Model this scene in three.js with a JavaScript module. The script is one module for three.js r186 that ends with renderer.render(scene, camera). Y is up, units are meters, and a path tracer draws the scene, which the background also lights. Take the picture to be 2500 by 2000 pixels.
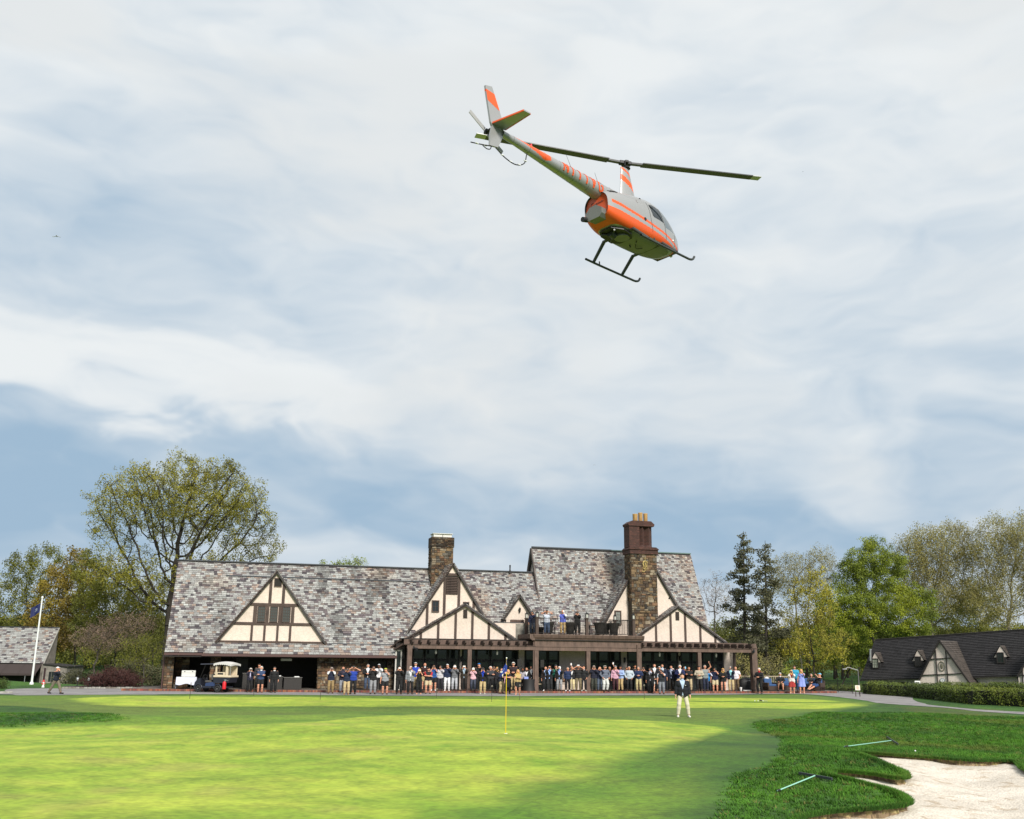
import * as THREE from 'three';
import { mergeGeometries, mergeVertices, toCreasedNormals } from 'three/addons/utils/BufferGeometryUtils.js';
import { RoundedBoxGeometry } from 'three/addons/geometries/RoundedBoxGeometry.js';

// ---------------------------------------------------------------- camera, sky, sun, exposure
const EXPOSURE = 1.5;
const scene = new THREE.Scene();
const camera = new THREE.PerspectiveCamera(45.24, 1024 / 819, 0.1, 6000);
const EYE = new THREE.Vector3(0, 2.48, 0), PITCH = Math.atan(0.25), ROLL = 0.012;
camera.position.copy(EYE);
camera.rotation.order = 'YXZ';
camera.rotation.set(PITCH, 0, ROLL);
camera.updateMatrixWorld(true);

const sun = new THREE.DirectionalLight(new THREE.Color(1, 0.95, 0.86), 3.2);
sun.position.set(52, 88, 62);
sun.target.position.set(0, 0, -60);
sun.castShadow = true; sun.shadow.radius = 24;
sun.shadow.mapSize.set(2048, 2048);
Object.assign(sun.shadow.camera, { left: -80, right: 80, top: 80, bottom: -80, near: 1, far: 400 });
sun.name = 'sun';
scene.add(sun, sun.target);

// ---------------------------------------------------------------- random numbers, noise
function rng(seed) { let a = seed >>> 0; return () => { a = (a + 0x6D2B79F5) >>> 0; let t = a; t = Math.imul(t ^ (t >>> 15), t | 1); t ^= t + Math.imul(t ^ (t >>> 7), t | 61); return ((t ^ (t >>> 14)) >>> 0) / 4294967296; }; }
const lerp = (a, b, t) => a + (b - a) * t, clamp = (x, a = 0, b = 1) => Math.min(b, Math.max(a, x));
const sstep = (a, b, x) => { const t = clamp((x - a) / (b - a)); return t * t * (3 - 2 * t); };
function hash2(x, y) { let h = Math.imul(x, 374761393) + Math.imul(y, 668265263); h = Math.imul(h ^ (h >>> 13), 1274126177); return ((h ^ (h >>> 16)) >>> 0) / 4294967296; }
function vnoise(x, y, px = 0, py = 0) {            // value noise 0..1, periodic if px, py are given
  let xi = Math.floor(x), yi = Math.floor(y); const fx = x - xi, fy = y - yi;
  const w = (a, p) => p ? ((a % p) + p) % p : a;
  const x0 = w(xi, px), x1 = w(xi + 1, px), y0 = w(yi, py), y1 = w(yi + 1, py);
  const u = fx * fx * (3 - 2 * fx), v = fy * fy * (3 - 2 * fy);
  return lerp(lerp(hash2(x0, y0), hash2(x1, y0), u), lerp(hash2(x0, y1), hash2(x1, y1), u), v);
}
function fbm(x, y, oct = 4, px = 0, py = 0) { let s = 0, a = 0.5, n = 0; for (let i = 0; i < oct; i++) { s += a * vnoise(x + i * 17, y + i * 31, px, py); n += a; a *= 0.5; x *= 2; y *= 2; px *= 2; py *= 2; } return s / n; }

// ---------------------------------------------------------------- pixels of the photograph (2500 x 2000) to rays in the place
const ray = (px, py) => new THREE.Vector3((px - 1250) / 2400, (1000 - py) / 2400, -1).applyMatrix4(new THREE.Matrix4().extractRotation(camera.matrixWorld)).normalize();
function onPlane(px, py, n, d) { const r = ray(px, py); const t = (d - n.dot(EYE)) / n.dot(r); return EYE.clone().addScaledVector(r, t); }
const atDepth = (px, py, z) => onPlane(px, py, new THREE.Vector3(0, 0, 1), -z);   // z metres in front of the camera
const atHeight = (px, py, y) => onPlane(px, py, new THREE.Vector3(0, 1, 0), y);

// ---------------------------------------------------------------- sky: high thin overcast, brighter veils, a blue band over the horizon
{
  const W = 4096, Hh = 2048, data = new Float32Array(W * Hh * 4);
  const rows = ['898998899', '9899a9989', '98899a999', '877889999', '766788889', '666777777', '777777777', '877777777', '555555666', '333344555', '222333344', '335554433', '456665544'];
  const rowY = [-200, 0, 174, 348, 522, 696, 850, 970, 1070, 1165, 1255, 1345, 1460];
  const grid = rows.map((r) => [...r].map((c) => parseInt(c, 11) / 10));
  const el = rowY.map((y) => Math.atan2(1600 - y, 2400) < 0 ? 0 : Math.asin(ray(1250, y).y));
  const azMax = 0.50;
  function base(a, e) {                               // veil amount seen in direction (a, e)
    let x = (a / azMax + 1) * 4; x = Math.abs(((x % 16) + 16) % 16); if (x > 8) x = 16 - x;
    let j = 0; while (j < el.length - 2 && e < el[j + 1]) j++;
    const t = sstep(el[j], el[j + 1], e), i = Math.min(7, Math.floor(x)), f = sstep(0, 1, x - i);
    return lerp(lerp(grid[j][i], grid[j][i + 1], f), lerp(grid[j + 1][i], grid[j + 1][i + 1], f), t);
  }
  const blue = [0.365, 0.515, 0.67], white = [0.835, 0.87, 0.885], k = 1 / EXPOSURE;
  for (let y = 0; y < Hh; y++) {
    const e = ((y + 0.5) / Hh - 0.5) * Math.PI;
    if (e < -0.03) { for (let x = 0; x < W; x++) { const i = (y * W + x) * 4; data[i] = 0.20 * k; data[i + 1] = 0.23 * k; data[i + 2] = 0.20 * k; data[i + 3] = 1; } continue; }
    const ee = Math.max(e, 0.004), fine = e < 0.75;
    for (let x = 0; x < W; x++) {
      const a = ((x + 0.5) / W - 0.25) * Math.PI * 2;
      const q = a > Math.PI ? a - 2 * Math.PI : a, ce = Math.min(1, 1.15 - ee * 0.5);
      const cx = q * 8 * ce, cy = ee * 22;
      const wx = fbm(cx * 0.9 + 5, cy * 0.7 + 9, 3) - 0.5, wy = fbm(cx * 0.9 + 51, cy * 0.7 + 29, 3) - 0.5;
      let t = 0.62 + (base(q + wx * 0.12, ee + wy * 0.07) - 0.66) * 1.1;
      const n = fine ? fbm(cx * 1.6 + wx * 2.2 + cy * 0.25, cy * 1.5 + wy * 2.2, 5) : fbm(cx * 1.6 + wx * 2.2, cy * 1.5 + wy * 2.2, 3);
      const st = fine ? fbm(cx * 2.2 + cy * 0.9 + 70, cy * 5.2 - cx * 1.1 + 30 + wx * 3, 4) : 0.5;
      const amp = lerp(0.62, 0.46, sstep(0.1, 0.3, ee)), big = fbm(cx * 0.55 + 13, cy * 0.42 + 3 + wx, 3); t += (n - 0.5) * amp + (st - 0.5) * amp * 0.16 + (big - 0.5) * 0.55 + (fine ? (1 - Math.abs(2 * fbm(cx * 2.1 + wx * 3 + 33, cy * 1.9 + wy * 2, 5) - 1) - 0.76) * 0.15 : 0);
      // a brighter bank with a frayed lower edge
      const bu = (q + 0.37) / 0.22 + wx * 0.5, bv = (ee - 0.256 + (q + 0.37) * 0.07) / 0.046 + (n - 0.5) * 1.9 + wy * 1.2; t += 0.40 * sstep(1.35, 0.7, Math.hypot(bu, bv)) * (0.75 + 0.5 * n);
      t = clamp(t);
      const tt = t * t * (3 - 2 * t) * 0.6 + t * 0.4;
      const zen = sstep(0.5, 1.4, ee) * 0.12, hz = 1 - 0.10 * sstep(0.0, 0.10, ee);
      const i = (y * W + x) * 4;
      const gray = 1 - 0.07 * sstep(0.4, 0.8, big) * tt;
      for (let c = 0; c < 3; c++) data[i + c] = (lerp(blue[c] * (1.06 - 0.1 * hz), white[c] * gray, tt) - zen * 0.3) * k;
      data[i + 3] = 1;
    }
  }
  const sky = new THREE.DataTexture(data, W, Hh, THREE.RGBAFormat, THREE.FloatType);
  sky.mapping = THREE.EquirectangularReflectionMapping; sky.magFilter = sky.minFilter = THREE.LinearFilter; sky.needsUpdate = true; sky.name = 'sky';
  scene.background = sky; scene.environment = sky;
}
const renderer = new THREE.WebGLRenderer({ antialias: true });
renderer.setSize(1024, 819);
renderer.toneMapping = THREE.LinearToneMapping; renderer.toneMappingExposure = EXPOSURE;
renderer.shadowMap.enabled = true; renderer.shadowMap.type = THREE.PCFSoftShadowMap;

// ---------------------------------------------------------------- naming, things and parts
const taken = {};
function numbered(name) { const n = taken[name] = (taken[name] ?? -1) + 1; return n ? `${name}_${String(n).padStart(3, '0')}` : name; }
function tag(o, label, category, group) { o.userData.label = label; if (category) o.userData.category = category; if (group) o.userData.group = group; return o; }
function thing(name, label, category, pos = [0, 0, 0], turn = 0, group) {
  const g = new THREE.Group(); g.name = numbered(name); g.position.set(...pos); g.rotation.y = turn; scene.add(g);
  return tag(g, label, category, group);
}
function mesh(name, geo, m, parent = scene, kind) {
  const o = new THREE.Mesh(Array.isArray(geo) ? merge(geo) : geo, m); o.name = parent === scene ? numbered(name) : name;
  o.castShadow = o.receiveShadow = true; if (kind) o.userData.kind = kind; parent.add(o); return o;
}
const lone = (name, geo, m, label, category, group) => tag(mesh(name, geo, m), label, category, group);

// ---------------------------------------------------------------- geometry helpers
function tidy(g) { if (!g.attributes.uv) g.setAttribute('uv', new THREE.BufferAttribute(new Float32Array(g.attributes.position.count * 2), 2)); if (!g.attributes.normal) g.computeVertexNormals(); for (const k of Object.keys(g.attributes)) if (!['position', 'normal', 'uv'].includes(k)) g.deleteAttribute(k); return g.index ? g.toNonIndexed() : g; }
function merge(list) { return list.length === 1 ? list[0] : mergeGeometries(list.map(tidy), false); }
function box(x0, x1, y0, y1, z0, z1) {                     // with uv in metres
  const a = Math.min(x0, x1), b = Math.max(x0, x1), c = Math.min(y0, y1), d = Math.max(y0, y1), e = Math.min(z0, z1), f = Math.max(z0, z1);
  const g = new THREE.BoxGeometry(b - a, d - c, f - e); g.translate((a + b) / 2, (c + d) / 2, (e + f) / 2); return boxUV(g);
}
function boxUV(g) {
  const p = g.attributes.position, n = g.attributes.normal, uv = new Float32Array(p.count * 2);
  for (let i = 0; i < p.count; i++) {
    const ax = Math.abs(n.getX(i)), ay = Math.abs(n.getY(i)), az = Math.abs(n.getZ(i));
    const [u, v] = az >= ax && az >= ay ? [p.getX(i), p.getY(i)] : ax >= ay ? [p.getZ(i), p.getY(i)] : [p.getX(i), p.getZ(i)];
    uv[i * 2] = u; uv[i * 2 + 1] = v;
  }
  g.setAttribute('uv', new THREE.BufferAttribute(uv, 2)); return g;
}
function bevelBox(w, h, d, r = 0.02) { return boxUV(new RoundedBoxGeometry(w, h, d, 1, Math.min(r, w / 2.1, h / 2.1, d / 2.1))); }
function prism(poly, z0, z1) {                             // polygon in xy (any turn), pushed from z0 to z1
  const s = new THREE.Shape(poly.map(([x, y]) => new THREE.Vector2(x, y)));
  const g = new THREE.ExtrudeGeometry(s, { depth: Math.abs(z1 - z0), bevelEnabled: false }); g.translate(0, 0, Math.min(z0, z1)); return boxUV(g);
}
const V3 = (x, y, z) => new THREE.Vector3(x, y, z);
function bar(p, q, w, h = w, up = V3(0, 1, 0)) {             // a squared beam from p to q, w across, h along up
  const a = p.isVector3 ? p : V3(...p), b = q.isVector3 ? q : V3(...q), d = b.clone().sub(a), L = d.length(); d.normalize();
  let s = new THREE.Vector3().crossVectors(up, d); if (s.lengthSq() < 1e-6) s = new THREE.Vector3().crossVectors(V3(0, 0, 1), d); s.normalize();
  const u = new THREE.Vector3().crossVectors(d, s);
  const g = new THREE.BoxGeometry(w, h, L); boxUV(g);
  g.applyMatrix4(new THREE.Matrix4().makeBasis(s, u, d).setPosition(a.add(b).multiplyScalar(0.5))); return g;
}
function rod(p, q, r0, r1 = r0, seg = 8) {
  const a = p.isVector3 ? p.clone() : V3(...p), b = q.isVector3 ? q.clone() : V3(...q), d = b.clone().sub(a), L = d.length();
  const g = new THREE.CylinderGeometry(r1, r0, L, seg); g.translate(0, L / 2, 0);
  g.applyQuaternion(new THREE.Quaternion().setFromUnitVectors(V3(0, 1, 0), d.normalize())); g.translate(a.x, a.y, a.z); return g;
}
const tube = (pts, r, seg = 24, rs = 8) => new THREE.TubeGeometry(new THREE.CatmullRomCurve3(pts.map((p) => p.isVector3 ? p : V3(...p))), seg, r, rs);
function xf(g, { p = [0, 0, 0], r = [0, 0, 0], s = [1, 1, 1] }) { g.applyMatrix4(new THREE.Matrix4().compose(V3(...p), new THREE.Quaternion().setFromEuler(new THREE.Euler(...r)), V3(...s))); return g; }
function lathe(pts, seg = 20) { return new THREE.LatheGeometry(pts.map(([x, y]) => new THREE.Vector2(x, y)), seg); }
// a list of triangles with a colour each: for what is joined
class Soup {
  constructor() { this.p = []; this.c = []; this.u = []; }
  tri(a, b, c, col, ua, ub, uc) { for (const q of [a, b, c]) this.p.push(q[0], q[1], q[2]); for (let i = 0; i < 3; i++) this.c.push(col[0], col[1], col[2]); for (const q of [ua, ub, uc]) q ? this.u.push(q[0], q[1]) : this.u.push(0, 0); }
  geo(color = true) {
    const g = new THREE.BufferGeometry(); g.setAttribute('position', new THREE.Float32BufferAttribute(this.p, 3));
    if (color) g.setAttribute('color', new THREE.Float32BufferAttribute(this.c, 3)); g.setAttribute('uv', new THREE.Float32BufferAttribute(this.u, 2)); g.computeVertexNormals(); return g;
  }
}
// ---------------------------------------------------------------- materials
const lin = (r, g, b) => new THREE.Color().setRGB(r, g, b);
const hex = (h) => new THREE.Color(h);
function tex(size, fn, rep = 1, srgb = true) {               // fn(u, v) 0..1 tileable -> [r, g, b] 0..1 (or one number)
  const d = new Uint8Array(size * size * 4);
  for (let y = 0; y < size; y++) for (let x = 0; x < size; x++) {
    const v = fn(x / size, y / size), i = (y * size + x) * 4, c = typeof v === 'number' ? [v, v, v] : v;
    for (let k = 0; k < 3; k++) d[i + k] = clamp(c[k]) * 255; d[i + 3] = 255;
  }
  const t = new THREE.DataTexture(d, size, size); t.wrapS = t.wrapT = THREE.RepeatWrapping; t.magFilter = THREE.LinearFilter; t.minFilter = THREE.LinearMipmapLinearFilter; t.generateMipmaps = true;
  t.repeat.set(rep, rep); if (srgb) t.colorSpace = THREE.SRGBColorSpace; t.needsUpdate = true; return t;
}
const std = (color, rough = 0.8, more = {}) => new THREE.MeshStandardMaterial({ color, roughness: rough, ...more });
const grainMap = tex(256, (u, v) => { const n = fbm(u * 16, v * 16, 4, 16, 16), m = fbm(u * 4 + 3, v * 4, 3, 4, 4); return 0.80 + (n - 0.5) * 0.28 + (m - 0.5) * 0.22; }, 0.5, true);
const roughBump = tex(256, (u, v) => fbm(u * 24, v * 24, 3, 24, 24), 0.7, false);
const stuccoMap = tex(256, (u, v) => { const n = fbm(u * 32, v * 32, 3, 32, 32), m = fbm(u * 3 + 3, v * 3, 3, 3, 3); return 0.93 + (n - 0.5) * 0.12 + (m - 0.5) * 0.10; }, 0.4);
const woodMap = tex(256, (u, v) => { const n = fbm(u * 30, v * 3, 4, 30, 3), m = fbm(u * 4, v * 4, 3, 4, 4); return 0.82 + (n - 0.5) * 0.3 + (m - 0.5) * 0.2; }, 0.8);
const M = {
  timber: std(lin(0.092, 0.058, 0.046), 0.75, { map: woodMap }),
  timberLight: std(lin(0.175, 0.112, 0.088), 0.75, { map: woodMap }),
  stucco: std(lin(0.73, 0.615, 0.535), 0.95, { map: stuccoMap, bumpMap: roughBump, bumpScale: 0.005 }),
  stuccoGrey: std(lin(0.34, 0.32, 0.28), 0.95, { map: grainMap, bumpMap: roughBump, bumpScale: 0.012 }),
  under: std(lin(0.05, 0.045, 0.045), 0.95),
  black: std(lin(0.012, 0.012, 0.013), 0.6), iron: std(lin(0.02, 0.018, 0.017), 0.45, { metalness: 0.4 }),
  glass: new THREE.MeshPhysicalMaterial({ color: lin(0.02, 0.024, 0.026), roughness: 0.06, specularIntensity: 1 }),
  paneDim: new THREE.MeshPhysicalMaterial({ color: lin(0.06, 0.065, 0.06), roughness: 0.12 }),
  white: std(lin(0.76, 0.76, 0.75), 0.5), gutter: std(lin(0.075, 0.035, 0.032), 0.45), lead: std(lin(0.05, 0.055, 0.065), 0.5, { metalness: 0.3 }),
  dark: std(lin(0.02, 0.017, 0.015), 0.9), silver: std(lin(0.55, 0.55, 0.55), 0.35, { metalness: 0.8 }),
  red: std(lin(0.55, 0.012, 0.02), 0.4), clay: std(lin(0.60, 0.36, 0.13), 0.8, { map: grainMap }),
  brass: std(lin(0.80, 0.55, 0.16), 0.4, { metalness: 0.35 }),
};
// ---------------------------------------------------------------- the ground: one sheet with a soft relief, and thin sheets of turf, asphalt and sand on it
const g1 = (x, c, s) => Math.exp(-(((x - c) / s) ** 2));
function relief(x, z) {                                    // z is negative in front of the camera
  const d = -z;
  let h = 0;
  h += 0.30 * sstep(41.5, 36.5, d) * lerp(g1(x, -2.5, 8.5), 0.75, sstep(32, 20, d)) * sstep(6, 13, d);   // swell of the near green
  h += 0.33 * Math.exp(-(((x - 12.5) / 7) ** 2) - (((d - 42.5) / 4.5) ** 2));                   // rough mound behind the bunker
  h += 0.16 * Math.exp(-(((x - 7.6) / 3) ** 2) - (((d - 24) / 5) ** 2));                    // tongues of turf
  h += 0.25 * Math.exp(-(((x + 16) / 6) ** 2) - (((d - 35.5) / 3) ** 2));                    // rough at the far side of the near green
  h += 0.42 * Math.exp(-(((x + 37.5) / 5) ** 2) - (((d - 71) / 4) ** 2));                       // bank by the flagpole
  h -= 1.25 * sstep(-22, -30, x) * sstep(74, 86, d) + 1.5 * sstep(28, 36, x) * sstep(78, 90, d);      // the land falls away behind
  h += sstep(95, 420, Math.hypot(x, d)) * 7 * (0.4 + fbm(x * 0.006 + 3, z * 0.006, 3));           // land beyond the trees
  if (d < 60) h += (fbm(x * 0.16 + 40, z * 0.16 + 40, 2) - 0.5) * 0.20 * sstep(8, 14, d);
  return h;
}
function onGround(px, py, dy = 0) {                          // where the ray of a pixel meets the ground
  const r = ray(px, py); let t = 5;
  for (let i = 0; i < 4000; i++) { const y = EYE.y + r.y * t, g = relief(r.x * t, r.z * t) + dy; if (y <= g) { let a = t - 0.1 - t * 0.004, b = t; for (let k = 0; k < 30; k++) { const m = (a + b) / 2; EYE.y + r.y * m <= relief(r.x * m, r.z * m) + dy ? b = m : a = m; } t = b; break; } t += 0.1 + t * 0.004; if (t > 900) break; }
  return [r.x * t, r.z * t];
}
function smoothLoop(pts, per = 5) { const c = new THREE.CatmullRomCurve3(pts.map(([x, z]) => V3(x, 0, z)), true, 'centripetal'); return c.getPoints(pts.length * per).slice(0, -1).map((p) => [p.x, p.z]); }
function sdLoop(loop) {                                     // signed distance to a closed loop, negative inside
  const n = loop.length; let bx0 = 1e9, bx1 = -1e9, bz0 = 1e9, bz1 = -1e9;
  for (const [x, z] of loop) { bx0 = Math.min(bx0, x); bx1 = Math.max(bx1, x); bz0 = Math.min(bz0, z); bz1 = Math.max(bz1, z); }
  const f = (x, z) => {
    const m = 3; if (x < bx0 - m || x > bx1 + m || z < bz0 - m || z > bz1 + m) return m;
    let d = 1e9, inside = false;
    for (let i = 0, j = n - 1; i < n; j = i++) {
      const [ax, az] = loop[j], [bx, bz] = loop[i], ex = bx - ax, ez = bz - az, wx = x - ax, wz = z - az;
      const t = clamp((wx * ex + wz * ez) / (ex * ex + ez * ez || 1e-9)), qx = wx - ex * t, qz = wz - ez * t; d = Math.min(d, qx * qx + qz * qz);
      if ((az > z) !== (bz > z) && x < ((bx - ax) * (z - az)) / (bz - az) + ax) inside = !inside;
    }
    return inside ? -Math.sqrt(d) : Math.sqrt(d);
  };
  f.box = [bx0, bx1, bz0, bz1]; return f;
}
const px = (list, per) => smoothLoop(list.map(([x, y]) => onGround(x, y)), per);
const SAND = px([[2093, 1839], [2130, 1842], [2182, 1846], [2270, 1852], [2368, 1859], [2440, 1860], [2479, 1862], [2497, 1876], [2530, 1893], [2600, 1930], [2620, 2040], [2300, 2060], [1925, 2045], [1938, 2010], [1962, 1996], [2026, 1985], [2075, 1981], [2119, 1978], [2180, 1972], [2206, 1966], [2212, 1956], [2190, 1940], [2163, 1929], [2108, 1914], [2060, 1903], [2027, 1896], [2022, 1892], [2041, 1886], [2090, 1889], [2150, 1896], [2190, 1903], [2206, 1902], [2207, 1893], [2198, 1884], [2163, 1869], [2138, 1858], [2112, 1848]], 5);
const sdSand = sdLoop(SAND);
const FRINGE = px([[-500, 1692], [-100, 1694], [49, 1698], [440, 1696], [800, 1698], [1060, 1700], [1430, 1699], [1690, 1698], [1820, 1697], [1953, 1696], [2013, 1700], [2100, 1710], [2150, 1719], [2128, 1727], [2060, 1736], [1960, 1750], [1892, 1757], [1848, 1766], [1850, 1781], [1890, 1795], [1915, 1806], [1908, 1840], [1893, 1862], [1850, 1880], [1806, 1888], [1790, 1915], [1772, 1960], [1755, 2010], [1700, 2070], [600, 2100], [-900, 2060], [-1100, 1800]], 4);
const NEAR_GREEN = px([[-700, 1800], [-300, 1783], [0, 1778], [160, 1773], [290, 1769], [500, 1768], [696, 1766], [760, 1763], [812, 1757], [870, 1751], [927, 1747.5], [985, 1745.5], [1043, 1745], [1140, 1746], [1235, 1748], [1400, 1753], [1560, 1759], [1690, 1768], [1770, 1776], [1784, 1785], [1730, 1806], [1623, 1846], [1500, 1890], [1380, 1926], [1290, 1962], [1218, 2000], [1150, 2050], [400, 2100], [-800, 2060]], 4);
const FAR_GREEN = px([[150, 1709], [190, 1703.5], [261, 1700.5], [464, 1699.5], [700, 1701], [985, 1703], [1235, 1704.5], [1560, 1704], [1820, 1703.5], [2005, 1708], [2072, 1714], [2119, 1721], [2080, 1730], [1960, 1733], [1700, 1730], [1235, 1727.5], [696, 1727.5], [348, 1728], [220, 1722]], 4);
const DARK_ROUGH = px([[-300, 1722], [-60, 1721], [20, 1723], [120, 1728], [230, 1742], [290, 1748], [312, 1754], [285, 1761], [180, 1766], [0, 1776], [-200, 1782]], 4);
const PATH = px([[-140, 1692], [0, 1690], [16, 1684], [67, 1681.5], [159, 1681.5], [367, 1682], [520, 1682], [800, 1684], [1100, 1686], [1500, 1686], [1800, 1683], [1900, 1682], [2000, 1683], [2063, 1688], [2122, 1693], [2170, 1697], [2224, 1702.5], [2229, 1708], [2255, 1718], [2341, 1729], [2500, 1739], [2640, 1748], [2660, 1756], [2500, 1745], [2368, 1735.5], [2312, 1729], [2164, 1719], [2118, 1712], [2060, 1704], [2013, 1699], [1953, 1695], [1820, 1696], [1690, 1697.5], [1430, 1699], [1200, 1700.3], [1060, 1699.5], [800, 1698], [464, 1695.5], [250, 1697], [49, 1698.5], [20, 1696], [-100, 1695.5]], 3);
const sandDrop = (x, z) => lerp(0.12, 0.05, sstep(-17, -26, z)) + 0.08 * sstep(0.1, 1.6, -sdSand(x, z)) + (fbm(x * 0.9, z * 0.9, 3) - 0.5) * 0.14 * sstep(0.2, 1.2, -sdSand(x, z)) + (fbm(x * 1.4 + 9, z * 1.4, 2) - 0.5) * 0.14 * sstep(0.9, 0.1, -sdSand(x, z));
// a sheet over the part of a grid where sd < 0 (or > 0 with keep = 1), its edge cut along the loop
function sheet(sd, keep, step, height, box4, uvScale = 1) {
  const x0 = Math.floor(box4[0] / step) * step, z0 = Math.floor(box4[2] / step) * step, [, x1, , z1] = box4, nx = Math.ceil((x1 - x0) / step), nz = Math.ceil((z1 - z0) / step);
  const pos = [], uv = [], index = [], memo = new Map(), S = new Float64Array((nx + 1) * (nz + 1));
  for (let j = 0; j <= nz; j++) for (let i = 0; i <= nx; i++) S[j * (nx + 1) + i] = sd ? keep * -sd(x0 + i * step, z0 + j * step) : 1;   // > 0 is kept
  const vert = (x, z, y) => { pos.push(x, y ?? height(x, z), z); uv.push(x / uvScale, z / uvScale); return pos.length / 3 - 1; };
  const corner = (i, j) => { const k = j * (nx + 1) + i; if (!memo.has(k)) memo.set(k, vert(x0 + i * step, z0 + j * step)); return memo.get(k); };
  const cut = (a, b) => { const ka = a[1] * (nx + 1) + a[0], kb = b[1] * (nx + 1) + b[0], key = ka < kb ? `${ka},${kb}` : `${kb},${ka}`; if (!memo.has(key)) { const t = S[ka] / (S[ka] - S[kb]); const P = (q) => height(x0 + q[0] * step, z0 + q[1] * step); memo.set(key, vert(x0 + lerp(a[0], b[0], t) * step, z0 + lerp(a[1], b[1], t) * step, lerp(P(a), P(b), t))); } return memo.get(key); };
  for (let j = 0; j < nz; j++) for (let i = 0; i < nx; i++) for (const T of [[[i, j], [i, j + 1], [i + 1, j + 1]], [[i, j], [i + 1, j + 1], [i + 1, j]]]) {
    const out = [];
    for (let k = 0; k < 3; k++) { const a = T[k], b = T[(k + 1) % 3], sa = S[a[1] * (nx + 1) + a[0]], sb = S[b[1] * (nx + 1) + b[0]]; if (sa > 0) out.push(corner(...a)); if ((sa > 0) !== (sb > 0)) out.push(cut(a, b)); }
    for (let k = 1; k + 1 < out.length; k++) index.push(out[0], out[k], out[k + 1]);
  }
  const g = new THREE.BufferGeometry(); g.setAttribute('position', new THREE.Float32BufferAttribute(pos, 3)); g.setAttribute('uv', new THREE.Float32BufferAttribute(uv, 2)); g.setIndex(index);
  const nor = []; for (let i = 0; i < pos.length; i += 3) { const x = pos[i], z = pos[i + 2], e = 0.12, n = V3(height(x - e, z) - height(x + e, z), 2 * e, height(x, z - e) - height(x, z + e)).normalize(); nor.push(n.x, n.y, n.z); } g.setAttribute('normal', new THREE.Float32BufferAttribute(nor, 3)); return g;
}
const grow = (b, m) => [b[0] - m, b[1] + m, b[2] - m, b[3] + m];
// turf: neutral blade texture, coloured by cut (base colours of mown grass, with a shadow band painted on the near right fringe), one cut growing into the next at its edge
const blades = (f, seed, k) => tex(512, (u, v) => { const n = fbm(u * 48 * f + seed, v * 48 * f, 4, 48 * f, 48 * f), m = fbm(u * 9 + seed, v * 9 + 4, 4, 9, 9); return Math.pow(clamp(0.78 + (n - 0.5) * k + (m - 0.5) * 0.35), 1 / 2.2); }, 1);
const turfBump = tex(512, (u, v) => fbm(u * 90, v * 90, 3, 90, 90), 1, false);
const grassMat = (f, seed, k, bump) => std(0xffffff, 0.95, { map: blades(f, seed, k), bumpMap: turfBump, bumpScale: bump, vertexColors: true });
const mix3 = (a, b, t) => [lerp(a[0], b[0], t), lerp(a[1], b[1], t), lerp(a[2], b[2], t)];
function paint(g, fn) { const p = g.attributes.position, c = new Float32Array(p.count * 3); for (let i = 0; i < p.count; i++) { const q = fn(p.getX(i), p.getZ(i)); for (let k = 0; k < 3; k++) c[i * 3 + k] = q[k] * 1.28; } g.setAttribute('color', new THREE.BufferAttribute(c, 3)); return g; }
const warped = (x, z, s, o) => { const a = fbm(x * s * 0.6 + o, z * s * 0.6 + 3, 2) * 3; return fbm(x * s + a, z * s * 1.1 + o - a * 0.6, 4); };
const cRough = (x, z) => mix3(mix3([0.016, 0.062, 0.002], [0.046, 0.130, 0.005], clamp((fbm(x * 0.5, z * 0.5, 4) - 0.25) * 2)), [0.085, 0.10, 0.014], sstep(0.60, 0.75, fbm(x * 0.33 + 60, z * 0.33, 3)) * 0.6);
const cFringe = (x, z) => { const n = warped(x, z, 0.42, 5), st = 0.5 + 0.5 * Math.sin((x * 0.8 - z * 0.6) * 2.4 + n * 2); let c = mix3([0.085, 0.185, 0.007], [0.185, 0.275, 0.020], clamp((n - 0.3) * 2 + (st - 0.5) * 0.3)); c = mix3(c, [0.155, 0.165, 0.026], 0.8 * sstep(0.35, 0.65, fbm(x * 0.3 + 30, z * 0.3, 3)) * sstep(-37, -41, z) * sstep(-56, -48, z)); c = mix3(c, [0.085, 0.15, 0.012], 0.7 * sstep(-35, -39, z)); return mix3(c, [0.026, 0.082, 0.003], (0.74 + 0.22 * st) * sstep(1, 6, x) * sstep(-37, -28, z)); };  // near right fringe: darker cut with a shadow band painted into its colour
const cGreen = (x, z) => { const n = warped(x, z, 0.85, 21), f = fbm(x * 2.6 + 8, z * 1.7, 3); let c = mix3([0.150, 0.272, 0.012], [0.365, 0.43, 0.042], clamp(0.55 + (n - 0.5) * 1.25 + (f - 0.5) * 0.8)); return mix3(c, [0.31, 0.295, 0.06], 0.5 * sstep(0.62, 0.76, fbm(x * 0.6 + 90, z * 0.6, 3))); };
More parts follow.
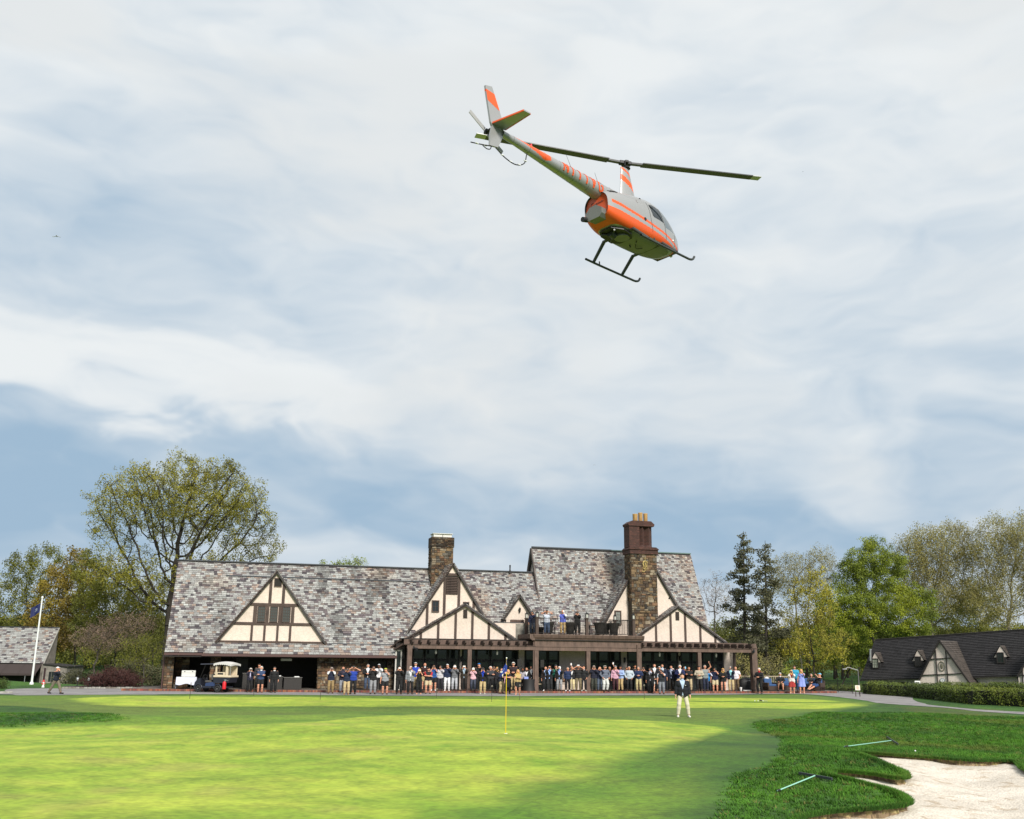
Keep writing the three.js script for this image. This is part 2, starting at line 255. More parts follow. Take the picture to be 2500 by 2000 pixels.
const ML = {
  green: grassMat(1, 11, 0.5, 0.006),
  fringe: grassMat(1, 23, 0.6, 0.012),
  rough: grassMat(1, 37, 1.0, 0.05),
  asphalt: std(0xffffff, 0.9, { map: tex(256, (u, v) => { const n = fbm(u * 64, v * 64, 3, 64, 64), m = fbm(u * 5, v * 5, 3, 5, 5); return [0.53, 0.515, 0.515].map((c) => c + (n - 0.5) * 0.16 + (m - 0.5) * 0.16); }, 1), bumpMap: roughBump, bumpScale: 0.01 }),
  sand: std(0xffffff, 0.95, { map: tex(512, (u, v) => { const n = fbm(u * 70, v * 70, 3, 70, 70), m = fbm(u * 6 + 3, v * 6, 4, 6, 6), s = sstep(0.6, 0.72, fbm(u * 14, v * 14 + 8, 4, 14, 14)); return [0.83, 0.79, 0.735].map((c, k) => c + (n - 0.5) * 0.16 + (m - 0.5) * 0.16 - s * [0.08, 0.10, 0.12][k]); }, 1), bumpMap: turfBump, bumpScale: 0.02 }),
};
{
  // far land in coarse rings, near land fine with the bunker cut out
  const nearBox = [-46, 54, -86, 2];
  const sdBox = (x, z) => Math.max(nearBox[0] - x, x - nearBox[1], nearBox[2] - z, z - nearBox[3]);
  const f1 = sheet(sdBox, -1, 6, (x, z) => relief(x, z), [-326, 334, -386, 214], 4);
  const ring = new THREE.RingGeometry(300, 4800, 64, 12); ring.rotateX(-Math.PI / 2);
  { const p = ring.attributes.position; for (let i = 0; i < p.count; i++) p.setY(i, relief(p.getX(i), p.getZ(i)) - 0.6); ring.computeVertexNormals(); const uv = ring.attributes.uv; for (let i = 0; i < p.count; i++) uv.setXY(i, p.getX(i) / 4, p.getZ(i) / 4); }
  const f2 = sheet(sdSand, -1, 0.3, relief, nearBox, 4);
  const g0 = mesh('grass_ground', paint(merge([f1, ring, f2]), cRough), ML.rough, scene, 'structure');
  const zone = (name, loop, dy, uvm, m, own, next, wide) => { const sd = sdLoop(loop); mesh(name, paint(sheet(sd, 1, 0.3, (x, z) => relief(x, z) + dy, grow(sd.box, 0.3), uvm), (x, z) => { const w = wide(x, z), d = sd(x, z), e = Math.max(sstep(-w, 0, d + (fbm(x * 0.9, z * 0.9, 2) - 0.5) * w * 0.8), sstep(-0.3 * w, 0, d)); return mix3(own(x, z), next(x, z), e); }), m, scene, 'structure'); };
  zone('fringe_turf', FRINGE, 0.004, 4, ML.fringe, cFringe, cRough, (x, z) => x > 0 ? 1.1 : 0.8);
  zone('putting_green', NEAR_GREEN, 0.0065, 5, ML.green, cGreen, cFringe, (x, z) => lerp(0.3, 1.3, sstep(-36, -24, z)));
  zone('putting_green', FAR_GREEN, 0.008, 5, ML.green, (x, z) => cGreen(x, z).map((v, k) => v * [1.1, 1.08, 1][k]), cFringe, () => 1.2);
  zone('rough_turf', DARK_ROUGH, 0.008, 4, ML.rough, cRough, cFringe, () => 0.7);
  { const bed = sdLoop(px([[163, 1681.2], [230, 1681], [300, 1681], [372, 1681.3], [402, 1681], [404, 1676], [300, 1675], [163, 1676]], 3)); mesh('planting_bed', sheet(bed, 1, 0.3, (x, z) => relief(x, z) + 0.02, grow(bed.box, 0.3), 2), std(lin(0.03, 0.022, 0.016), 1, { map: grainMap }), scene, 'structure'); }
  mesh('asphalt_path', sheet(sdLoop(PATH), 1, 0.3, (x, z) => relief(x, z) + 0.014, grow(sdLoop(PATH).box, 0.3), 3), ML.asphalt, scene, 'structure');
  mesh('bunker_sand', sheet((x, z) => sdSand(x, z) - 0.02, 1, 0.2, (x, z) => relief(x, z) - sandDrop(x, z), grow(sdSand.box, 0.4), 2.5), ML.sand, scene, 'structure');
  // the cut turf edge round the sand: soil and dead grass, ragged, with turf hanging over it
  const s = new Soup(), L = SAND, edge = []; for (let i = 0; i < L.length; i++) { const [ax, az] = L[i], [bx, bz] = L[(i + 1) % L.length], n = Math.max(1, Math.ceil(Math.hypot(bx - ax, bz - az) / 0.04)); for (let k = 0; k < n; k++) edge.push([lerp(ax, bx, k / n), lerp(az, bz, k / n)]); }
  const E = edge.map(([x, z], i) => { const [bx, bz] = edge[(i + 1) % edge.length], d = Math.hypot(bx - x, bz - z) || 1, nx = -(bz - z) / d, nz = (bx - x) / d, y = relief(x, z); return [0, 0.22, 0.45, 0.7, 1].map((t, k) => { const q = (fbm(x * 7 + k * 3.7, z * 7 + k * 1.9, 3) - 0.5) * 0.16 + (vnoise(x * 40 + k * 9, z * 40) - 0.5) * 0.035, o = 0.03 - t * 0.05 + q * (k ? 1 : 0.6); return [x - nx * o, y + 0.014 - t * 0.40 + (k ? q * 0.25 : 0), z - nz * o]; }); });
  for (let i = 0; i < E.length; i++) { const A = E[i], B = E[(i + 1) % E.length]; for (let k = 0; k < 4; k++) { const x = A[k][0], z = A[k][2], g = fbm(x * 9 + k * 5, z * 9, 3), w = vnoise(x * 55 + k * 21, z * 55), c = [0.26, 0.185, 0.11].map((v, m) => v * (0.35 + 1.5 * g * w * 1.4) + (k === 0 && g > 0.5 ? [0.05, 0.06, 0.0][m] : 0)); s.tri(A[k], A[k + 1], B[k], c); s.tri(B[k], A[k + 1], B[k + 1], c); } }
  const lip = s.geo(), m2 = std(0xffffff, 0.95, { vertexColors: true, side: THREE.DoubleSide });
  mesh('bunker_edge', lip, m2, scene, 'structure');
}
// tufts of long grass on the rough near the camera: too many to count
{
  const r = rng(77), sdF = sdLoop(FRINGE), sdD = sdLoop(DARK_ROUGH), sdP = sdLoop(PATH), blade = new Soup();
  for (let i = 0; i < 9; i++) { const a = r() * 6.28, b = 0.015 + r() * 0.05, h = 0.022 + r() * 0.034, w = 0.006 + r() * 0.004, ox = (r() - 0.5) * 0.1, oz = (r() - 0.5) * 0.1, c = Math.cos(a), s = Math.sin(a), q = [1, 1, 1]; const P = [ox - s * w, 0, oz + c * w], Q = [ox + s * w, 0, oz - c * w], T = [ox + c * b, h, oz + s * b]; blade.tri(P, Q, T, q); }
  const spots = [];
  const rows = [[1, 24, -48, -13, 110000], [-24, -6, -40, -31, 14000]];
  for (const [x0, x1, z0, z1, n] of rows) for (let i = 0; i < n; i++) {
    const x = lerp(x0, x1, r()), z = lerp(z0, z1, Math.pow(r(), 0.8)); if (Math.abs(x) > -z * 0.56 + 1) continue;
    if (x > 0 ? (sdF(x, z) < (r() - 0.75) * 0.22 || sdSand(x, z) < 0.03 || sdP(x, z) < 0.1) : sdD(x, z) > (r() - 0.6) * 0.4) continue; spots.push([x, z]);
  }
  for (let k = 0; k < 16000; k++) { const i = Math.floor(r() * SAND.length), a = SAND[i], b = SAND[(i + 1) % SAND.length], t = r(), x = lerp(a[0], b[0], t) + (r() - 0.5) * 0.12, z = lerp(a[1], b[1], t) + (r() - 0.5) * 0.12; if (sdSand(x, z) > -0.05) spots.push([x, z]); }
  const im = new THREE.InstancedMesh(blade.geo(false), std(0xffffff, 0.9, { side: THREE.DoubleSide }), spots.length), m = new THREE.Matrix4(), c = new THREE.Color();
  spots.forEach(([x, z], i) => {
    const s = 0.7 + r() * 0.7, p = fbm(x * 0.8, z * 0.8, 3); m.compose(V3(x, relief(x, z), z), new THREE.Quaternion().setFromEuler(new THREE.Euler(0, r() * 6.28, 0)), V3(s, s * (0.7 + p * 0.7), s)); im.setMatrixAt(i, m);
    const q = cRough(x, z), t = 0.9 + r() * 0.6, dry = r() < 0.04; im.setColorAt(i, dry ? c.setRGB(0.16, 0.15, 0.035) : c.setRGB(q[0] * t * 1.15, q[1] * t * 1.15, q[2] * t));
  });
  im.name = 'rough_grass'; im.castShadow = im.receiveShadow = true; im.userData.kind = 'stuff'; tag(im, 'long dark green rough grass round the sand bunker'); scene.add(im);
}
// ---------------------------------------------------------------- terrace: a low platform edged with brick
const TY = 0.13;
const TERRACE = [[-24.5, -64.7], [-20.3, -65.0], [-12.1, -65.9], [-7, -66.9], [-1.4, -68.3], [5.1, -70.1], [13.1, -72.35], [19, -74.3], [24.6, -76.6]];
function terraceZ(x) { let i = 0; while (i < TERRACE.length - 2 && x > TERRACE[i + 1][0]) i++; const [a, b] = TERRACE[i], [c, d] = TERRACE[i + 1]; return b + (d - b) * (x - a) / (c - a); }
{
  const top = new Soup(), wh = [1, 1, 1], T = TERRACE;
  const up = (x, z) => [x, TY, z], uvm = (x, z) => [x / 2, z / 2];
  const back = (i) => [T[i][0] + 0.3, T[i][1] - (i >= T.length - 1 ? 4.5 : 12)];
  for (let i = 0; i + 1 < T.length; i++) {
    const [a, b] = T[i], [c, d] = T[i + 1], [e, f] = back(i), [g, h] = back(i + 1);
    top.tri(up(a, b), up(c, d), up(g, h), wh, uvm(a, b), uvm(c, d), uvm(g, h)); top.tri(up(a, b), up(g, h), up(e, f), wh, uvm(a, b), uvm(g, h), uvm(e, f));
    top.tri([a, -0.2, b], [c, -0.2, d], up(c, d), wh); top.tri([a, -0.2, b], up(c, d), up(a, b), wh);
  }
  { const [a, b] = T[T.length - 1], [e, f] = back(T.length - 1); top.tri([a, -0.2, b], [e, -0.2, f], up(e, f), wh); top.tri([a, -0.2, b], up(e, f), up(a, b), wh); }
  const terrace = mesh('terrace', top.geo(false), std(lin(0.2, 0.17, 0.15), 0.9, { map: grainMap }), scene, 'structure');
  // a soldier course of bricks along the front edge, each with its joint: under 4 pixels, so joined
  const r = rng(31), s = new Soup(); const cols = [[0.20, 0.07, 0.045], [0.24, 0.085, 0.05], [0.16, 0.06, 0.045], [0.27, 0.11, 0.07], [0.13, 0.055, 0.045]];
  for (let i = 0; i + 1 < T.length; i++) {
    const a = V3(T[i][0], 0, T[i][1]), b = V3(T[i + 1][0], 0, T[i + 1][1]), L = a.distanceTo(b), n = Math.round(L / 0.105), d = b.clone().sub(a).normalize(), o = V3(-d.z, 0, d.x);
    for (let k = 0; k < n; k++) {
      const c = cols[Math.floor(r() * 5)].map((v) => v * (0.8 + r() * 0.4)), p0 = a.clone().addScaledVector(d, (k + 0.05) * L / n), p1 = a.clone().addScaledVector(d, (k + 0.95) * L / n), w = 0.045 + r() * 0.008, y1 = TY + 0.012 + r() * 0.006, y0 = -0.03;
      const F = (p, y, z) => [p.x + o.x * z, y, p.z + o.z * z];
      s.tri(F(p0, y0, w), F(p1, y0, w), F(p1, y1, w), c); s.tri(F(p0, y0, w), F(p1, y1, w), F(p0, y1, w), c);
      s.tri(F(p0, y1, w), F(p1, y1, w), F(p1, y1, -0.18), c); s.tri(F(p0, y1, w), F(p1, y1, -0.18), F(p0, y1, -0.18), c);
      s.tri(F(p1, y0, w), F(p1, y0, 0), F(p1, y1, w), c); s.tri(F(p0, y0, w), F(p0, y1, w), F(p0, y0, 0), c);
    }
  }
  mesh('brick', s.geo(), std(0xffffff, 0.85, { vertexColors: true }), terrace, 'stuff');
}
// ---------------------------------------------------------------- frames of the buildings: local x along the front, local z towards the camera (w = -z is depth)
function frame(origin, turn) {
  const u = V3(Math.cos(turn), 0, -Math.sin(turn)), n = V3(Math.sin(turn), 0, Math.cos(turn)), o = V3(...origin);
  return (px, py, w = 0) => { const p = onPlane(px, py, n, n.dot(o) - w).sub(o); return [p.dot(u), p.y]; };
}
const CLUB_O = [0, 0, -69.2], CLUB_T = 0.272, U = frame(CLUB_O, CLUB_T);
const clubWorld = (x, y, w) => V3(CLUB_O[0] + x * Math.cos(CLUB_T) - w * Math.sin(CLUB_T), y, CLUB_O[2] - x * Math.sin(CLUB_T) - w * Math.cos(CLUB_T));
// pieces (slates, stones): collected, the 300 largest become parts of their own, the rest one part
class Pieces {
  constructor(thing, name, mats, vmat) { Object.assign(this, { thing, name, mats, vmat, list: [] }); }
  add(parent, soup, size, tone) { this.list.push({ parent, soup, size, tone }); }
  done(most = 300) {
    this.list.sort((a, b) => b.size - a.size);
    const rest = new Soup();
    this.list.forEach((q, i) => { if (i < most) mesh(this.name, q.soup.geo(false), this.mats[q.tone], q.parent); else { for (const v of q.soup.p) rest.p.push(v); for (const v of q.soup.c) rest.c.push(v); for (const v of q.soup.u) rest.u.push(v); } });
    if (rest.p.length) mesh(this.name, rest.geo(), this.vmat, this.thing, 'stuff');
  }
}
function clipConvex(poly, conv) {                              // Sutherland-Hodgman, conv counter-clockwise
  let out = poly;
  for (let i = 0; i < conv.length && out.length; i++) {
    const [ax, ay] = conv[i], [bx, by] = conv[(i + 1) % conv.length], side = (p) => (bx - ax) * (p[1] - ay) - (by - ay) * (p[0] - ax), inp = out; out = [];
    for (let k = 0; k < inp.length; k++) { const p = inp[k], q = inp[(k + 1) % inp.length], sp = side(p), sq = side(q); if (sp >= 0) out.push(p); if ((sp >= 0) !== (sq >= 0)) { const t = sp / (sp - sq); out.push([lerp(p[0], q[0], t), lerp(p[1], q[1], t)]); } }
  }
  return out;
}
const SLATE = [[0.46, 0.462, 0.45], [0.385, 0.378, 0.37], [0.53, 0.53, 0.51], [0.195, 0.160, 0.170], [0.105, 0.092, 0.104], [0.42, 0.325, 0.275], [0.265, 0.222, 0.205], [0.36, 0.338, 0.325]];
const SLATE_P = [0.24, 0.44, 0.55, 0.68, 0.78, 0.85, 0.93, 1];
const slateGrain = tex(128, (u, v) => 0.84 + (fbm(u * 12, v * 12, 3, 12, 12) - 0.5) * 0.4, 2);
const slateMats = SLATE.map((c) => std(lin(...c), 0.62, { map: slateGrain })), slateV = std(0xffffff, 0.62, { vertexColors: true, map: slateGrain });
// a pitched plane with slates: o = a corner at the eave, eu along the eave, ev up the slope, poly in (u, v) counter-clockwise
function slateRoof(group, P, o, eu, ev, poly, { exp = 0.18, width = [0.2, 0.38], seed = 1, rank = 1, stain = null, pal = null } = {}) {
  const n = new THREE.Vector3().crossVectors(eu, ev).normalize(), r = rng(seed);
  const at = (u, v, h) => { const p = o.clone().addScaledVector(eu, u).addScaledVector(ev, v).addScaledVector(n, h); return [p.x, p.y, p.z]; };
  const under = new Soup(), g = poly.map(([u, v]) => at(u, v, 0)), b = poly.map(([u, v]) => at(u, v, -0.12));
  for (let k = 1; k + 1 < g.length; k++) { under.tri(g[0], g[k], g[k + 1], [1, 1, 1]); under.tri(b[0], b[k + 1], b[k], [1, 1, 1]); }
  for (let k = 0; k < g.length; k++) { const j = (k + 1) % g.length; under.tri(b[k], b[j], g[j], [1, 1, 1]); under.tri(b[k], g[j], g[k], [1, 1, 1]); }
  const roof = mesh('roof', under.geo(false), M.under, group);
  const vs = poly.map((p) => p[1]), us = poly.map((p) => p[0]), v1 = Math.max(...vs), u0 = Math.min(...us), u1 = Math.max(...us);
  for (let k = 0, v = Math.min(...vs); v < v1; k++, v += exp) {
    let u = u0 - r() * 0.3;
    while (u < u1) {
      const w = lerp(width[0], width[1], r()), q = r(), pick = (pal || SLATE_P).findIndex((t) => q <= t);
      const gap = 0.006, ragged = r() * 0.012;
      const piece = clipConvex([[u + gap, v - ragged], [u + w - gap, v - ragged], [u + w - gap, v + exp + 0.004], [u + gap, v + exp + 0.004]], poly);
      if (piece.length > 2) {
        let tone = pick, c = SLATE[tone]; const cu = u + w / 2, cv = v + exp / 2, st = stain ? stain(cu, cv) : 0, f = (0.86 + r() * 0.28) * (1 - 0.72 * st);
        const warm = clamp((fbm(cu * 0.35 + seed * 7, cv * 0.35, 2) - 0.56) * 4); c = [c[0] * f * (1 + 0.06 * warm), c[1] * f * (1 - 0.08 * warm), c[2] * f * (1 - 0.18 * warm)];
        const s = new Soup(), lift = 0.012 + r() * 0.012, H = (p) => lerp(0.026 + lift, 0.008, clamp((p[1] - v) / exp));
        const A = piece.map((p) => at(p[0], p[1], H(p))), B = piece.map((p) => at(p[0], p[1], 0.001));
        const uv = piece.map((p) => [p[0] + tone * 0.37 + k * 0.21, p[1] + q]);
        for (let i = 1; i + 1 < A.length; i++) s.tri(A[0], A[i], A[i + 1], c, uv[0], uv[i], uv[i + 1]);
        for (let i = 0; i < A.length; i++) { const j = (i + 1) % A.length; if (i === 2 && A.length === 4) continue; s.tri(B[i], B[j], A[j], c, uv[i], uv[j], uv[j]); s.tri(B[i], A[j], A[i], c, uv[i], uv[j], uv[i]); }
        if (st > 0.35) tone = 4;
        P.add(roof, s, rank * 100 - v * rank * 3 + w * 4 + (st > 0.2 && st <= 0.35 ? -99 : 0), tone);
      }
      u += w;
    }
  }
  return roof;
}
const STONE = [[0.23, 0.145, 0.075], [0.30, 0.20, 0.11], [0.15, 0.095, 0.055], [0.36, 0.29, 0.205], [0.19, 0.165, 0.135], [0.105, 0.07, 0.05], [0.27, 0.15, 0.085]];
const stoneMats = STONE.map((c) => std(lin(...c), 0.9, { map: grainMap, bumpMap: roughBump, bumpScale: 0.02 })), stoneV = std(0xffffff, 0.9, { vertexColors: true, map: grainMap });
// rubble masonry on a rectangle: o its low corner, eu / ev its sides, n outwards
function stones(P, parent, o, eu, n, wide, high, { seed = 1, row = [0.10, 0.24], len = [0.16, 0.55], rank = 1, dark = 1, taper = 0 } = {}) {
  const r = rng(seed), ev = V3(0, 1, 0), at = (u, v, h) => { const k = 1 - taper * v / high, p = o.clone().addScaledVector(eu, wide / 2 + (u - wide / 2) * k).addScaledVector(ev, v).addScaledVector(n, h); return [p.x, p.y, p.z]; };
  for (let v = 0; v < high - 0.03;) {
    let h = Math.min(lerp(row[0], row[1], r()), high - v); if (high - v - h < 0.07) h = high - v;
    for (let u = 0; u < wide - 0.03;) {
      let w = Math.min(lerp(len[0], len[1], r() * r()), wide - u); if (wide - u - w < 0.09) w = wide - u;
      const split = h > 0.19 && r() < 0.35 ? [[0, h * 0.48], [h * 0.48, h]] : [[0, h]];
      for (const [a, b] of split) {
        const t = Math.floor(r() * STONE.length), f = (0.5 + r() * 0.95) * dark, c = STONE[t].map((x) => x * f), j = 0.010, k = 0.018 + r() * 0.012, d = 0.02 + r() * 0.05, s = new Soup();
        const u0 = u + j, u1 = u + w - j, v0 = v + a + j * 0.8, v1 = v + b - j * 0.8, q = () => (r() - 0.5) * 0.022;
        const base = [[u0, v0], [u1, v0], [u1, v1], [u0, v1]].map(([x, y]) => at(x, y, -0.01));
        const mid = [[u0 + q(), v0 + q()], [u1 + q(), v0 + q()], [u1 + q(), v1 + q()], [u0 + q(), v1 + q()]], M2 = mid.map(([x, y]) => at(x, y, d * 0.65)), face = [[mid[0][0] + k, mid[0][1] + k], [mid[1][0] - k, mid[1][1] + k], [mid[2][0] - k, mid[2][1] - k], [mid[3][0] + k, mid[3][1] - k]].map(([x, y]) => at(x, y, d + q() * 0.5));
        const uv = [[u0, v0], [u1, v0], [u1, v1], [u0, v1]];
        for (const [X, Y] of [[base, M2], [M2, face]]) for (let i = 0; i < 4; i++) { const z = (i + 1) % 4; s.tri(X[i], X[z], Y[z], c, uv[i], uv[z], uv[z]); s.tri(X[i], Y[z], Y[i], c, uv[i], uv[z], uv[i]); }
        s.tri(face[0], face[1], face[2], c, uv[0], uv[1], uv[2]); s.tri(face[0], face[2], face[3], c, uv[0], uv[2], uv[3]);
        P.add(parent, s, rank * (w * (b - a) * 100), t);
      }
      u += w;
    }
    v += h;
  }
}
// a window that stands in a wall at depth w: frame bars and panes
function windowIn(parent, x0, x1, y0, y1, z, { nx = 1, ny = 1, bar: bw = 0.06, frameMat = M.timber, pane = M.glass, name = 'window' } = {}) {
  const f = mesh('frame', [box(x0, x0 + bw, y0, y1, z - 0.05, z + 0.05), box(x1 - bw, x1, y0, y1, z - 0.05, z + 0.05), box(x0 + bw, x1 - bw, y0, y0 + bw, z - 0.05, z + 0.05), box(x0 + bw, x1 - bw, y1 - bw, y1, z - 0.05, z + 0.05)], frameMat, parent); f.name = name;
  const W = (x1 - x0 - 2 * bw) / nx, H = (y1 - y0 - 2 * bw) / ny, m = 0.022;
  for (let i = 0; i < nx; i++) for (let j = 0; j < ny; j++) mesh('pane', box(x0 + bw + i * W + (i ? m / 2 : 0), x0 + bw + (i + 1) * W - (i < nx - 1 ? m / 2 : 0), y0 + bw + j * H + (j ? m / 2 : 0), y0 + bw + (j + 1) * H - (j < ny - 1 ? m / 2 : 0), z - 0.015, z + 0.005), pane, f);
  const bars = []; for (let i = 1; i < nx; i++) bars.push(box(x0 + bw + i * W - m / 2, x0 + bw + i * W + m / 2, y0 + bw, y1 - bw, z - 0.02, z + 0.02)); for (let j = 1; j < ny; j++) bars.push(box(x0 + bw, x1 - bw, y0 + bw + j * H - m / 2, y0 + bw + j * H + m / 2, z - 0.018, z + 0.018));
  if (bars.length) mesh('glazing_bar', bars, frameMat, f);
  return f;
}
const seg = (a, b, w, z0, z1) => { const d = [b[0] - a[0], b[1] - a[1]], l = Math.hypot(...d), n = [-d[1] / l * w / 2, d[0] / l * w / 2]; return prism([[a[0] + n[0], a[1] + n[1]], [b[0] + n[0], b[1] + n[1]], [b[0] - n[0], b[1] - n[1]], [a[0] - n[0], a[1] - n[1]]], z0, z1); };

// ---------------------------------------------------------------- the clubhouse
const club = thing('clubhouse', 'long half-timbered clubhouse with slate roofs, stone chimneys and cream gables', 'building', CLUB_O, CLUB_T);
const slates = new Pieces(club, 'slate', slateMats, slateV), rubble = new Pieces(club, 'stone', stoneMats, stoneV);
const X = V3(1, 0, 0), pt = (x, y, w) => V3(x, y, -w);
const slope = (w0, y0, w1, y1) => { const v = V3(0, y1 - y0, -(w1 - w0)); const L = v.length(); return [v.normalize(), L]; };
const AX0 = -22.4, A = { w0: 1.7, y0: 2.41, w1: 6.2, y1: 8.62 };
const roofA = (w) => A.y0 + (A.y1 - A.y0) * (w - A.w0) / (A.w1 - A.w0);
{
  const [ev, L] = slope(A.w0, A.y0, A.w1, A.y1);
  const stainA = (u, v) => { const s = sstep(1.0, 0.2, Math.abs(u - 3.3 + v * 0.06)) * sstep(6.2, 1.0, v) * sstep(0.35, 0.62, fbm(u * 1.2, v * 0.8 + 4, 3) + 0.12) + 0.6 * sstep(0.62, 0.74, fbm(u * 0.9 + 20, v * 0.35, 3)); return clamp(s); };
  slateRoof(club, slates, pt(AX0, A.y0, A.w0), X, ev, [[0, 0], [14.9, 0], [16.4, 1.6], [16.4, L], [0.1, L]], { exp: 0.17, width: [0.19, 0.35], seed: 3, rank: 1, stain: stainA });
  slateRoof(club, slates, pt(-7.0, roofA(3.2), 3.2), X, ev, [[0, 0], [10.7, 0], [10.7, L * (A.w1 - 3.2) / (A.w1 - A.w0)], [0, L * (A.w1 - 3.2) / (A.w1 - A.w0)]], { exp: 0.15, width: [0.17, 0.32], seed: 4, rank: 0.2 });
  const back = slope(A.w1 * 2 - A.w0, A.y0, A.w1, A.y1)[0];
  slateRoof(club, slates, pt(3.7, A.y0, A.w1 * 2 - A.w0), X.clone().negate(), back, [[0, 0], [26.1, 0], [26.1, L], [0, L]], { exp: 0.4, width: [0.5, 0.7], seed: 5, rank: 0.01 });
  mesh('ridge_cap', bar([AX0 + 0.02, A.y1 + 0.05, -A.w1], [3.7, A.y1 + 0.05, -A.w1], 0.26, 0.07), M.lead, club);
  // a shallow step with a dark flashing across the upper roof
  const wf = 5.45, f0 = U(552, 1401, wf)[0]; mesh('flashing', bar([f0, roofA(wf) + 0.06, -wf + 0.04], [-4.5, roofA(wf) + 0.06, -wf + 0.04], 0.09, 0.07), M.lead, club);
  // apron over the open bays: a lower pitch at the eave
  const [e2, L2] = slope(1.28, 2.36, 2.06, 3.04);
  slateRoof(club, slates, pt(-20.05, 2.36, 1.28), X, e2, [[0, 0], [12.5, 0], [12.5, L2], [0.62, L2]], { exp: 0.235, width: [0.26, 0.42], seed: 6, rank: 3, pal: [0.16, 0.34, 0.48, 0.56, 0.62, 0.80, 0.88, 1] });
  mesh('flashing', bar([-12.0, 3.10, -2.07], [-7.55, 3.10, -2.07], 0.06, 0.05), M.lead, club);
  mesh('gutter', [box(-20.1, -7.5, 2.20, 2.36, -1.32, -1.18), box(AX0 - 0.02, -20.1, 2.24, 2.39, -1.74, -1.62)], M.gutter, club);
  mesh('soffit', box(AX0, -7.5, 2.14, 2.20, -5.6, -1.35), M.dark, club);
  // left end wall and back wall
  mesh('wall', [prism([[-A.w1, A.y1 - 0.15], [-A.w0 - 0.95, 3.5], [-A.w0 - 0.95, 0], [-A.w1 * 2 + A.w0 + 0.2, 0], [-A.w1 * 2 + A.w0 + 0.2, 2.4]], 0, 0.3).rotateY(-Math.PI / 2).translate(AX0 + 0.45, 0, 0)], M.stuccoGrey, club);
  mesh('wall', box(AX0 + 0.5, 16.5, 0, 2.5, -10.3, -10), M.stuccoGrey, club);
}
// the open bays below: stone piers, a stone wall, dark rooms behind
{
  const w = 2.3, z = -w;
  const core = (x0, x1, y1 = 2.2, d = 0.5, dk = 1) => { const m = mesh('wall', box(x0, x1, 0, y1, z - d, z), std(lin(0.10, 0.08, 0.055), 0.95, { map: grainMap }), club); return m; };
  const p1 = core(-22.36, -21.8), p2 = core(-19.55, -18.94), sw = core(-12.6, -9.25), sw2 = core(-7.95, -7.55), lint = mesh('wall', box(-9.25, -7.95, 2.0, 2.2, z - 0.5, z), M.dark, club);
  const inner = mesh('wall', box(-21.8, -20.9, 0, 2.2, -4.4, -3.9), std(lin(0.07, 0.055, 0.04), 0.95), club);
  stones(rubble, p1, pt(-22.36, 0.02, w), X, V3(0, 0, 1), 0.56, 2.16, { seed: 11, rank: 2 });
  stones(rubble, p2, pt(-19.55, 0.02, w), X, V3(0, 0, 1), 0.61, 2.16, { seed: 12, rank: 2 });
  stones(rubble, p2, pt(-18.94, 0.02, w), V3(0, 0, -1), V3(1, 0, 0), 0.5, 2.16, { seed: 17 });
  stones(rubble, sw, pt(-12.6, 0.02, w), X, V3(0, 0, 1), 3.35, 2.16, { seed: 13, rank: 1.6 });
  stones(rubble, sw, pt(-12.6, 0.02, w + 0.5), V3(0, 0, 1), V3(-1, 0, 0), 0.5, 2.16, { seed: 18 });
  stones(rubble, sw2, pt(-7.95, 0.02, w), X, V3(0, 0, 1), 0.4, 2.16, { seed: 14 });
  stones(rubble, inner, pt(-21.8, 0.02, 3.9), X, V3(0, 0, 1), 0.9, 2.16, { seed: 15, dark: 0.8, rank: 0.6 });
  mesh('downpipe', rod([-22.42, 0.1, z + 0.09], [-22.42, 2.25, z + 0.09], 0.045), M.gutter, club);
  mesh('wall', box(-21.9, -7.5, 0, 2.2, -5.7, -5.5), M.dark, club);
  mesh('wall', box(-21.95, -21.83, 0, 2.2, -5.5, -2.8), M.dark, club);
  const dr = mesh('door', box(-9.2, -8.0, 0.05, 2.0, z - 0.4, z - 0.34), std(lin(0.018, 0.015, 0.013), 0.6), club); mesh('handle', box(-8.2, -8.16, 0.95, 1.1, z - 0.34, z - 0.28), M.brass, dr);
  const d2 = mesh('door', [box(-17.9, -17.1, 0.02, 2.05, -5.5, -5.42)], std(lin(0.03, 0.03, 0.028), 0.5), club); mesh('handle', box(-17.2, -17.16, 0.95, 1.1, -5.42, -5.36), M.brass, d2);
  windowIn(club, -18.6, -18.05, 1.0, 1.9, -5.45, { nx: 2, ny: 2, pane: M.paneDim });
  mesh('door_frame', [box(-9.35, -9.22, 0, 2.05, z - 0.3, z + 0.03), box(-7.98, -7.85, 0, 2.05, z - 0.3, z + 0.03)], M.timber, club);
  // a white sign box hung in the wide bay
  mesh('lamp_housing', box(...[U(686, 1605, 3)[0], U(713, 1605, 3)[0]], 1.93, 2.08, -3.1, -2.95), std(lin(0.55, 0.55, 0.52), 0.4), club);
}
